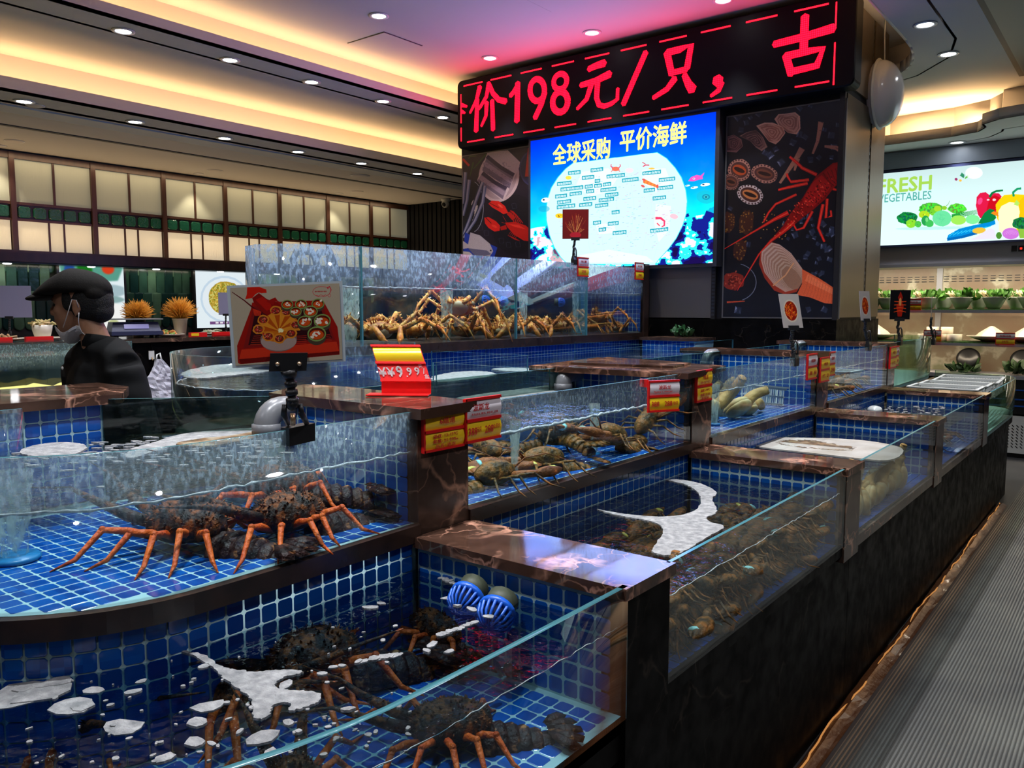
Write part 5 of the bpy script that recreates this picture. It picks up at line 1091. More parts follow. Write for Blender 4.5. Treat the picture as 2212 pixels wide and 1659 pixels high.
for i in range(10): a = PI*(.05+i*.1); pic.line([(940, 950), (940-360*math.cos(a), 950-330*math.sin(a))], 40, (.88, .55, .14) if i % 2 else (.72, .30, .06), 120)
for x, y in ((560, 930), (735, 1060), (930, 1100), (1140, 1010), (1220, 860), (860, 600), (1050, 620), (640, 760)):
    pic.ell(x, y, 105, 88, (.86, .52, .14), jit=.08); pic.ell(x, y, 78, 62, (.45, .14, .10)); [pic.ell(x+R.gauss(0, 32), y+R.gauss(0, 24), 16, 10, R.choice([(.80, .22, .15), (.65, .12, .12), (.85, .45, .35), (.35, .30, .15)]), R.random()*3) for _ in range(26)]
pic.ell(950, 955, 50, 38, (1, .95, .7), jit=.3)
for x, y, r in ((1065, 490, 100), (1308, 490, 104), (1610, 485, 110), (1215, 620, 100), (1480, 620, 122), (1380, 800, 125), (1695, 790, 145), (1600, 1020, 160)):
    pic.ell(x, y+r*.45, r*1.04, r*.8, (.30, .24, .18)); pic.ell(x, y, r*1.05, r*.84, (.52, .62, .32)); pic.ell(x, y, r*.90, r*.68, (.35, .10, .06)); pic.ell(x, y+r*.1, r*.8, r*.52, (.82, .30, .08))
    for _ in range(7): pic.ell(x+R.gauss(0, r*.3), y+R.gauss(0, r*.2), r*.22, r*.16, (.95, .90, .80), R.random()*3, jit=.2)
    pic.ell(x, y, r*.2, r*.1, (.85, .2, .08), .5)
pic.line(arcs(1670, 270, 155, 92, 30, 330), 7, (.82, .10, .18)); pic.line([(1770, 210), (1810, 180), (1840, 240), (1810, 320)], 26, (.82, .08, .20), 8); pic.line(arcs(1812, 340, 22, 28, 0, 360), 6, (.82, .1, .2))
for i in range(8): pic.ell(1560+i*27, 268, 10, 11, (.70, .12, .16), jit=.3)
pic.line([(1580, 335), (1620, 350), (1660, 325), (1700, 350), (1750, 325)], 8, (.82, .1, .2))
pic.noise(.06)
quad('print', [lift(v, 0.0002) for v in (bl, br, tr, tl)], printmat('card_print', pic.image('card_picture'), rough=.25), cs)
cl = onp(623, 781, pc, n_) - cs.location; sd = Vector((-n_.y, n_.x, 0)).normalized() if n_.x > 0 else 0
if (br-bl).dot(sd) < 0: sd = -sd
up = Vector((0, 0, 1)); mb = MB(); mb.obox(cl + n_*.012, sd*.076, n_*.022, (up + sd*.10).normalized()*.038)
mb.build('card_clip', m_black, cs)
for k in (-1, 1): MB().sphere(cl + n_*.026 + sd*.022*k - up*.004, .005, 8, 6).build('screw', M('brass_screw', (.8, .55, .35), .25, .9), cs)
bs = onp(636, 905, pc, n_) - cs.location
mb = MB(); a0 = cl + n_*.012 - up*.018
mb.tube([a0, a0-up*.012+sd*.002, a0-up*.020+sd*.003], [.018, .016, .010], 10); prev = a0-up*.02+sd*.003
for i in range(3):
    q_ = prev - up*.0175 + sd*(.001, .002, .0)[i]; mb.tube([prev, prev.lerp(q_, .2), prev.lerp(q_, .25), prev.lerp(q_, .8), q_], [.009, .010, .0135, .0135, .009], 10); prev = q_
mb.sphere(prev, .014, 10, 8); mb.build('jointed_arm', m_black, cs)
cb0 = Vector((.0, .0, -.018)); cb0.y = (onx(635, 945, XB)-cs.location).y
mb = MB(); 
for k in (-1, 1): mb.tube([prev + sd*.016*k, prev + sd*.018*k - up*.020, Vector((.004, cb0.y, .012)) + sd*.020*k], [.006, .007, .006], 6)
mb.build('clamp_fork', m_black, cs); mb = MB()
mb.obox((.006, cb0.y, -.012), (0, .070, .004), (.030, 0, 0), (0, 0, .040)); mb.build('clamp', m_black, cs)
MB().tube([prev - up*.02, prev - up*.045], .0055, 8).build('spring', M('brass_spring', (.7, .45, .25), .3, .8), cs)
# smaller cards farther off
def small_card(foot, top, w, h, label, tilt=0, face=None, art='dish', back=(.75, .72, .7), seed=1):
    """foot, top: world points; the card stands above top and faces the walkway"""
    foot, top = Vector(foot), Vector(top); t = empty('menu_card_stand', foot, label=label, cat='menu card', group='menu cards on black clip arms'); f = Vector(face or (1, -.55, 0)).normalized(); s = Vector((-f.y, f.x, 0)); u = (Vector((0, 0, 1)) + s*tilt).normalized()
    jointed(t, (0, 0, .02), top-foot, 7, .009, seed); clip(t, (0, 0, -.005), .03, .07, .014)
    c = top-foot; mb = MB(); mb.obox(c, s*min(w*.5, .07), f*.02, u*.025); mb.build('card_clip', m_black, t)
    b = [c - s*w/2 + u*.0, c + s*w/2, c + s*w/2 + u*h, c - s*w/2 + u*h]; mb = MB(); mb.add([v-f*.002 for v in b] + [v-f*.0005 for v in b], [(0,3,2,1),(4,5,6,7),(0,1,5,4),(1,2,6,5),(2,3,7,6),(3,0,4,7)]); mb.build('laminate', m_wst, t)
    pic = Pic(90, 150, None, back); rr = random.Random(seed)
    if art == 'dish':
        pic.ell(.5, .5, .36, .34, (.85, .80, .72)); pic.ell(.5, .5, .31, .29, (.60, .12, .04))
        for _ in range(60): a, r = rr.random()*6.3, math.sqrt(rr.random())*.27; pic.ell(.5+r*math.cos(a), .5+r*1.0*math.sin(a), .07, .018, rr.choice([(.85, .25, .06), (.95, .55, .12), (.55, .06, .03), (.9, .4, .15)]), rr.random()*3)
    elif art == 'crab':
        for _ in range(120): a = rr.uniform(.3, 2.84); r = rr.uniform(.05, .5); pic.line([(.5, .12), (.5+r*math.cos(a)*1.0, .15+r*1.5*math.sin(a))], .03, rr.choice([(.75, .35, .15), (.55, .12, .12), (.9, .65, .35), (.4, .08, .1)]), .015, al=.7)
        pic.ell(.5, .13, .22, .1, (.75, .15, .2))
    elif art == 'lobster':
        pic.poly([(.5, .95), (.62, .75), (.56, .62), (.68, .45), (.6, .1), (.4, .1), (.32, .45), (.44, .62), (.38, .75)], (.62, .10, .04)); [pic.line([(.5, .3+i*.1), (.5+k*.3, .25+i*.12)], .05, (.8, .25, .08), .02) for i in range(4) for k in (-1, 1)]; pic.ell(.5, .6, .06, .14, (.8, .55, .3))
    quad('print', b, printmat('small_card_%d' % seed, pic.image('small_card_%d' % seed), rough=.3), t); return t
def at_x(px, py, X=XB): return onx(px, py, X)
a = at_x(1717, 775); small_card(a, at_x(1714, 708, XB), .115, .185, 'white menu card with a red dish on an arm by the third upper pier', -.20, (1, -.9, 0), seed=11)
a = at_x(1876, 745); small_card(a, at_x(1871, 692, XB), .13, .20, 'menu card with an orange dish seen against the pillar base', -.20, (1, -.25, 0), seed=12)
a = at_x(1944, 735); small_card(a, at_x(1943, 690, XB), .15, .225, 'black menu card with a red lobster on an arm by the end tank', 0, (.6, -.9, 0), 'lobster', (.04, .04, .05), seed=13)
a = at_x(2017, 735); small_card(a, at_x(2012, 688, XB), .09, .20, 'menu card seen almost edge on at the rim of the end tank', -.30, (1, .15, 0), seed=14)
a = Vector((XT, 5.50, 1.985)); a.y = onx(1241, 572, XT).y; small_card(a, onx(1243, 516, XT), .21, .235, 'menu card with a steamed crab picture in front of the bright screen', 0, (.6, -.9, 0), 'crab', (.45, .10, .10), seed=15)
a = Vector(oc(22, 738)); small_card(a, onx(20, 686, -8.5), .40, .30, 'blank pale card on a black arm at the left end of the counter', 0, (.75, -.65, 0), 'blank', (.55, .54, .66), seed=16)
a = Vector(oc(489, 728)); small_card(a, onx(488, 680, -8.5), .16, .26, 'blank pale card on a black arm by the pancake screen', 0, (.75, -.65, 0), 'blank', (.60, .60, .72), seed=17)
# price strips standing on the counter edge
for i, (px, py, w, lab) in enumerate(((5, 742, .16, 'red price strip at the left end of the counter'), (85, 742, .24, 'red price strip below the white bowl'), (428, 736, .2, 'red and yellow price strip under the plate of red food'), (478, 706, .22, 'dark red framed strip under the pancake screen'))):
    p = onx(px, py, -8.2); t = empty('price_strip', (-8.19, p.y, CZ+.001), label=lab, cat='price tag', group='price strips on the counter'); MB().box((-.03, -w/2, 0), (.01, w/2, .05)).build('holder', m_red, t); MB().box((.0101, -w/2+.01, .012), (.013, w/2-.01 if i != 2 else -.0, .042)).build('strip', m_yel if i == 2 else m_red, t)
# hook and plastic bags
hk = empty('bag_hook', (-8.19, onx(327, 768, -8.19).y, onx(327, 768, -8.19).z), label='white adhesive hook on the dark counter front', cat='hook'); MB().box((0, -.03, -.04), (.006, .03, .05)).build('plate', m_white, hk); MB().tube([(.006, 0, -.02), (.02, 0, -.03), (.022, 0, -.05), (.03, 0, -.045)], .005, 6).build('hook', M('brass', (.6, .35, .15), .3, .9), hk)
p = onx(342, 772, -8.16); pb = empty('plastic_bags', (-8.15, p.y, p.z), label='bundle of white plastic bags hanging from the hook behind the man', cat='plastic bag')
mb = MB(); rr = random.Random(4); rings = []
for i in range(15):
    t = i/14; wv = .03 + .10*min(1, t*2.2) ; rings.append([(.035*(1+.4*t)*math.cos(a)+rr.uniform(-.008, .008), wv*(1+.25*math.sin(5*a+t*3))*math.sin(a)+rr.uniform(-.006, .006)+.012*math.sin(t*8), -.02-.42*t) for a in (2*PI*k/22 for k in range(22))])
mb.rings(rings, False); mb.build('bag', M('white_film', (.62, .62, .70), .35, bump=.4, bs=30), pb); MB().tube([(0, -.03, -.03), (0, -.02, .03), (0, .012, .045), (0, .03, -.03)], .008, 6).build('handle', m_white, pb)
# left tank in front of the counter
lt = empty('fish_tank', (0, 0, 0), label='small far left tank with golden sand lit from inside', cat='fish tank')
pane('front_glass', lt, (-6.0, .9, 1.0), (-6.0, 3.0, 1.352), m_fogB); pane('back_glass', lt, (-6.6, .9, 1.0), (-6.6, 3.0, 1.352), m_glass)
MB().box((-6.6, .9, .0), (-6.0, 3.0, .98)).build('base', m_dark, lt); mb = MB()
for i in range(22):
    for j in range(8): pass
gx = [[(-6.59+j*.08, .92+i*.095, .985 + .05*random.Random(i*9+j).random()) for j in range(8)] for i in range(22)]
mb.add([v for r_ in gx for v in r_], [(i*8+j, i*8+j+1, i*8+j+9, i*8+j+8) for i in range(21) for j in range(7)], True); mb.build('sand', M('golden_sand', (.75, .52, .14), .7, bump=.8, bs=50), lt, kind='stuff')
water('water', [(-6.01, .9), (-6.01, 3.0), (-6.59, 3.0), (-6.59, .9)], 1.27, m_water, 'blue tinged water surface in the far left tank')
area('tank_lamp_light', (-6.3, 2.0, 1.34), .1, 1.6, 5, (1, .85, .6))
# ================================================================ vegetable cooler at the far right
YV = 10.0
m_cgrey = M('cooler_grey', (.42, .42, .46), .45, .1)
cv = empty('display_cooler', (0, YV, 0), label='open grey refrigerated display with a lit vegetable banner and two grass covered shelves', cat='display cooler')
CXa, CXb = -3.4, 1.2
MB().box((CXa, .0, 2.09), (CXb, .5, 2.30)).build('header', m_cgrey, cv)
MB().box((CXa, -.02, 3.16), (CXb, .5, 3.345)).build('top_board', M('pale_blue_board', (.40, .46, .55), .35), cv)
MB().box((CXa, -.03, 2.055), (CXb, .45, 2.09)).build('header_lip', m_cgrey, cv)
MB().box((CXa, .52, .6), (CXb, .56, 3.2)).build('back_panel', M('dewy_back_panel', (.30, .22, .15), .4, stops=[(.42, (.30, .21, .14)), (.55, (.34, .27, .18)), (.60, (.60, .55, .42)), (.68, (.30, .30, .18))], ns=3.2, nd=9), cv)
mb = MB()
for i in range(52):
    for j in range(3): mb.box((-2.9+i*.078, .512, 1.90+j*.028), (-2.9+i*.078+.05, .522, 1.908+j*.028))
mb.build('air_slots', m_black, cv, kind='stuff')
for x in (-1.93, .1): MB().box((x-.03, .50, 1.2), (x+.03, .52, 2.1)).build('shelf_upright', m_cgrey, cv)
MB().box((CXa, .02, .05), (CXb, .06, .45)).build('grille', m_white, cv); mb = MB()
for i in range(60):
    for j in range(8):
        x = -1.25+i*.042; z = .13+j*.032
        mb.add([(x, .018, z), (x+.012, .018, z-.0), (x+.030, .018, z-.022), (x+.018, .018, z-.022)], [(0, 1, 2, 3)])
mb.build('grille_slots', m_black, cv, kind='stuff')
MB().box((CXa, .03, .47), (CXb, .5, .84)).build('base', m_black, cv)
MB().box((CXa, .0, .84), (CXb, .52, .88)).build('base_deck', m_cgrey, cv)
for z in (.62, .72, .55): MB().box((-1.3, .02, z), (CXb, .03, z+.015)).build('blue_rail', M('blue_crate_edge', (.01, .08, .4), .4), cv)
MB().box((CXa, .05, .0), (CXb, .5, .05)).build('plinth', m_black, cv)
m_grass = M('grass_mat', (.03, .10, .015), .9, col2=(.06, .17, .03), ns=60, bump=1, bs=150)
for z, n in ((1.575, 'shelf'), (1.215, 'shelf')):
    s_ = MB().box((CXa, .0, z-.03), (CXb, .46, z)).build('shelf', m_cgrey, cv); MB().box((CXa, .01, z), (CXb, .45, z+.012)).build('grass_mat', m_grass, s_)
# lit banner
bn = empty('lit_banner', (0, YV-.03, 0), label='backlit banner reading fresh vegetables with peppers and cabbages', cat='banner')
YB = YV-.03
xa, xb, za, zb = -3.3, .75, 2.31, 3.12
T = crop(1890, 340, 6.870, YB, xa, xb, za, zb); pic = Pic(1300, 280, T, (.88, .99, .98))
pic.a[...] *= (1 - .12*np.linspace(0, 1, 280)[:, None, None]**2)*np.array([1, 1.01, 1.02])
def blob(x, y, rx, ry, c, n=14, s_=.35, d=.75):
    pic.ell(x, y, rx, ry, c, jit=.08)
    for _ in range(n): a, r = R.random()*6.3, math.sqrt(R.random())*.8; pic.ell(x+rx*r*math.cos(a), y+ry*r*math.sin(a), rx*.16, ry*.14, tuple(min(1, q*R.choice((d, 1.2))) for q in c), R.random()*3)
pic.ell(900, 1050, 600, 24, (.75, .93, .92), -.02); blob(480, 900, 150, 90, (.08, .50, .25), 60); blob(830, 760, 180, 85, (.30, .75, .25), 60); blob(1220, 760, 140, 75, (.35, .80, .25), 60)
blob(540, 980, 75, 65, (.55, .85, .20), 4); blob(640, 990, 50, 50, (.30, .75, .30), 3); blob(730, 850, 80, 60, (.70, .85, .15), 4); blob(860, 810, 45, 55, (.45, .80, .2), 3); pic.ell(750, 940, 60, 75, (.15, .62, .30)); pic.ell(810, 980, 62, 55, (.25, .75, .35)); pic.ell(770, 925, 22, 34, (.45, .85, .5)); pic.ell(930, 760, 55, 45, (.65, .85, .2)); pic.ell(1030, 750, 40, 30, (.55, .80, .2)); pic.line([(1060, 720), (1090, 690), (1112, 640)], 8, (.35, .65, .3), 3)
pic.ell(995, 905, 142, 118, (.42, .88, .62)); [pic.line([(995+R.uniform(-100, 100), 905+R.uniform(-80, 80)), (995+R.uniform(-100, 100), 905+R.uniform(-80, 80))], 3, (.30, .78, .55), al=.6) for _ in range(16)]
for i in range(7): pic.line([(1140, 850+i*6), (1350, 810+i*10), (1520, 780+i*10)], 9, (.15, .62, .25), 4)
pic.ell(1240, 930, 112, 70, (.62, .90, .35)); pic.ell(1450, 920, 105, 70, (.50, .92, .60))
pic.poly([(1510, 590), (1560, 530), (1640, 515), (1700, 560), (1760, 530), (1840, 535), (1880, 580), (1860, 620), (1830, 800), (1700, 860), (1565, 905), (1530, 850), (1500, 720)], (.88, .10, .28)); pic.poly([(1700, 600), (1780, 560), (1860, 600), (1800, 790), (1640, 860)], (.80, .05, .12)); pic.ell(1560, 650, 34, 55, (1, .35, .65), .4, .7); pic.ell(1680, 630, 20, 14, (1, .8, .85)); pic.ell(1770, 630, 26, 20, (1, .8, .85))
pic.line([(1700, 590), (1740, 530), (1800, 500), (1900, 490)], 34, (.05, .48, .25), 26)
pic.poly([(1790, 700), (1850, 620), (1920, 560), (2060, 545), (2300, 560), (2500, 640), (2480, 900), (2300, 1100), (1900, 1100), (1810, 900)], (.97, .82, .05)); pic.ell(2300, 800, 200, 240, (.95, .70, .05), 0, .5); pic.line([(2060, 580), (2050, 520), (2110, 470), (2170, 460)], 34, (.10, .60, .40), 30)
pic.poly([(1530, 980), (1620, 830), (1700, 760), (1770, 780), (1800, 900), (1700, 1000)], (.05, .50, .25)); pic.poly([(1720, 830), (1760, 800), (1850, 820), (1830, 880)], (1, .55, .1)); pic.poly([(1070, 1200), (1090, 1150), (1250, 1060), (1450, 1010), (1700, 960), (1780, 930), (1790, 990), (1500, 1100), (1300, 1170)], (.02, .55, .85)); pic.poly([(1070, 1200), (1300, 1160), (1500, 1100), (1520, 1140), (1300, 1200), (1075, 1240)], (.02, .40, .70)); [pic.line([(1100+i*60, 1170-i*14), (1180+i*60, 1110-i*10)], 10, (.2, .8, .98)) for i in range(10)]
pic.ell(1545, 1085, 100, 45, (.92, .75, .25), -.1); pic.poly([(1500, 1180), (1640, 1090), (1720, 1050), (1780, 1080), (1800, 1210), (1400, 1225)], (.90, .88, .95)); pic.poly([(1840, 1100), (1830, 800), (1880, 720), (2000, 660), (2120, 680), (2150, 800), (2120, 1050), (2000, 1120), (1900, 1120)], (.96, .98, .78)); pic.poly([(2060, 700), (2100, 630), (2150, 680), (2120, 720)], (.7, .9, .4))
pic.ell(2015, 1130, 125, 85, (.80, .45, .85)); [pic.line(arcs(2025, 1150, r, r*.62, 180, 360), 4, (.90, .65, .92)) for r in (30, 55, 80, 105)]; pic.ell(1840, 1160, 42, 52, (.30, .55, .20)); blob(2180, 980, 140, 90, (.10, .45, .25), 50); pic.poly([(2120, 1060), (2260, 1060), (2240, 1200), (2150, 1200)], (.55, .75, .25)); blob(2420, 1120, 140, 110, (.85, .2, .15), 8)
pic.poly([(1260, 270), (1290, 225), (1330, 260), (1320, 310)], (.2, .55, .4)); pic.poly([(1330, 310), (1380, 255), (1390, 285), (1345, 320)], (.4, .75, .3)); pic.ell(1205, 325, 22, 20, (.6, .2, .4)); pic.ell(1268, 342, 20, 18, (.95, .75, .3))
pic.ell(1470, 230, 130, 90, (1, 1, 1), 0, .7)  # white downlight hotspot painted into the banner picture
MB().box((xa-.02, .0, za-.02), (xb+.02, .1, zb+.03)).build('frame', M('banner_frame', (.04, .05, .14), .4), bn)
quad('display', [(xa, -.001, za), (xb, -.001, za), (xb, -.001, zb), (xa, -.001, zb)], printmat('banner_glow', pic.image('banner'), 1.15), bn)
def ptx(px, py): return ony(px, py, YB)
mg1 = emis('banner_green', (.42, .75, .10), 1.0); mg2 = emis('banner_teal', (.10, .48, .42), 1.0)
a, b = ptx(1890+62/6.87*1, 400), ptx(1890+860/6.87, 400); zz = ptx(1890+600/6.87, 340+390/6.87).z
text('FRESH', .2, mg1, bn, ((a.x+b.x)/2-.01, -.003, zz), FACEY, bold=.005, fit=((b.x-a.x), .165), name='lettering')
a, b = ptx(1890+60/6.87*1, 400), ptx(1890+845/6.87, 400); zz = ptx(1890+600/6.87, 340+574/6.87).z
text('VEGETABLES', .2, mg2, bn, ((a.x+b.x)/2, -.003, zz), FACEY, bold=.0015, fit=((b.x-a.x), .092), name='lettering')
sw = empty('rocker_switch', (ony(2191, 537, YV).x, YV-.002, ony(2191, 537, YV).z), label='black rocker switch on the cooler header', cat='switch'); MB().box((-.025, -.01, -.03), (.025, 0, .03)).build('body', m_black, sw)
sw = empty('rocker_switch', (ony(2206, 537, YV).x, YV-.002, ony(2206, 537, YV).z), label='rocker switch with a red glowing button on the cooler header', cat='switch'); MB().box((-.025, -.01, -.03), (.025, 0, .03)).build('body', m_black, sw); MB().box((-.01, -.012, -.01), (.01, -.01, .012)).build('red_light', emis('red_pilot', (1, .02, .01), 2), sw)
# bowls of greens
m_bowl = M('pale_bowl', (.48, .50, .42), .3); m_leaf = M('salad_leaf', (.05, .17, .02), .5, col2=(.12, .30, .04), ns=25); m_enoki = M('pale_enoki', (.75, .62, .35), .5); m_carrot = M('carrot_shreds', (.75, .30, .08), .5, col2=(.62, .42, .2), ns=50)
def leaves(mb, n, r, h, rr, size=.05, z0=0, cx=0, cy=0):
    for i in range(n):
        a = rr.uniform(0, 2*PI); k = rr.random()**.5; p = Vector((cx+r*k*math.cos(a), cy+r*k*math.sin(a)*.7, z0+rr.uniform(0, h)*(1-.4*k))); d = Vector((rr.gauss(0, 1), rr.gauss(0, .6), rr.uniform(.2, 1.6))).normalized(); s = d.cross(Vector((rr.gauss(0, 1), rr.gauss(0, 1), rr.gauss(0, 1)))).normalized(); L_ = size*rr.uniform(.6, 1.3); n_ = d.cross(s)
        mb.add([p, p+d*L_*.35+s*L_*.33+n_*L_*.05, p+d*L_*.75+s*L_*.25, p+d*L_, p+d*L_*.75-s*L_*.25, p+d*L_*.35-s*L_*.33+n_*L_*.05, p+d*L_*.5-n_*L_*.08], [(0, 1, 6), (1, 2, 6), (2, 3, 6), (3, 4, 6), (4, 5, 6), (5, 0, 6)], True)
bp = []
for v in range(3):
    rr = random.Random(40+v); b = empty('salad_bowl', label='x', cat='bowl', group='bowls of greens on the top cooler shelf')
    MB().lathe([(0, 0), (.055, 0), (.07, .02), (.118, .118), (.125, .128), (.118, .128), (.065, .03), (0, .02)], n=24, sy=.85).build('bowl', m_bowl, b)
    mb = MB(); leaves(mb, 70, .105, .09, rr, .075, .10, .035); mb.build('greens', m_leaf, b)
    mb = MB()
    for i in range(26): x = -.07+rr.uniform(-.03, .03); y = rr.uniform(-.05, .03); mb.tube([(x*.6, y, .09), (x-.02, y, .15), (x-.045+rr.uniform(-.02, .02), y-.01, .185+rr.uniform(-.02, .02))], [.003, .003, .005], 4)
    mb.build('enoki', m_enoki, b); mb = MB()
    for i in range(60): p = Vector((rr.uniform(-.06, .06), rr.uniform(-.07, .01), .115)); mb.tube([p, p+Vector((rr.uniform(-.03, .03), rr.uniform(-.02, .02), rr.uniform(.0, .02)))], .003, 4)
    mb.build('shreds', m_carrot, b); bp.append(b)
index_kids()
bl_ = ['farthest left front bowl of greens, partly behind the pillar edge', 'front bowl of greens behind the red lobster card', 'front bowl of greens just right of the shelf price tag', 'front bowl of greens in the middle of the top shelf', 'front bowl of greens under the red pepper', 'front bowl of greens at the right edge of the photo']
for i, cx_ in enumerate((20, 250, 815, 1310, 1780, 2300)): inst(bp[i % 3], (ony(1880+cx_/6.663, 660, YV+.12).x, YV+.12, 1.588), (0, 0, R.uniform(-.4, .4)), 1.0, bl_[i])
bk = ['back row bowl of greens near the pillar', 'back row bowl of greens behind the shelf price tag', 'back row bowl of greens with leafy spinach', 'back row bowl of greens with a bright carrot top', 'back row bowl of greens below the yellow pepper']
for i, cx_ in enumerate((-60, 560, 1050, 1560, 2110)): inst(bp[(i+1) % 3], (ony(1880+cx_/6.663, 655, YV+.33).x, YV+.33, 1.588), (0, 0, R.uniform(-.4, .4)+.5), 1.0, bk[i])
m_ram = M('white_ramekin', (.70, .66, .55), .3)
rk = empty('ramekin', label='x', cat='ramekin', group='white ramekins on the lower cooler shelf'); MB().lathe([(0, 0), (.060, 0), (.063, .006), (.063, .075), (.058, .078), (.055, .07), (.055, .012), (0, .012)], n=24).build('cup', m_ram, rk); MB().lathe([(0, .066), (.055, .066), (.055, .069), (0, .069)], n=20).build('custard', m_cer, rk); index_kids()
for i, (cx_, lvl, dy, lab) in enumerate(((770, 0, .10, 'front left white ramekin by the shelf tag'), (1010, 0, .10, 'white ramekin half behind the lower shelf price tag'), (1195, 0, .08, 'front right white ramekin of the cluster'), (1240, 0, .22, 'rear right white ramekin of the cluster'), (830, 0, .24, 'rear left white ramekin of the cluster'), (895, 1, .18, 'raised left white ramekin standing on the others'), (1103, 1, .18, 'raised right white ramekin standing on the others'))):
    inst(rk, (ony(1880+cx_/6.663, 720, YV+dy).x, YV+dy, 1.228 + lvl*.079), label=lab)
cp = empty('conical_plate', label='x', cat='plate', group='wide plates with conical ice covers'); MB().lathe([(0, 0), (.07, 0), (.16, .03), (.245, .062), (.24, .068), (.15, .045), (0, .03)], n=36).build('plate', m_ram, cp); MB().lathe([(.17, .05), (.12, .10), (.02, .17), (0, .172)], n=6, smooth=False).build('ice_cone', M('ice_cone', (.80, .72, .58), .35), cp); index_kids()
for cx_, lab in ((1745, 'wide white plate with a pointed cone in the middle of the lower shelf'), (2260, 'wide white plate with a pointed cone at the right photo edge'), (90, 'white plate with folded yellow food beside the pillar')): inst(cp, (ony(1880+cx_/6.663, 720, YV+.22).x, YV+.22, 1.228), label=lab)
for cx_, cy_, lab in ((615, 785, 'shelf price tag on the top cooler shelf between the bowls'), (900, 1230, 'shelf price tag in front of the white ramekins'), (1948, 1275, 'shelf price tag in front of the conical plate')):
    p = ony(1880+cx_/6.663, 540+cy_/6.663, YV-.04); tag_('price_tag', (p.x-.09, p.y, p.z-.065), -PI/2, .175, .125, lab, [(m_wst, [('鲜蔬拼盘', .5, .5, .6, .35, m_rtx)]), (m_yel, [('28元', .5, .5, .35, .4, m_rtx)])])
for o in [o for o in COL.objects if o.get('label', '').startswith('shelf price tag')]: o.rotation_euler = (0, 0, -PI/2); o.location.x += .0
for px, py, lab in ((2086, 778, 'black round pan over a bunch of leaves on the cooler deck'), (2203, 790, 'black round pan and leaves at the right photo edge')):
    p = ony(px, py, YV+.15); d = empty('leaf_bunch', (p.x, YV+.15, .881), label=lab, cat='vegetables', group='leaf bunches under black pans'); mb = MB(); leaves(mb, 60, .13, .10, random.Random(px), .10, 0); mb.build('leaves', M('dark_leaf', (.015, .04, .01), .5, col2=(.03, .08, .02), ns=20), d)
    MB().lathe([(.11, 0), (.12, .005), (.09, .02), (0, .03)], n=26).xf(Matrix.Translation((.02, .03, .16)) @ Matrix.Rotation(1.2, 4, 'X')).build('pan', m_black, d)
# ---- white plastic baskets in the end tank
bk_ = empty('plastic_basket', label='x', cat='basket', group='white plastic baskets in the end tank')
def basket(w, d, h):
    o = MB(); t = .012
    for (x0, y0, x1, y1) in ((-w/2, -d/2, w/2, -d/2+t), (-w/2, d/2-t, w/2, d/2), (-w/2, -d/2, -w/2+t, d/2), (w/2-t, -d/2, w/2, d/2)): o.box((x0, y0, h-.02), (x1, y1, h))
    for (x0, y0, x1, y1) in ((-w/2-.012, -d/2-.012, w/2+.012, -d/2), (-w/2-.012, d/2, w/2+.012, d/2+.012), (-w/2-.012, -d/2, -w/2, d/2), (w/2, -d/2, w/2+.012, d/2)): o.box((x0, y0, h-.008), (x1, y1, h))
    for z0, z1 in ((0, .012), (h*.42, h*.5)):
        for (x0, y0, x1, y1) in ((-w/2+.01, -d/2+.01, w/2-.01, -d/2+.014), (-w/2+.01, d/2-.014, w/2-.01, d/2-.01), (-w/2+.01, -d/2, -w/2+.014, d/2), (w/2-.014, -d/2, w/2-.01, d/2)): o.box((x0, y0, z0), (x1, y1, z1))
    n = int(w/.02)
    for i in range(n):
        x = -w/2+.01+i*(w-.02)/(n-1)
        for y in (-d/2+.01, d/2-.014): o.box((x-.003, y, 0), (x+.003, y+.004, h-.02))
    n = int(d/.02)
    for i in range(n):
        y = -d/2+.01+i*(d-.02)/(n-1)
        for x in (-w/2+.01, w/2-.014): o.box((x, y-.003, 0), (x+.004, y+.003, h-.02))
    for i in range(int(w/.025)): x = -w/2+.02+i*.025; o.box((x-.004, -d/2, 0), (x+.004, d/2, .004))
    return o
basket(.46, .32, .12).build('lattice', m_white, bk_); index_kids()
for i, (x, y, lab) in enumerate(((-1.18, 6.86, 'nearest white plastic basket, half sunk'), (-1.17, 7.22, 'second white plastic basket from the low wall'), (-1.15, 7.58, 'third white plastic basket from the low wall'), (-1.17, 7.95, 'farthest white plastic basket, by the rounded corner'))): inst(bk_, (x, y, .885), (0, 0, .02*i), 1, lab)
# ---- small plant on the block by the pillar
p = empty('small_plant', (-3.25, 6.6, 1.341), label='small green plant on the tiled block under the pillar', cat='plant'); mb = MB(); leaves(mb, 90, .09, .10, random.Random(8), .045, 0); mb.build('leaves', M('plant_green', (.02, .10, .03), .5), p)
mb = MB()
for i in range(7): mb.tube([(0, 0, 0), (.05*math.cos(i), .05*math.sin(i), .06)], .003, 4)
mb.build('stems', M('plant_stem', (.05, .09, .03), .6), p)
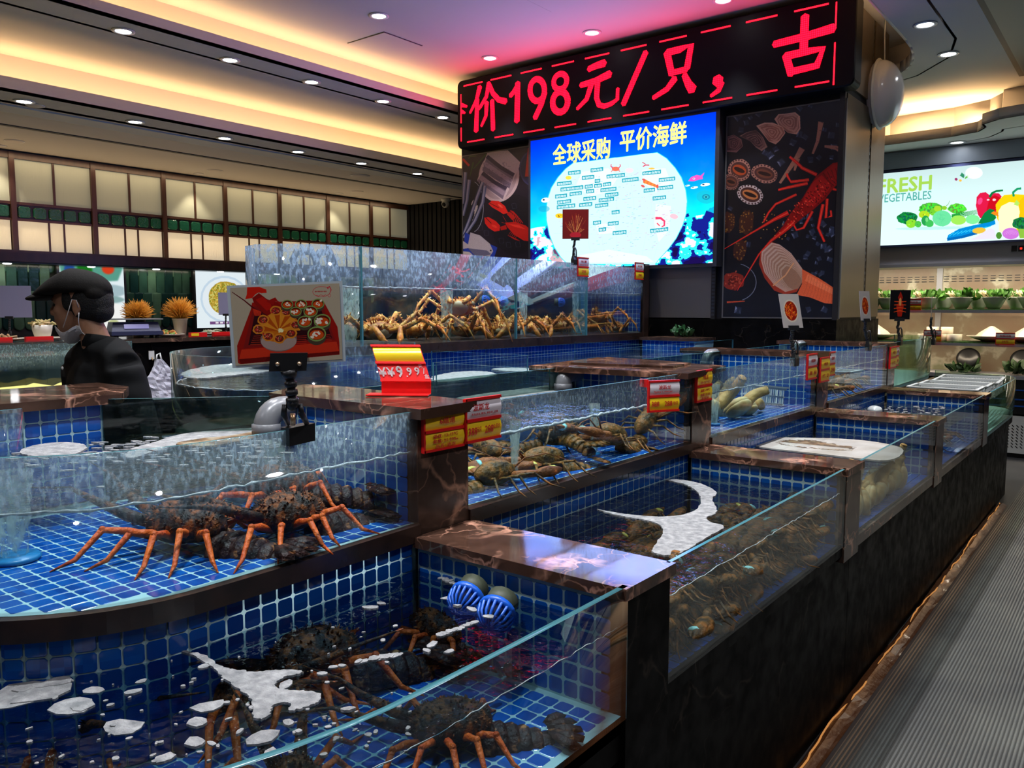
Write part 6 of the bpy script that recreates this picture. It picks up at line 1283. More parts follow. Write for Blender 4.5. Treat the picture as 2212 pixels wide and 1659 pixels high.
# ---- grey pipe elbows and blue strainers
m_pvc = M('grey_pvc', (.15, .155, .165), .3)
el = empty('pipe_elbow', label='x', cat='pipe', group='grey pipe elbows in the upper tanks')
pts = [(0, 0, -.10), (0, 0, 0)] + [(0, .05-.05*math.cos(t), .05*math.sin(t)) for t in (PI/2*i/6 for i in range(1, 7))] + [(0, .12, .05)]
MB().tube(pts, [.036, .036] + [.037]*6 + [.036], 16).build('bend', m_pvc, el); MB().lathe([(.036, 0), (.042, .002), (.042, .03), (.036, .032)], (0, 0, -.02), 16).build('collar', m_pvc, el); index_kids()
for i, (x, y, z, lab) in enumerate(((-2.02, 1.40, 1.25, 'nearest grey pipe elbow below the first upper marble cap'), (-2.05, 2.98, 1.25, 'dark pipe elbow under the wet marble shelf'), (-2.12, 4.64, 1.26, 'grey pipe elbow at the blue tiled face of the third upper pier'), (-2.12, 6.26, 1.26, 'grey pipe elbow at the farthest upper pier'))): inst(el, (x, y, z), label=lab)
m_str = M('blue_strainer', (.01, .10, .55), .3)
sr = empty('suction_strainer', label='x', cat='strainer', group='blue slotted suction strainers')
mb = MB()
for i in range(18):   # ribs bend from the collar to the nose
    a = 2*PI*i/18; c_, s_ = math.cos(a), math.sin(a); mb.tube([(c_*.034, 0, s_*.034), (c_*.036, -.015, s_*.036), (c_*.031, -.035, s_*.031), (c_*.018, -.048, s_*.018), (0, -.053, 0)], [.0036, .0036, .0032, .0026, .002], 5)
mb.build('ribs', m_str, sr); MB().lathe([(.030, 0), (.039, 0), (.039, .012), (.030, .012)], n=22).xf(Matrix.Rotation(PI/2, 4, 'X')).build('collar', m_str, sr); MB().sphere((0, -.012, 0), .028, 12, 8).build('core', M('strainer_dark', (.005, .02, .10), .5), sr); MB().lathe([(.032, -.035), (.032, 0)], n=16).xf(Matrix.Rotation(PI/2, 4, 'X')).build('pipe_stub', M('algae_pipe', (.05, .06, .035), .6), sr); index_kids()
inst(sr, (-1.255, 1.425, .905), (.35, 0, .25), 1.15, 'left blue slotted strainer at the waterline of the near tiled wall'); inst(sr, (-1.16, 1.42, .893), (.35, 0, .3), 1.2, 'right blue slotted strainer at the waterline of the near tiled wall')
for i, (px, py) in enumerate(((1043, 649), (1083, 651), (1207, 653))):
    q = onx(px, py, -4.2); inst(sr, tuple(q), (0, 0, PI/2+.5), 1.1, ['left blue strainer inside the crab tank', 'middle blue strainer inside the crab tank', 'right dim blue strainer inside the crab tank'][i])
# ---- black hose loop on the crab tank rim
hs = empty('hose_loop', (0, 0, 0), label='black looped hose hanging over the curved end of the crab tank', cat='hose')
q = [onx(px, py, -4.25) for px, py in ((655, 640), (645, 590), (632, 562), (640, 545), (672, 543), (682, 560), (690, 610), (692, 650))]
MB().tube(q, .024, 10).build('left_loop', m_black, hs)
q = [onx(px, py, -4.28) for px, py in ((682, 560), (690, 545), (712, 544), (722, 570), (732, 620), (735, 660))]; MB().tube(q, .024, 10).build('right_loop', m_black, hs)
# ---- glowing film covered light strip at the foot of the base
lf = empty('light_strip', (0, 0, 0), label='crumpled brown film over a warm light strip along the foot of the black base', cat='light strip')
mb = MB(); rr = random.Random(3); rings = []
for i in range(60):
    y = 2.3 + i*.0885; a = .006*math.sin(i*.35)+.004*rr.uniform(-1, 1); h = .022+.008*rr.random()
    rings.append([(-.915+a, y, .0), (-.900+a, y, h*.8), (-.875+a*.6, y, h), (-.850+a*.5, y, h*.45), (-.838, y, .003)])
n = 5; vs = [v for r_ in rings for v in r_]; mb.add(vs, [(i*n+j, i*n+j+1, (i+1)*n+j+1, (i+1)*n+j) for i in range(len(rings)-1) for j in range(n-1)], False)
mb.xf(Matrix.Translation((.03, 0, 0))).build('film', M('copper_film', (.09, .035, .012), .35, bump=.6, bs=22, coat=.25), lf)
pts = [(-.852+.010*math.sin(i*.31)*math.sin(i*.1)+.004*rr.uniform(-1, 1), 2.3+i*.05, .024+.003*math.sin(i*.9)) for i in range(105)]
MB().tube(pts, .0035, 5).build('light_line', emis('warm_strip', (1, .42, .12), .55), lf)
area('strip_light', (-.80, 4.9, .10), .03, 5.2, .45, (1, .50, .2), (0, math.radians(20), 0))
# ================================================================ sea creatures
def hsv_noise(name, stops, ns=30, rough=.6, bump=.8, bs=90): return M(name, stops[0][1], max(rough, .5), stops=stops, ns=ns*1.8, nd=5, bump=bump, bs=bs, spec=.28)
m_spy = hsv_noise('spiny_shell', [(.36, (.010, .005, .004)), (.48, (.040, .013, .006)), (.56, (.26, .065, .012)), (.62, (.07, .02, .008))], 20)
m_spl = hsv_noise('orange_leg', [(.35, (.48, .05, .006)), (.6, (.70, .12, .012)), (.7, (.30, .025, .005))], 14, .35)
m_spt = hsv_noise('spiny_tail', [(.40, (.016, .005, .005)), (.60, (.045, .013, .010)), (.68, (.38, .15, .05))], 30, .22)
m_cl = hsv_noise('lobster_shell', [(.36, (.020, .012, .003)), (.48, (.10, .050, .008)), (.60, (.26, .095, .014)), (.70, (.05, .04, .008))], 22, .35)
m_clc = hsv_noise('lobster_claw', [(.35, (.14, .04, .01)), (.55, (.28, .085, .02)), (.7, (.07, .03, .01))], 9, .35)
m_band = M('pale_band', (.25, .62, .60), .5); m_band2 = M('yellow_band', (.65, .60, .10), .5)
def seg_abdomen(mb, x0, n, L_, w0, w1, h0, curl=.3):
    for i in range(n):
        t = i/n; w = w0+(w1-w0)*t; h = h0*(1-.35*t); x = x0 - L_*t; z = -curl*.12*t*t; l = L_/n*1.35
        rs = []
        for k, (dx, s) in enumerate(((.5*l, .80), (.3*l, .98), (-.25*l, 1.04), (-.5*l, .9))):
            rs.append([(x+dx-l/2, w*s*math.cos(a), z+max(-.3, math.sin(a))*h*s) for a in (2*PI*q/14 for q in range(14))])
        mb.rings(rs, True)
def tail_fan(mb, x, z, s):
    for a in (-50, -25, 0, 25, 50):
        r = math.radians(a); d = Vector((-math.cos(r), math.sin(r), -.15)); q = Vector((math.sin(r), math.cos(r), 0)); p = Vector((x, math.sin(r)*s*.25, z))
        mb.add([p-q*s*.10, p+d*s*.6-q*s*.24, p+d*s*.95-q*s*.16, p+d*s*.95+q*s*.16, p+d*s*.6+q*s*.24, p+q*s*.10, p+d*s*.5+Vector((0, 0, s*.1)), p+d*s*.5-Vector((0, 0, s*.05))], [(0, 1, 6), (1, 2, 6), (2, 3, 6), (3, 4, 6), (4, 5, 6), (5, 0, 6), (1, 0, 7), (2, 1, 7), (3, 2, 7), (4, 3, 7), (5, 4, 7), (0, 5, 7)], True)
def leg(root, p0, side, ang, reach, up, r, mat, down=0.0, name='leg'):
    a = math.radians(ang); d = Vector((math.cos(a), side*math.sin(a), 0)); p0 = Vector(p0)
    sw = Vector((random.Random(ang*1000).uniform(-.02, .03), 0, 0)); p = [p0, p0+d*reach*.3+Vector((0, 0, up*.5)), p0+d*reach*.58+Vector((0, 0, up*.75))+sw*.4, p0+d*reach*.9+Vector((0, 0, -p0.z*.55+down*.5))+sw, p0+d*reach*1.18+Vector((0, 0, -p0.z+down))+sw*1.6]
    mb = MB(); mb.tube(p, [r, r*1.05, r*.9, r*.62, r*.18], 7); mb.sphere(p[2], r*1.0, 7, 5); mb.build(name, mat, root)
def spiny(seed):
    rr = random.Random(seed); t = empty('spiny_lobster', label='x', cat='lobster')
    def f(d): k = 1+.06*math.sin(d.x*60)*math.sin(d.y*70+1); return Vector((d.x, d.y, d.z*(1.0 if d.z > 0 else .7)))*k
    mb = MB(); mb.sphere((.055, 0, .050), 1, 16, 14, .088, .056, .052, fn=f)
    for i in range(230):
        a, b = rr.uniform(-1.5, 1.5), rr.uniform(.25, 2.8); p = Vector((.055+.086*math.cos(b), .055*math.sin(b)*math.sin(a), .050+.051*math.sin(b)*math.cos(a))); n_ = (p-Vector((.055, 0, .050))); n_ = Vector((n_.x*.5+.4*.02, n_.y, n_.z)).normalized()
        mb.tube([p-n_*.003, p+n_*rr.uniform(.004, .010)], [.0035, .0006], 4)
    mb.build('carapace', m_spy, t)
    mb = MB(); seg_abdomen(mb, -.006, 6, .150, .050, .032, .044, .25); mb.build('abdomen', m_spt, t)
    mb = MB(); tail_fan(mb, -.152, .030, .08); mb.xf(Matrix.Translation((0, 0, -.006))).build('tail_fan', m_spt, t)
    for v in t.id_data.children if 0 else (): pass
    for s in (-1, 1):
        a = rr.uniform(.1, .5)*s; p = Vector((.115, .018*s, .055)); q = [p, p+Vector((.05, .012*s, .018)), p+Vector((.10+.02*rr.random(), .03*s, .05)), p+Vector((.17*math.cos(a), .17*math.sin(a), .06+.02*rr.random())), p+Vector((.25*math.cos(a), .25*math.sin(a), .07+.03*rr.random()))]
        mb = MB(); mb.tube(q, [.012, .013, .008, .004, .0012], 7)
        for i in range(16): b = q[0].lerp(q[2], rr.random()); mb.tube([b, b+Vector((rr.gauss(0, 1), rr.gauss(0, 1), rr.gauss(0, 1))).normalized()*.018], [.004, .0005], 4)
        mb.build('antenna', m_spy, t); MB().sphere((.118, .014*s, .072), .006, 8, 6).build('eye', m_black, t)
        for i in range(5): leg(t, (.105-.022*i, .022*s, .028), s, 40+i*24+rr.uniform(-8, 8), .115+rr.uniform(0, .03)+(.05 if i == 0 else 0), .018+rr.uniform(0, .03), .0078, m_spl)
    return t
def clawed(seed, ant=True):
    rr = random.Random(seed); t = empty('clawed_lobster', label='x', cat='lobster')
    mb = MB(); mb.sphere((.05, 0, .038), 1, 14, 12, .068, .032, .034); mb.tube([(.10, 0, .045), (.125, 0, .050)], [.010, .001], 6); mb.build('carapace', m_cl, t)
    mb = MB(); seg_abdomen(mb, -.005, 6, .105, .030, .020, .027, .2); mb.build('abdomen', m_cl, t)
    mb = MB(); tail_fan(mb, -.108, .024, .055); mb.build('tail_fan', m_cl, t)
    for s in (-1, 1):
        mb = MB(); b = Vector((.145+.015*rr.random(), .050*s, .03)); mb.tube([(.09, .02*s, .03), (.115, .045*s, .032), b], [.010, .011, .010], 8)
        q = rr.uniform(-.25, .15)*s; d = Vector((math.cos(q), math.sin(q), .0)); n_ = Vector((-d.y, d.x, 0))*s
        mb.tube([b, b+d*.02+n_*.004, b+d*.05+n_*.006, b+d*.085+n_*.002, b+d*.105-n_*.002], [.012, .021, .023, .013, .002], 10, flat=.65)
        mb.tube([b+d*.045-n_*.012, b+d*.07-n_*.016, b+d*.098-n_*.009], [.008, .008, .0015], 7, flat=.7); mb.build('claw', m_clc, t)
        if ant or rr.random() < .5: MB().tube([b+d*.068-n_*.004, b+d*.076-n_*.004], .0195 if ant else .0185, 12, flat=.60).build('band', m_band if rr.random() < .75 else m_band2, t)
        if ant: MB().tube([(.11, .008*s, .045), (.14, .02*s, .07), (.19, .05*s, .08), (.24, .09*s, .06)], [.003, .0022, .0015, .0006], 5).build('antenna', m_clc, t)
        for i in range(4): leg(t, (.085-.020*i, .018*s, .022), s, 66+i*20+rr.uniform(-8, 8), (.10 if ant else .058)+rr.uniform(0, .02), .022, .0042, m_cl)
    return t
m_gs = hsv_noise('clam_shell', [(.35, (.30, .17, .05)), (.5, (.50, .36, .15)), (.65, (.52, .46, .28))], 7, .55, .3, 40); m_gn = hsv_noise('clam_neck', [(.35, (.36, .19, .05)), (.55, (.52, .32, .10)), (.7, (.22, .11, .03))], 6, .6, .5, 50)
def geoduck(seed):
    rr = random.Random(seed); t = empty('geoduck_clam', label='x', cat='clam')
    for s in (-1, 1):
        def f(d): k = 1+.018*math.sin(math.sqrt((d.x+.03)**2+d.z**2)*260); return Vector((d.x*k, d.y*k, d.z*k))
        mb = MB(); mb.sphere((0, .007*s, .0), 1, 24, 18, .078, .030, .052, fn=f); mb.build('shell_valve', m_gs, t)
    L_ = rr.uniform(.12, .165); b = rr.uniform(-.6, .8); pts = [Vector((.045+L_*k*math.cos(b*k), .02*math.sin(k*3), .008+L_*k*math.sin(b*k))) for k in (0, .2, .4, .6, .8, 1)]
    mb = MB(); rs = [.030, .028, .026, .024, .022, .020]; mb.tube(pts, rs, 14)
    for i in range(9): k = .15+i*.09; c = pts[0].lerp(pts[-1], k)
    mb.tube([pts[-1], pts[-1]+(pts[-1]-pts[-2]).normalized()*.006], [.021, .015], 12); mb.build('siphon', m_gn, t)
    return t
m_kc = hsv_noise('crab_shell', [(.36, (.30, .07, .01)), (.50, (.60, .20, .02)), (.62, (.70, .40, .09)), (.72, (.32, .08, .01))], 18, .45, .5, 60)
m_kc2 = M('pale_crab_joint', (.45, .32, .17), .5)
def kingcrab(seed, stand=.10, span=1.0):
    rr = random.Random(seed); t = empty('king_crab', label='x', cat='crab')
    mb = MB(); mb.sphere((0, 0, stand), 1, 16, 10, .085, .09, .048)
    for i in range(70):
        a, b = rr.uniform(0, 6.3), rr.uniform(.1, 1.3); n_ = Vector((math.cos(a)*math.sin(b), math.sin(a)*math.sin(b), math.cos(b))); p = Vector((n_.x*.085, n_.y*.09, n_.z*.048+stand)); mb.tube([p, p+n_*.020], [.005, .0008], 4)
    mb.build('carapace', m_kc, t); MB().sphere((.02, 0, stand-.012), 1, 12, 8, .07, .07, .04).build('underside', m_kc2, t)
    for s in (-1, 1):
        for i in range(3):
            a = math.radians(55+i*38+rr.uniform(-8, 8)); d = Vector((math.cos(a), s*math.sin(a), 0)); p0 = Vector((0, 0, stand))+d*.07; k = span*rr.uniform(.9, 1.1); top = stand+.05+rr.uniform(0, .05)
            q = [p0, p0+d*.05*k, Vector((0, 0, 0)), Vector((0, 0, 0)), Vector((0, 0, 0))]; q[2] = p0+d*.16*k; q[2].z = top; q[3] = p0+d*.26*k; q[3].z = top*.55; q[4] = p0+d*.31*k; q[4].z = .0
            mb = MB(); mb.tube(q, [.017, .014, .014, .010, .002], 8)
            for j in range(40): u = rr.random()*2.8+.3; m_ = int(u); c = q[m_].lerp(q[m_+1], u-m_); n_ = Vector((rr.gauss(0, 1), rr.gauss(0, 1), abs(rr.gauss(0, 1)))).normalized(); mb.tube([c+n_*.008, c+n_*.030], [.005, .0006], 4)
            mb.build('leg', m_kc, t); MB().sphere(q[1], .016, 8, 6).build('joint', m_kc2, t)
        q = [Vector((.07, .03*s, stand-.01)), Vector((.12, .07*s, stand+.01)), Vector((.16, .05*s, stand-.04)), Vector((.19, .03*s, stand-.07))]; mb = MB(); mb.tube(q, [.013, .014, .018, .003], 8); mb.tube([q[2], q[2]+Vector((.035, -.018*s, -.015))], [.010, .002], 6); mb.build('claw', m_kc, t)
    return t
SP = [spiny(i) for i in (1, 2, 3)]; CL = [clawed(i) for i in (11, 12, 13)]; GD = [geoduck(i) for i in (21, 22, 23, 24)]; m_c0 = m_clc; m_clc = m_cl; PL = [clawed(i, False) for i in (14, 15, 16)]; m_clc = m_c0; KC = [kingcrab(31, .22, .85), kingcrab(32, .06, 1), kingcrab(33, .05, .8)]
index_kids()
def put(proto, head, tail, z, sc, label, group, plane=None, pitch=0, roll=0, lift_=0):
    """head and tail: where the front and the back of the body lie, as points of the photograph on the level z"""
    a, b = onz(*head, z), onz(*tail, z); c = (a+b)/2; d = a-b
    return inst(proto, (c.x, c.y, z-.03+lift_), (roll, pitch, math.atan2(d.y, d.x)), sc, label, group)
g0 = 'spiny lobsters in the upper curved tank'
for p_, loc, rot, sc_, lab in ((SP[0], (-1.70, 1.02, 1.032), (0, 0, -2.65), 1.16, 'dark spiny lobster with long orange legs on the bright blue tiles'), (SP[1], (-1.645, 1.26, 1.032), (0, 0, -1.72), 1.12, 'dark spiny lobster whose ribbed tail lies near the upper tiled face'), (SP[2], (-1.74, 1.32, 1.085), (0, .04, -2.2), 1.08, 'reddish spiny lobster lying on top of the other two')): inst(p_, loc, rot, sc_, lab, g0)
g1 = 'spiny lobsters in the lower near tank'
for i, (h, t_, z, s, lab) in enumerate((((930, 1365), (1060, 1400), .74, 1.05, 'spiny lobster with red legs just below the two blue strainers'), ((600, 1470), (860, 1415), .76, 1.35, 'large black spiny lobster in the middle of the lower near tank'), ((530, 1530), (330, 1470), .74, 1.3, 'black spiny lobster with red legs left of the foam streak'), ((740, 1340), (900, 1330), .74, 1.1, 'brown spiny lobster under the water at the back of the lower near tank'), ((230, 1500), (30, 1470), .74, 1.3, 'black spiny lobster at the left of the lower near tank'), ((560, 1360), (700, 1400), .73, 1.1, 'dim spiny lobster against the curved tiled wall'), ((380, 1400), (520, 1420), .73, 1.2, 'dark spiny lobster half hidden below the curved sill'), ((120, 1590), (10, 1560), .73, 1.1, 'spiny lobster in the bottom left corner of the water'))):
    put(SP[i % 3], h, t_, z, s, lab, g1)
inst(SP[0], (-1.04, 1.20, .702), (0, 0, -2.3), 1.0, 'added spiny lobster with orange legs, the refracted view through the side pane', g1); inst(SP[1], (-1.08, .80, .702), (0, 0, 2.7), 1.0, 'spiny lobster at the lower edge of the photo behind the pane', g1)  # first one added as the refracted side view of the lobster below the strainers
g2 = 'clawed lobsters in the second upper tank'
for i, (x, y, z, rz, s, pi_, lab) in enumerate(((-1.62, 1.90, 1.03, 1.4, 1.05, 0, 'clawed lobster at the near lower corner behind the marble pier'), (-1.60, 2.30, 1.03, -2.0, 1.1, 0, 'clawed lobster in the middle with pale banded claws'), (-1.60, 2.72, 1.05, -1.75, 1.1, -.25, 'clawed lobster climbing the others with a pale blue band'), (-1.60, 2.90, 1.07, 1.45, 1.0, -.55, 'clawed lobster standing upright with an orange claw at the far corner'), (-1.80, 2.20, 1.04, 2.8, 1.1, 0, 'reddish clawed lobster behind the bubble columns'), (-1.85, 2.55, 1.05, 1.0, 1.1, 0, 'clawed lobster in the dim back of the tank'), (-1.95, 2.0, 1.04, -.4, 1.1, 0, 'clawed lobster deep behind the first bubble column'), (-1.72, 2.50, 1.10, 3.0, 1.1, -.1, 'clawed lobster lying on the pile between the bubble columns'), (-1.90, 2.80, 1.07, -2.6, 1.1, 0, 'clawed lobster against the second tiled face'))):
    inst(CL[i % 3], (x, y, z), (0, pi_, rz), s*1.15, lab, g2)
rr = random.Random(77)
for i in range(120):
    l = i % 6; x = XA-.105-rr.random()*.05 if i % 3 else XA-.22-rr.random()*.30; y = 1.88+(i/120)*1.03+rr.uniform(-.04, .04); z = .705+rr.random()*(.105 if x > -1.1 else .07)
    inst(PL[i % 3], (x, y, z), (rr.uniform(-.6, .6), rr.uniform(-.22, .25), rr.choice((1.57, -1.57))+rr.uniform(-.22, .22)), rr.uniform(1.0, 1.25), 'brown clawed lobster in the dense pile of the lower tank', 'brown lobsters piled in the lower tank')
g3 = 'pale clams in the upper tank'
for i, (x, y, z, rx, ry, rz, s, lab) in enumerate(((-1.63, 3.95, 1.09, .9, -.45, 1.2, 1.05, 'pale clam with smooth bluish shell and long raised neck'), (-1.70, 3.70, 1.08, 1.2, .2, 1.5, 1.0, 'pale clam lying in front with finely ridged shell'), (-1.70, 3.72, 1.09, .5, -.45, .9, 1.1, 'pale clam standing behind the ridged one'), (-1.78, 3.60, 1.09, .3, -.6, 2.2, 1.05, 'yellowish clam beside the bubble column'), (-1.80, 3.90, 1.09, .2, -.7, 1.4, 1.0, 'clam with its neck pointing straight up'), (-1.66, 4.12, 1.06, 1.3, -.25, 1.3, 1.0, 'clam with brown neck lying by the white crate'), (-1.85, 3.45, 1.09, .2, -.6, .3, 1.0, 'clam at the near back corner'), (-1.75, 4.05, 1.08, .8, -.6, 2.0, 1.0, 'clam with an upright wrinkled neck in the back'))): inst(GD[i % 4], (x, y, z), (rx*.8, ry*.45, rz), s*1.08, lab, g3)
rr = random.Random(5); g4 = 'pale clams packed in the lower tank'
labs = ['clam nearest the second low wall, neck down', 'clam with a dark tipped neck near the low wall', 'clam lying flat on the tank floor near the wall', 'clam with a white shell standing in the middle', 'clam with orange brown neck in the middle', 'clam leaning on the front glass in the middle', 'clam with its shell turned to the front glass', 'clam arched over the others, far part', 'smooth yellow clam at the far end of the row', 'clam with a curled neck at the far end', 'upper clam near the waterline, middle', 'upper clam near the waterline, near the low wall', 'small clam wedged at the bottom far end', 'clam in the second layer, near part', 'clam in the second layer, far part']
for i in range(15):
    y = 3.36+(i % 10)*.108+(.05 if i > 9 else 0); up = i > 9
    inst(GD[(i*3) % 4], (XA-(.062 if not up else .10)-rr.random()*.015, y, .752+(.016 if up else 0)+rr.uniform(0, .012)), (rr.uniform(-.3, .3), -.35+rr.uniform(-.3, .5), PI/2+rr.uniform(-.35, .35)), .86, labs[i], g4)
for i, (x, y, rz, lab) in enumerate(((-1.62, 5.25, 1.4, 'dark lobster low in the cloudy green tank'), (-1.66, 5.75, 1.8, 'lobster with orange legs in the cloudy green tank'), (-1.72, 6.1, 1.5, 'lobster by the white crate in the cloudy green tank'))): inst(CL[i], (x, y, 1.04), (0, 0, rz), 1.3, lab, 'lobsters in the cloudy green tank')
for i, (x, y, rz, lab) in enumerate(((-.95, 5.3, 1.5, 'dim lobster on the floor of the third lower tank, near'), (-.97, 5.75, 1.8, 'dim lobster on the floor of the third lower tank, middle'), (-.95, 6.1, -1.5, 'dim lobster on the floor of the third lower tank, far'))): inst(CL[i], (x-.11, y, .715), (0, 0, rz), 1.2, lab, 'lobsters in the third lower tank')
g5 = 'king crabs in the tall tank'
def crab(k, px, py, z, rz, s, lab, X=-3.93, pit=0):
    p = onx(px, py, X); return inst(KC[k], (p.x, p.y, z), (0, pit, rz), s, lab, g5)
crab(0, 990, 690, 1.385, -.9, 1.12, 'big king crab standing tall on stretched legs in the middle', -3.9, -.5)
crab(1, 815, 720, 1.385, -.3, 1.25, 'king crab crouching at the near end with long legs', -3.88)
crab(1, 895, 715, 1.385, 2.1, 1.1, 'king crab resting behind the near one', -4.08)
crab(2, 1000, 715, 1.385, .6, 1.2, 'king crab lying under the standing one', -3.98)
crab(2, 1090, 722, 1.385, -1.4, 1.1, 'king crab facing the first glass joint', -3.9)
crab(2, 1160, 715, 1.385, -.6, 1.1, 'pale king crab just past the first glass joint', -3.9)
crab(1, 1210, 712, 1.385, 1.9, .95, 'king crab with legs spread on the floor between the joints', -4.0)
crab(2, 1275, 700, 1.385, 0, .95, 'king crab at the bottom of the far heap', -3.95)
crab(2, 1290, 690, 1.46, 1.2, .95, 'king crab on top of the far heap', -3.92)
crab(2, 1330, 700, 1.385, -1.0, .8, 'king crab nearest the tiled end wall', -3.9)
# crates standing in tanks
cr = empty('perforated_crate', (-1.72, 4.52, ZB0+.005), 1.35, label='white perforated crate tilted in the tank behind the pale clams', cat='crate', group='white crates in the upper tanks'); basket(.24, .15, .11).build('lattice', m_white, cr); index_kids()
cr['_used'] = 1; inst(cr, (-1.72, 6.15, ZB0+.005), (0, 0, 1.5), 1.0, 'white perforated crate in the cloudy green tank')
cr.rotation_euler = (0, .12, 1.35); cr.location.z += .012
# ================================================================ foam, bubbles, water lines
m_foam = M('white_foam', (.55, .56, .57), .7, stops=[(.3, (.20, .21, .215)), (.55, (.36, .36, .36)), (.75, (.5, .5, .5))], ns=45, nd=6, bump=.8, bs=160)
m_foamb = M('stained_foam', (.6, .55, .45), .6, stops=[(.30, (.34, .31, .25)), (.52, (.45, .42, .37)), (.58, (.48, .45, .40))], ns=5, nd=7, bump=.5, bs=60)
m_stain = M('brown_scum', (.16, .08, .02), .5, stops=[(.38, (.36, .30, .20)), (.48, (.20, .10, .03)), (.60, (.05, .03, .012)), (.7, (.36, .25, .10))], ns=14, nd=6, bump=.6, bs=60)
def patch(pts, z, name, mat, label, th=.004, jit=.0025, sub=4, cat='foam', parent=None):
    W_ = [onz(x, y, z) for x, y in pts]
    for _ in range(2): W_ = [q for i in range(len(W_)) for q in (W_[i].lerp(W_[(i+1) % len(W_)], .25), W_[i].lerp(W_[(i+1) % len(W_)], .75))]
    sub = max(1, sub-2); n = len(W_); P_ = []; rr = random.Random(int(pts[0][0]))
    for i in range(n):
        a, b = W_[i], W_[(i+1) % n]
        for k in range(sub): q = a.lerp(b, k/sub); P_.append((q.x+rr.uniform(-jit, jit), q.y+rr.uniform(-jit, jit)))
    mb = MB(); m = len(P_); cx_, cy_ = sum(p[0] for p in P_)/m, sum(p[1] for p in P_)/m
    mb.prism(P_, z-.001, z+th); return mb.build(name, mat, parent, label=label, cat=None if parent else cat, kind='stuff')
def c7(l): return [(x/1.6385, 1100+y/1.6385) for x, y in l]
def c8(l): return [(900+x/2.212, 960+y/2.212) for x, y in l]
patch(c8([(1160, 170), (1290, 172), (1400, 205), (1443, 240), (1405, 260), (1435, 310), (1430, 340), (1375, 350), (1400, 378), (1490, 395), (1400, 440), (1300, 505), (1230, 540), (1110, 525), (1150, 470), (1190, 410), (1130, 370), (980, 350), (830, 305), (960, 335), (1190, 355), (1330, 330), (1365, 270), (1340, 225), (1280, 190)]), ZAW, 'foam', m_foam, 'branching white foam sheet over the dark lobster pile')
patch(c7([(620, 500), (730, 520), (770, 560), (830, 575), (900, 583), (960, 575), (1080, 575), (1060, 590), (990, 602), (965, 640), (1020, 645), (1100, 650), (1140, 660), (1130, 690), (1060, 715), (1010, 722), (1040, 690), (960, 692), (960, 740), (900, 755), (895, 720), (900, 690), (860, 650), (800, 610), (760, 570), (700, 530)]), ZAW, 'foam', m_foam, 'branched white foam streak in the middle of the lower near tank')
mb = MB(); rr = random.Random(9)
def disc(mb, px, py, rx, z=ZAW, ry=None, rot=None):
    c = onz(px, py, z); n = 9; ry = ry or rx*rr.uniform(.45, .9); a0 = rr.uniform(0, 3) if rot is None else rot; P_ = []
    for k in range(n): a = 2*PI*k/n; j = rr.uniform(.8, 1.15); u, v = rx*j*math.cos(a), ry*j*math.sin(a); P_.append((c.x+u*math.cos(a0)-v*math.sin(a0), c.y+u*math.sin(a0)+v*math.cos(a0)))
    zz = z+rr.uniform(.001, .0045); mb.prism(P_, z-.001, zz)
for x, y, r in ((740, 700, .030), (930, 810, .028), (1230, 712, .014), (690, 830, .018), (750, 830, .010), (430, 770, .035), (1020, 760, .012), (1590, 505, .012), (1530, 480, .018), (1510, 505, .012), (1670, 355, .018), (1730, 380, .014), (1355, 465, .008), (1620, 345, .010), (60, 660, .06), (150, 650, .05), (250, 700, .04), (585, 885, .016), (470, 650, .018), (500, 610, .012), (290, 700, .022), (700, 760, .018), (1140, 585, .012), (1010, 622, .020), (1180, 560, .010), (1210, 555, .009), (720, 560, .012), (850, 790, .010), (1590, 315, .02), (1310, 350, .02), (1350, 335, .012), (960, 865, .012), (330, 640, .02)): disc(mb, x/1.6385, 1100+y/1.6385, r)
for (x0, y0), (x1, y1), w in (((1270, 543), (1415, 515), .012), ((1560, 447), (1680, 402), .010), ((1565, 245), (1660, 285), .012), ((80, 640), (230, 610), .02)):
    for k in range(9): t = k/8; disc(mb, (x0+(x1-x0)*t)/1.6385, 1100+(y0+(y1-y0)*t)/1.6385, w*rr.uniform(.8, 1.3))
for i in range(150):
    px, py = rr.uniform(0, 900), rr.uniform(1290, 1650)
    if py < 1330 + (900-px)*.14: continue
    disc(mb, px, py, rr.uniform(.002, .007))
mb.build('foam', m_foam, label='scattered small foam patches in the lower near tank', cat='foam', kind='stuff')
mb = MB(); rr = random.Random(19)      # foam flecks in the curved upper tank
for i in range(260):
    px, py = rr.uniform(0, 620), rr.gauss(965, 22); c = onz(px, py, ZBW)
    if c.x < -2.3 or (Vector((c.x-CX, c.y-CY, 0)).length > RB-.02 and c.y < CY) or c.x > XB-.02 or py < 935: continue
    disc(mb, px, py, rr.uniform(.006, .020), ZBW, rr.uniform(.003, .008), .7+rr.uniform(-.3, .3))
mb.build('foam', m_foam, label='streaky foam flecks on the curved upper tank', cat='foam', kind='stuff')
c3 = lambda l: [(x/2.911, 520+y/2.911) for x, y in l]
patch(c3([(770, 1370), (830, 1310), (960, 1280), (1080, 1235), (1250, 1205), (1500, 1190), (1700, 1175), (1730, 1195), (1560, 1230), (1330, 1245), (1180, 1270), (1050, 1310), (930, 1345), (850, 1375)]), ZBW, 'foam', m_foam, 'long pale foam streak on the curved upper tank')
patch(c3([(1080, 1285), (1250, 1250), (1450, 1235), (1660, 1195), (1740, 1190), (1700, 1220), (1500, 1270), (1330, 1300), (1180, 1300)]), ZBW+.003, 'foam', m_stain, 'yellowish scum patch on the curved upper tank')
patch(c3([(100, 1330), (220, 1290), (400, 1270), (560, 1290), (520, 1340), (380, 1365), (180, 1365)]), ZBW, 'foam', m_foam, 'white foam patch near the left photo edge in the curved upper tank')
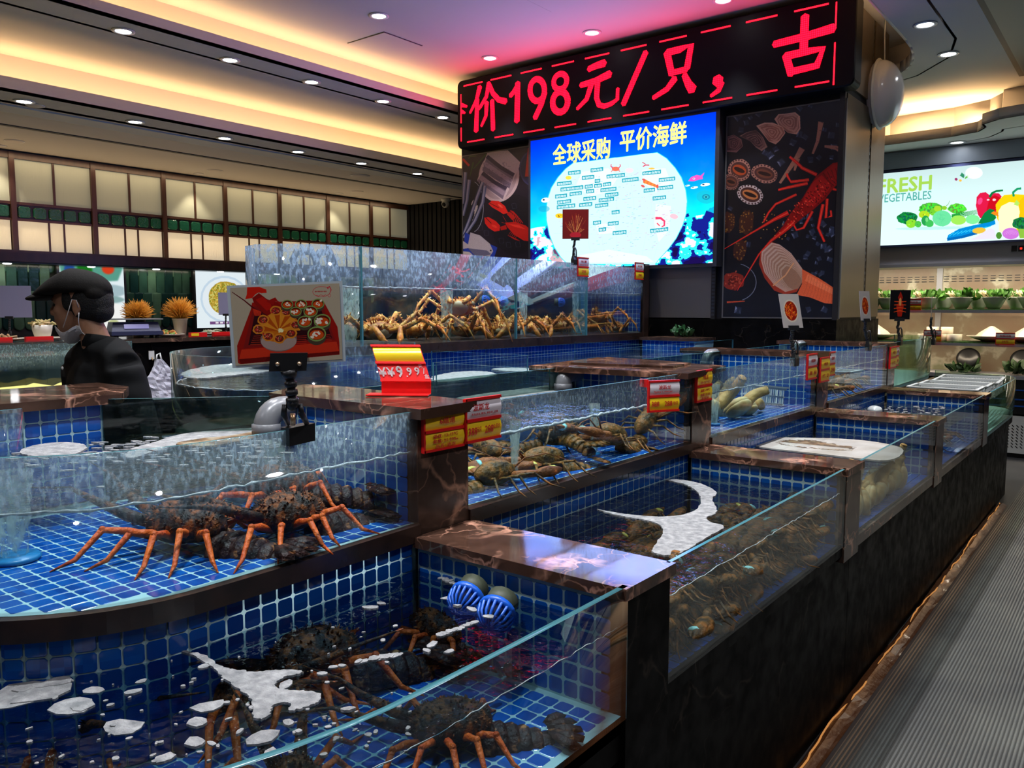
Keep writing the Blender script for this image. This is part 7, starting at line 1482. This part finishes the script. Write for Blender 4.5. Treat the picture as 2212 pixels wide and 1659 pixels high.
patch([(1600, 957), (1650, 946), (1745, 948), (1830, 950), (1905, 958), (1960, 972), (1930, 1000), (1850, 992), (1790, 985), (1700, 975), (1640, 968)], ZAW+.004, 'foam', m_foamb, 'smooth cream foam sheet covering the clams of the lower tank', .006)
patch([(1672, 957), (1710, 951), (1760, 952), (1805, 962), (1850, 968), (1830, 975), (1770, 970), (1720, 966)], ZAW+.008, 'foam', m_stain, 'brown scum stain on the cream foam sheet', .003, .02, 8)
mb = MB(); rr = random.Random(29)
for i in range(70): disc(mb, rr.uniform(1850, 2040), rr.uniform(878, 898), rr.uniform(.008, .02))
mb.build('foam', m_foam, label='small white bubbles afloat on the third lower tank', cat='foam', kind='stuff')
mb = MB(); mb.sphere(onz(1890, 886, ZAW), .05, 10, 8, 1, 1, .6); mb.jitter(.003, 4); mb.build('foam', M('bubble_dome', (.5, .52, .5), .2), label='clear bubble dome rising in the third lower tank', cat='foam', kind='stuff')
patch([(968, 868), (1010, 858), (1080, 850), (1160, 838), (1250, 830), (1290, 832), (1230, 845), (1150, 855), (1075, 868), (1060, 880), (1010, 880)], ZBW+.001, 'foam', m_foam, 'foam belt on the water behind the clawed lobsters', .008, .012, 8)
patch([(1430, 852), (1475, 846), (1472, 856), (1440, 862)], ZBW+.001, 'foam', m_foam, 'small foam heap at the far corner of the clawed lobster tank', .02, .006, 6)
patch([(930, 815), (985, 804), (1050, 803), (1080, 812), (1010, 822), (935, 830)], 1.216, 'foam', m_foam, 'foam patch in the long middle pool behind the glass post', .006, .01, 6)
patch([(1050, 800), (1090, 795), (1180, 800), (1130, 806)], 1.216, 'foam', m_foam, 'second foam patch farther along the middle pool', .006, .01, 6)
patch([(380, 812), (420, 796), (500, 786), (600, 790), (580, 806), (500, 812), (430, 822)], 1.237, 'foam', m_foam, 'milky foam sheet in the round ended tank', .006, .012, 6)
0 and patch([(1600, 850), (1660, 838), (1720, 832), (1700, 840), (1620, 852)], ZBW+.001, 'foam', m_foam, 'foam streak on the water over the upper pale clams', .004, .006, 6)
def waterline(path, z, label, r=.0035):
    mb = MB(); rr = random.Random(2); pts = []
    for i in range(len(path)-1):
        a, b = Vector((*path[i], z)), Vector((*path[i+1], z)); n = max(2, int((b-a).length/.02))
        for k in range(n): q = a.lerp(b, k/n); q.z += rr.uniform(-.003, .003); pts.append(q)
    pts.append(Vector((*path[-1], z))); mb.tube(pts, [r*rr.uniform(.5, 1.3) for _ in pts], 5); mb.build('foam_line', m_wl, label=label, cat='foam', kind='stuff')
waterline(arcp(RB-.006, -100, 0, 20) + [(XB-.004, 1.10), (XB-.006, 1.485)], ZBW, 'beaded foam line where the water meets the curved upper pane')
waterline([(XB-.008, 1.70), (XB-.008, 3.1)], ZBW, 'foam line along the glass of the clawed lobster tank', .006)
waterline([(XB-.008, 3.33), (XB-.008, 4.75)], ZBW, 'foam line along the glass of the upper pale clam tank')
waterline([(XB-.008, 4.98), (XB-.008, 6.36)], ZBW, 'foam line along the glass of the cloudy green tank')
waterline([(XA-.008, 1.70), (XA-.008, 3.1)], ZAW, 'thin foam line along the glass of the lobster pile tank', .0014)
waterline(arcp(RA-.006, -70, 0, 20) + [(XA-.006, 1.48)], ZAW, 'thin water line on the lower curved pane', .0012)
waterline([(-3.86, 2.82), (-3.74, 2.97), (XT-.006, 3.22), (XT-.006, 6.58)], 1.722, 'white wavy water line on the crab tank glass', .006)
waterline([(-4.02, 2.58), (-3.98, 2.37), (-3.85, 2.17), (-3.65, 2.03), (-3.4, 1.985), (-3.15, 2.03), (-2.96, 2.16), (-2.83, 2.35)], 1.237, 'foam line on the glass of the round ended tank')
for fm in (m_foam, m_foamb, m_stain):      # foam lets part of the light through
    nt = fm.node_tree; out = [n for n in nt.nodes if n.type == 'OUTPUT_MATERIAL'][0]; p_ = [n for n in nt.nodes if n.type == 'BSDF_PRINCIPLED'][0]; tl = N(nt, 'BsdfTransparent', i_Color=(.9, .95, 1, 1)); mx = N(nt, 'MixShader', i_0=.22 if fm is not m_foam else .12); L(nt, p_.outputs[0], mx.inputs[1]); L(nt, tl.outputs[0], mx.inputs[2]); L(nt, mx.outputs[0], out.inputs[0])
# bubble columns
bm, nt, out = newmat('bubble_curtain'); v = coords(nt, 'Object', (1, 1, .35)); n_ = N(nt, 'TexNoise', i_Scale=55, i_Detail=5); L(nt, v, n_.inputs['Vector']); al = ramp(nt, n_.outputs['Fac'], [(.42, (.12, .12, .12)), (.60, (.75, .75, .75))])
d_ = N(nt, 'BsdfDiffuse', i_Color=(.55, .66, .60, 1)); tl_ = N(nt, 'BsdfTranslucent', i_Color=(.55, .66, .60, 1)); m1 = N(nt, 'MixShader', i_0=.5); L(nt, d_.outputs[0], m1.inputs[1]); L(nt, tl_.outputs[0], m1.inputs[2]); t_ = N(nt, 'BsdfTransparent'); m2 = N(nt, 'MixShader'); L(nt, al, m2.inputs[0]); L(nt, t_.outputs[0], m2.inputs[1]); L(nt, m1.outputs[0], m2.inputs[2]); L(nt, m2.outputs[0], out.inputs[0])
m_disc = M('blue_air_disc', (.01, .16, .38), .35)
def bubbles(x, y, z0, z1, r, label, disc_=True):
    mb = MB(); rr = random.Random(int(x*1000)); n = 16; h = z1-z0; rs = []
    for i in range(n): t = i/(n-1); rs.append([(x+(r*(.62+.45*t)+rr.uniform(-.12, .12)*r)*math.cos(a), y+(r*(.62+.45*t)+rr.uniform(-.12, .12)*r)*math.sin(a), z0+.012+h*t) for a in (2*PI*k/14 for k in range(14))])
    mb.rings(rs, True, False); mb.build('bubble_column', bm, label=label, cat='bubbles', kind='stuff')
    if disc_: MB().lathe([(0, 0), (r*1.25, 0), (r*1.3, .006), (r*1.2, .011), (0, .011)], (x, y, z0), 20).build('air_disc', m_disc, label='blue air disc under the ' + label, cat='air stone')
def bz(px, py, z): q = onz(px, py, z); return q.x, q.y
bubbles(*bz(32, 1212, ZB0), ZB0+.003, ZBW, .042, 'wide cloudy bubble column at the left photo edge')
bubbles(*bz(595, 1110, ZB0), ZB0+.003, ZBW, .030, 'bubble column behind the spiny lobsters', False)
bubbles(*bz(1112, 1042, ZB0), ZB0+.003, ZBW, .017, 'nearest bubble column in the clawed lobster tank')
bubbles(*bz(1283, 985, ZB0), ZB0+.003, ZBW, .020, 'second bubble column in the clawed lobster tank')
bubbles(*bz(1543, 920, ZB0), ZB0+.003, ZBW, .022, 'bubble column beside the upper pale clams')
bubbles(*bz(1790, 852, ZB0), ZB0+.003, ZBW, .020, 'bubble column in the cloudy green tank', False)
for px, X, r, lab in ((965, -3.95, .045, 'bubble column behind the standing crab'), (1130, -3.9, .035, 'bubble column at the first glass joint'), (1243, -3.95, .030, 'bubble column before the far crab heap'), (748, -3.9, .09, 'wide sparkling bubble column at the curved end of the crab tank')): q = onx(px, 690, X); bubbles(q.x, q.y, 1.375, 1.72, r, lab, False)
# ================================================================ the man
m_skin = M('skin', (.42, .22, .13), .5, col2=(.36, .18, .10), ns=8, bump=.1); m_jacket = M('black_jacket', (.005, .0055, .006), .85, bump=.2, bs=10, spec=.15); m_cap_ = M('black_cap', (.009, .008, .007), .85, bump=.12, bs=200, spec=.2); m_hair = M('black_hair', (.004, .0035, .003), .8, bump=.6, bs=180); m_mask = M('white_mask', (.85, .86, .88), .7, bump=.3, bs=30)
E0 = _C0 + ray(188, 664)*3.2
hd = Vector((-.786, -.618, 0)); man = empty('person', (E0.x, E0.y, 0), label='man in black jacket and flat cap, white mask under chin, looking left', cat='person')
HM = Matrix(((hd.x, -hd.y, 0, 0), (hd.y, hd.x, 0, 0), (0, 0, 1, E0.z), (0, 0, 0, 1)))   # head frame: x forward
BM = Matrix.Translation((0, 0, E0.z))
def remesh(mb, name, mat, voxel, smooth=3, m4=None, parent=man):
    if m4: mb.xf(m4)
    o = mb.build('tmp', mat); r_ = o.modifiers.new('r', 'REMESH'); r_.mode = 'VOXEL'; r_.voxel_size = voxel; r_.use_smooth_shade = True
    s_ = o.modifiers.new('s', 'SMOOTH'); s_.iterations = smooth; s_.factor = .5
    dg = bpy.context.evaluated_depsgraph_get(); me = bpy.data.meshes.new_from_object(o.evaluated_get(dg)); bpy.data.objects.remove(o); me.name = name
    me.polygons.foreach_set('use_smooth', [True]*len(me.polygons)); return link(name, me, parent)
def tx(m4, p): return tuple(m4 @ Vector(p))
# skin: head, neck, torso core, arms, hands, legs in one surface
b = MB()
def hs_(c, rx, ry, rz, rot=0):
    q = MB().sphere((0, 0, 0), 1, 16, 12, rx, ry, rz); q.xf(HM @ Matrix.Translation(c) @ Matrix.Rotation(rot, 4, 'Y')); b.add(q.v, q.f, True)
def ht(pts, r, n=10): q = MB().tube(pts, r, n); q.xf(HM); b.add(q.v, q.f, True)
hs_((.020, 0, .035), .104, .076, .100); hs_((.065, 0, -.025), .062, .060, .082); hs_((.062, 0, -.070), .055, .046, .036, .3); hs_((.103, 0, -.086), .017, .021, .018)
hs_((.112, 0, .030), .018, .046, .013); ht([(.112, 0, .022), (.128, 0, .004), (.141, 0, -.018)], [.008, .009, .012]); hs_((.132, 0, -.026), .014, .017, .009)
hs_((.114, 0, -.051), .013, .024, .0075); hs_((.110, 0, -.065), .013, .021, .008); hs_((.116, 0, -.040), .008, .014, .008)
for s in (-1, 1):
    hs_((.085, .042*s, -.012), .026, .018, .022); hs_((.0, .076*s, -.002), .018, .008, .030, -.2); hs_((.004, .080*s, .016), .014, .006, .012); hs_((.004, .078*s, -.026), .009, .006, .010)
ht([(.015, 0, -.03), (-.02, 0, -.10), (-.045, 0, -.19)], [.055, .052, .062], 14)
NB = HM @ Vector((-.045, 0, -.20)); NB.z -= 0
SH = {s: Vector((NB.x+.185*s, NB.y, NB.z-.035)) for s in (-1, 1)}
def add(mb, q): mb.add(q.v, q.f, True)
def limb(mb, pts, r, n=12): add(mb, MB().tube(pts, r, n))
HIP = Vector((NB.x+.02, NB.y+.10, NB.z-.52))
limb(b, [NB, NB.lerp(HIP, .3), NB.lerp(HIP, .7), HIP], [.07, .12, .115, .13], 14)
limb(b, [SH[-1], NB-Vector((0, 0, .03)), SH[1]], [.05, .06, .05])
elb, hand = {}, {}
for s in (-1, 1):
    elb[s] = SH[s]+Vector((.075*s, .03, -.285)); hand[s] = elb[s]+Vector((-.06*s, -.23, -.07))
    limb(b, [SH[s], SH[s].lerp(elb[s], .5), elb[s], elb[s].lerp(hand[s], .4), hand[s]], [.050, .043, .036, .036, .025])
    p = hand[s]; d = (hand[s]-elb[s]).normalized(); sd_ = d.cross(Vector((0, 0, 1))).normalized(); limb(b, [p-d*.01, p+d*.05, p+d*.085], [.024, .033, .028])
    for k in range(4): q = p+d*.075+sd_*(.024*(1.5-k)/1.5); l = (.07, .08, .075, .058)[k]; limb(b, [q, q+d*l*.5-Vector((0, 0, .006)), q+d*l*.85-Vector((0, 0, .03)), q+d*l*.9-Vector((0, 0, .045))], [.010, .0095, .0085, .007], 8)
    q = p+d*.02-sd_*.028*s; limb(b, [q, q-sd_*.025*s+d*.025, q-sd_*.025*s+d*.055-Vector((0, 0, .015))], [.012, .0105, .008], 8)
    hp = HIP+Vector((.09*s, 0, -.02)); kn = Vector((hp.x+.01*s, hp.y-.02, .50)); an = Vector((kn.x, kn.y+.03, .09)); limb(b, [hp, kn, kn.lerp(an, .4), an, an-Vector((0, 0, .05))], [.095, .062, .058, .042, .045]); limb(b, [an-Vector((0, 0, .05)), an+Vector((0, -.15, -.06))], [.045, .035])
for i, v in enumerate(b.v): b.v[i] = v if v[2] > .012 else (v[0], v[1], .012)
def loc_(mb): mb.v = [(x-E0.x*0, y, z) for x, y, z in mb.v]; return mb
# convert to the man's own frame
def to_local(mb, world=True):
    off = Vector((E0.x, E0.y, 0)); 
    return mb
# the head frame is already local in x and y (origin at the ear); body points were derived from it, so they are local too
remesh(b, 'body', m_skin, .0065, 2)
# jacket
j = MB(); up_ = Vector((0, 0, 1))
limb(j, [NB+Vector((0, .01, .045)), NB+Vector((0, .01, -.01)), NB.lerp(HIP, .25), NB.lerp(HIP, .6), HIP, HIP+Vector((0, 0, -.12))], [.068, .088, .150, .150, .150, .155], 18)
limb(j, [SH[-1]+Vector((-.01, 0, .005)), NB+Vector((-.08, .01, .005)), NB+Vector((.08, .01, .005)), SH[1]+Vector((.01, 0, .005))], [.066, .082, .082, .066], 14)
add(j, MB().sphere(NB+Vector((0, .01, -.15)), 1, 20, 14, .195, .13, .19)); limb(j, [SH[-1]+Vector((0, 0, -.05)), SH[1]+Vector((0, 0, -.05))], [.08, .08], 14)
for s in (-1, 1): limb(j, [SH[s], SH[s].lerp(elb[s], .45), elb[s], elb[s].lerp(hand[s], .5), elb[s].lerp(hand[s], .88)], [.074, .072, .062, .056, .048], 14)
rr = random.Random(4)
o = remesh(j, 'jacket', m_jacket, .011, 9)
for v in o.data.vertices: k = .004*math.sin(v.co.z*60+v.co.x*35)*math.sin(v.co.x*28-v.co.z*22); v.co += v.co.normalized()*0 + Vector((k, -k, 0))
c = MB(); c.lathe([(.066, -.02), (.071, .0), (.070, .030), (.062, .032), (.060, .0)], (0, 0, 0), 24, sx=1.05, sy=1.0, caps=False); c.xf(Matrix.Translation(NB+Vector((.0, .004, .055))) @ Matrix.Rotation(-.20, 4, 'X')).build('collar', m_jacket, man)
t = MB(); limb(t, [HIP+Vector((0, 0, -.02)), HIP+Vector((0, 0, -.12))], [.14, .13], 16)
for s in (-1, 1): hp = HIP+Vector((.09*s, 0, -.06)); kn = Vector((hp.x+.01*s, hp.y-.02, .50)); limb(t, [hp, kn, Vector((kn.x, kn.y+.03, .10))], [.108, .078, .065])
remesh(t, 'trousers', m_jacket, .014, 3)
for s in (-1, 1):
    hp = HIP+Vector((.09*s, 0, -.06)); q = Vector((hp.x+.01*s, hp.y+.01, .05)); MB().tube([q+Vector((0, .05, -.005)), q+Vector((0, -.06, -.005)), q+Vector((0, -.17, -.015))], [.046, .048, .036], 12, flat=.9).build('shoe', m_black, man)
q = NB+Vector((-.03, -.135, -.035)); MB().sphere(q, .007, 10, 6, 1, .6, 1).build('button', M('pearl_button', (.65, .65, .62), .25), man)
# hair, cap, mask, eyes
h = MB()
for cc_, rx, ry, rz in (((-.012, 0, .022), .090, .082, .088), ((-.050, 0, -.012), .050, .064, .050)): h.sphere(cc_, 1, 22, 16, rx, ry, rz)
for s in (-1, 1): h.sphere((.042, .066*s, .030), 1, 12, 10, .022, .014, .045)
h.v = [v for v in h.v]; remesh(h, 'hair', m_hair, .006, 2, HM)
k = MB()
def capf(d): x = d.x/.16; return Vector((d.x, d.y, (d.z*(1-.62*max(0, x)**1.1) if d.z > 0 else d.z*.16) - .030*max(0, x)**1.5))
k.sphere((.055, 0, .066), 1, 28, 18, .155, .100, .088, fn=capf); k.sphere((-.045, 0, .052), 1, 18, 12, .050, .080, .050)
remesh(k, 'flat_cap', m_cap_, .005, 3, HM)
v = MB(); v.sphere((0, 0, 0), 1, 22, 10, .066, .078, .016, fn=lambda d: Vector((d.x, d.y, d.z-.9*d.y*d.y*1.2))); v.xf(HM @ Matrix.Translation((.165, 0, .044)) @ Matrix.Rotation(.16, 4, 'Y')).build('cap_brim', m_cap_, man)
m = MB(); rows = []
for i in range(9):
    t = i/8; x = .112-.125*t; w = .022+.050*min(1, t*1.7); z = -.080-.026*math.sin(PI*min(1, t*1.2)); dz = .042+.012*math.sin(t*7)
    rows.append([(x-.005*math.cos(a*2), w*math.sin(a)*1.06, z-dz*math.cos(a)*1.0+.012) for a in (-1.5+3.0*q/12 for q in range(13))])
n = 13; m.add([p for r_ in rows for p in r_], [(i*n+q, i*n+q+1, (i+1)*n+q+1, (i+1)*n+q) for i in range(8) for q in range(12)], False); m.jitter(.0012, 3)
o = m.xf(HM).build('face_mask', m_mask, man); sd2 = o.modifiers.new('solid', 'SOLIDIFY'); sd2.thickness = .0025
for s in (-1, 1):
    MB().tube([(.062, .067*s, -.078), (.035, .076*s, -.02), (.012, .086*s, .030), (-.006, .088*s, .028), (-.012, .086*s, 0)], .0016, 6).xf(HM).build('ear_loop', m_mask, man)
    MB().tube([(-.012, .084*s, -.02), (-.005, .078*s, -.05), (-.004, .070*s, -.085)], .0016, 6).xf(HM).build('ear_loop', m_mask, man)
    MB().sphere((.107, .031*s, .008), .0105, 12, 8).xf(HM).build('eye', M('eye_white', (.6, .58, .55), .3), man) if 0 else MB().sphere((.108, .031*s, .009), 1, 12, 8, .008, .012, .006).xf(HM).build('eye', m_hair, man)
    MB().tube([(.122, .012*s, .026), (.122, .030*s, .031), (.108, .050*s, .027)], [.003, .0042, .002], 6, flat=.6).xf(HM).build('eyebrow', m_hair, man)
# lips
MB().sphere((.120, 0, -.0535), 1, 14, 8, .009, .021, .0045).xf(HM).build('lips', M('lips', (.30, .09, .07), .45), man)
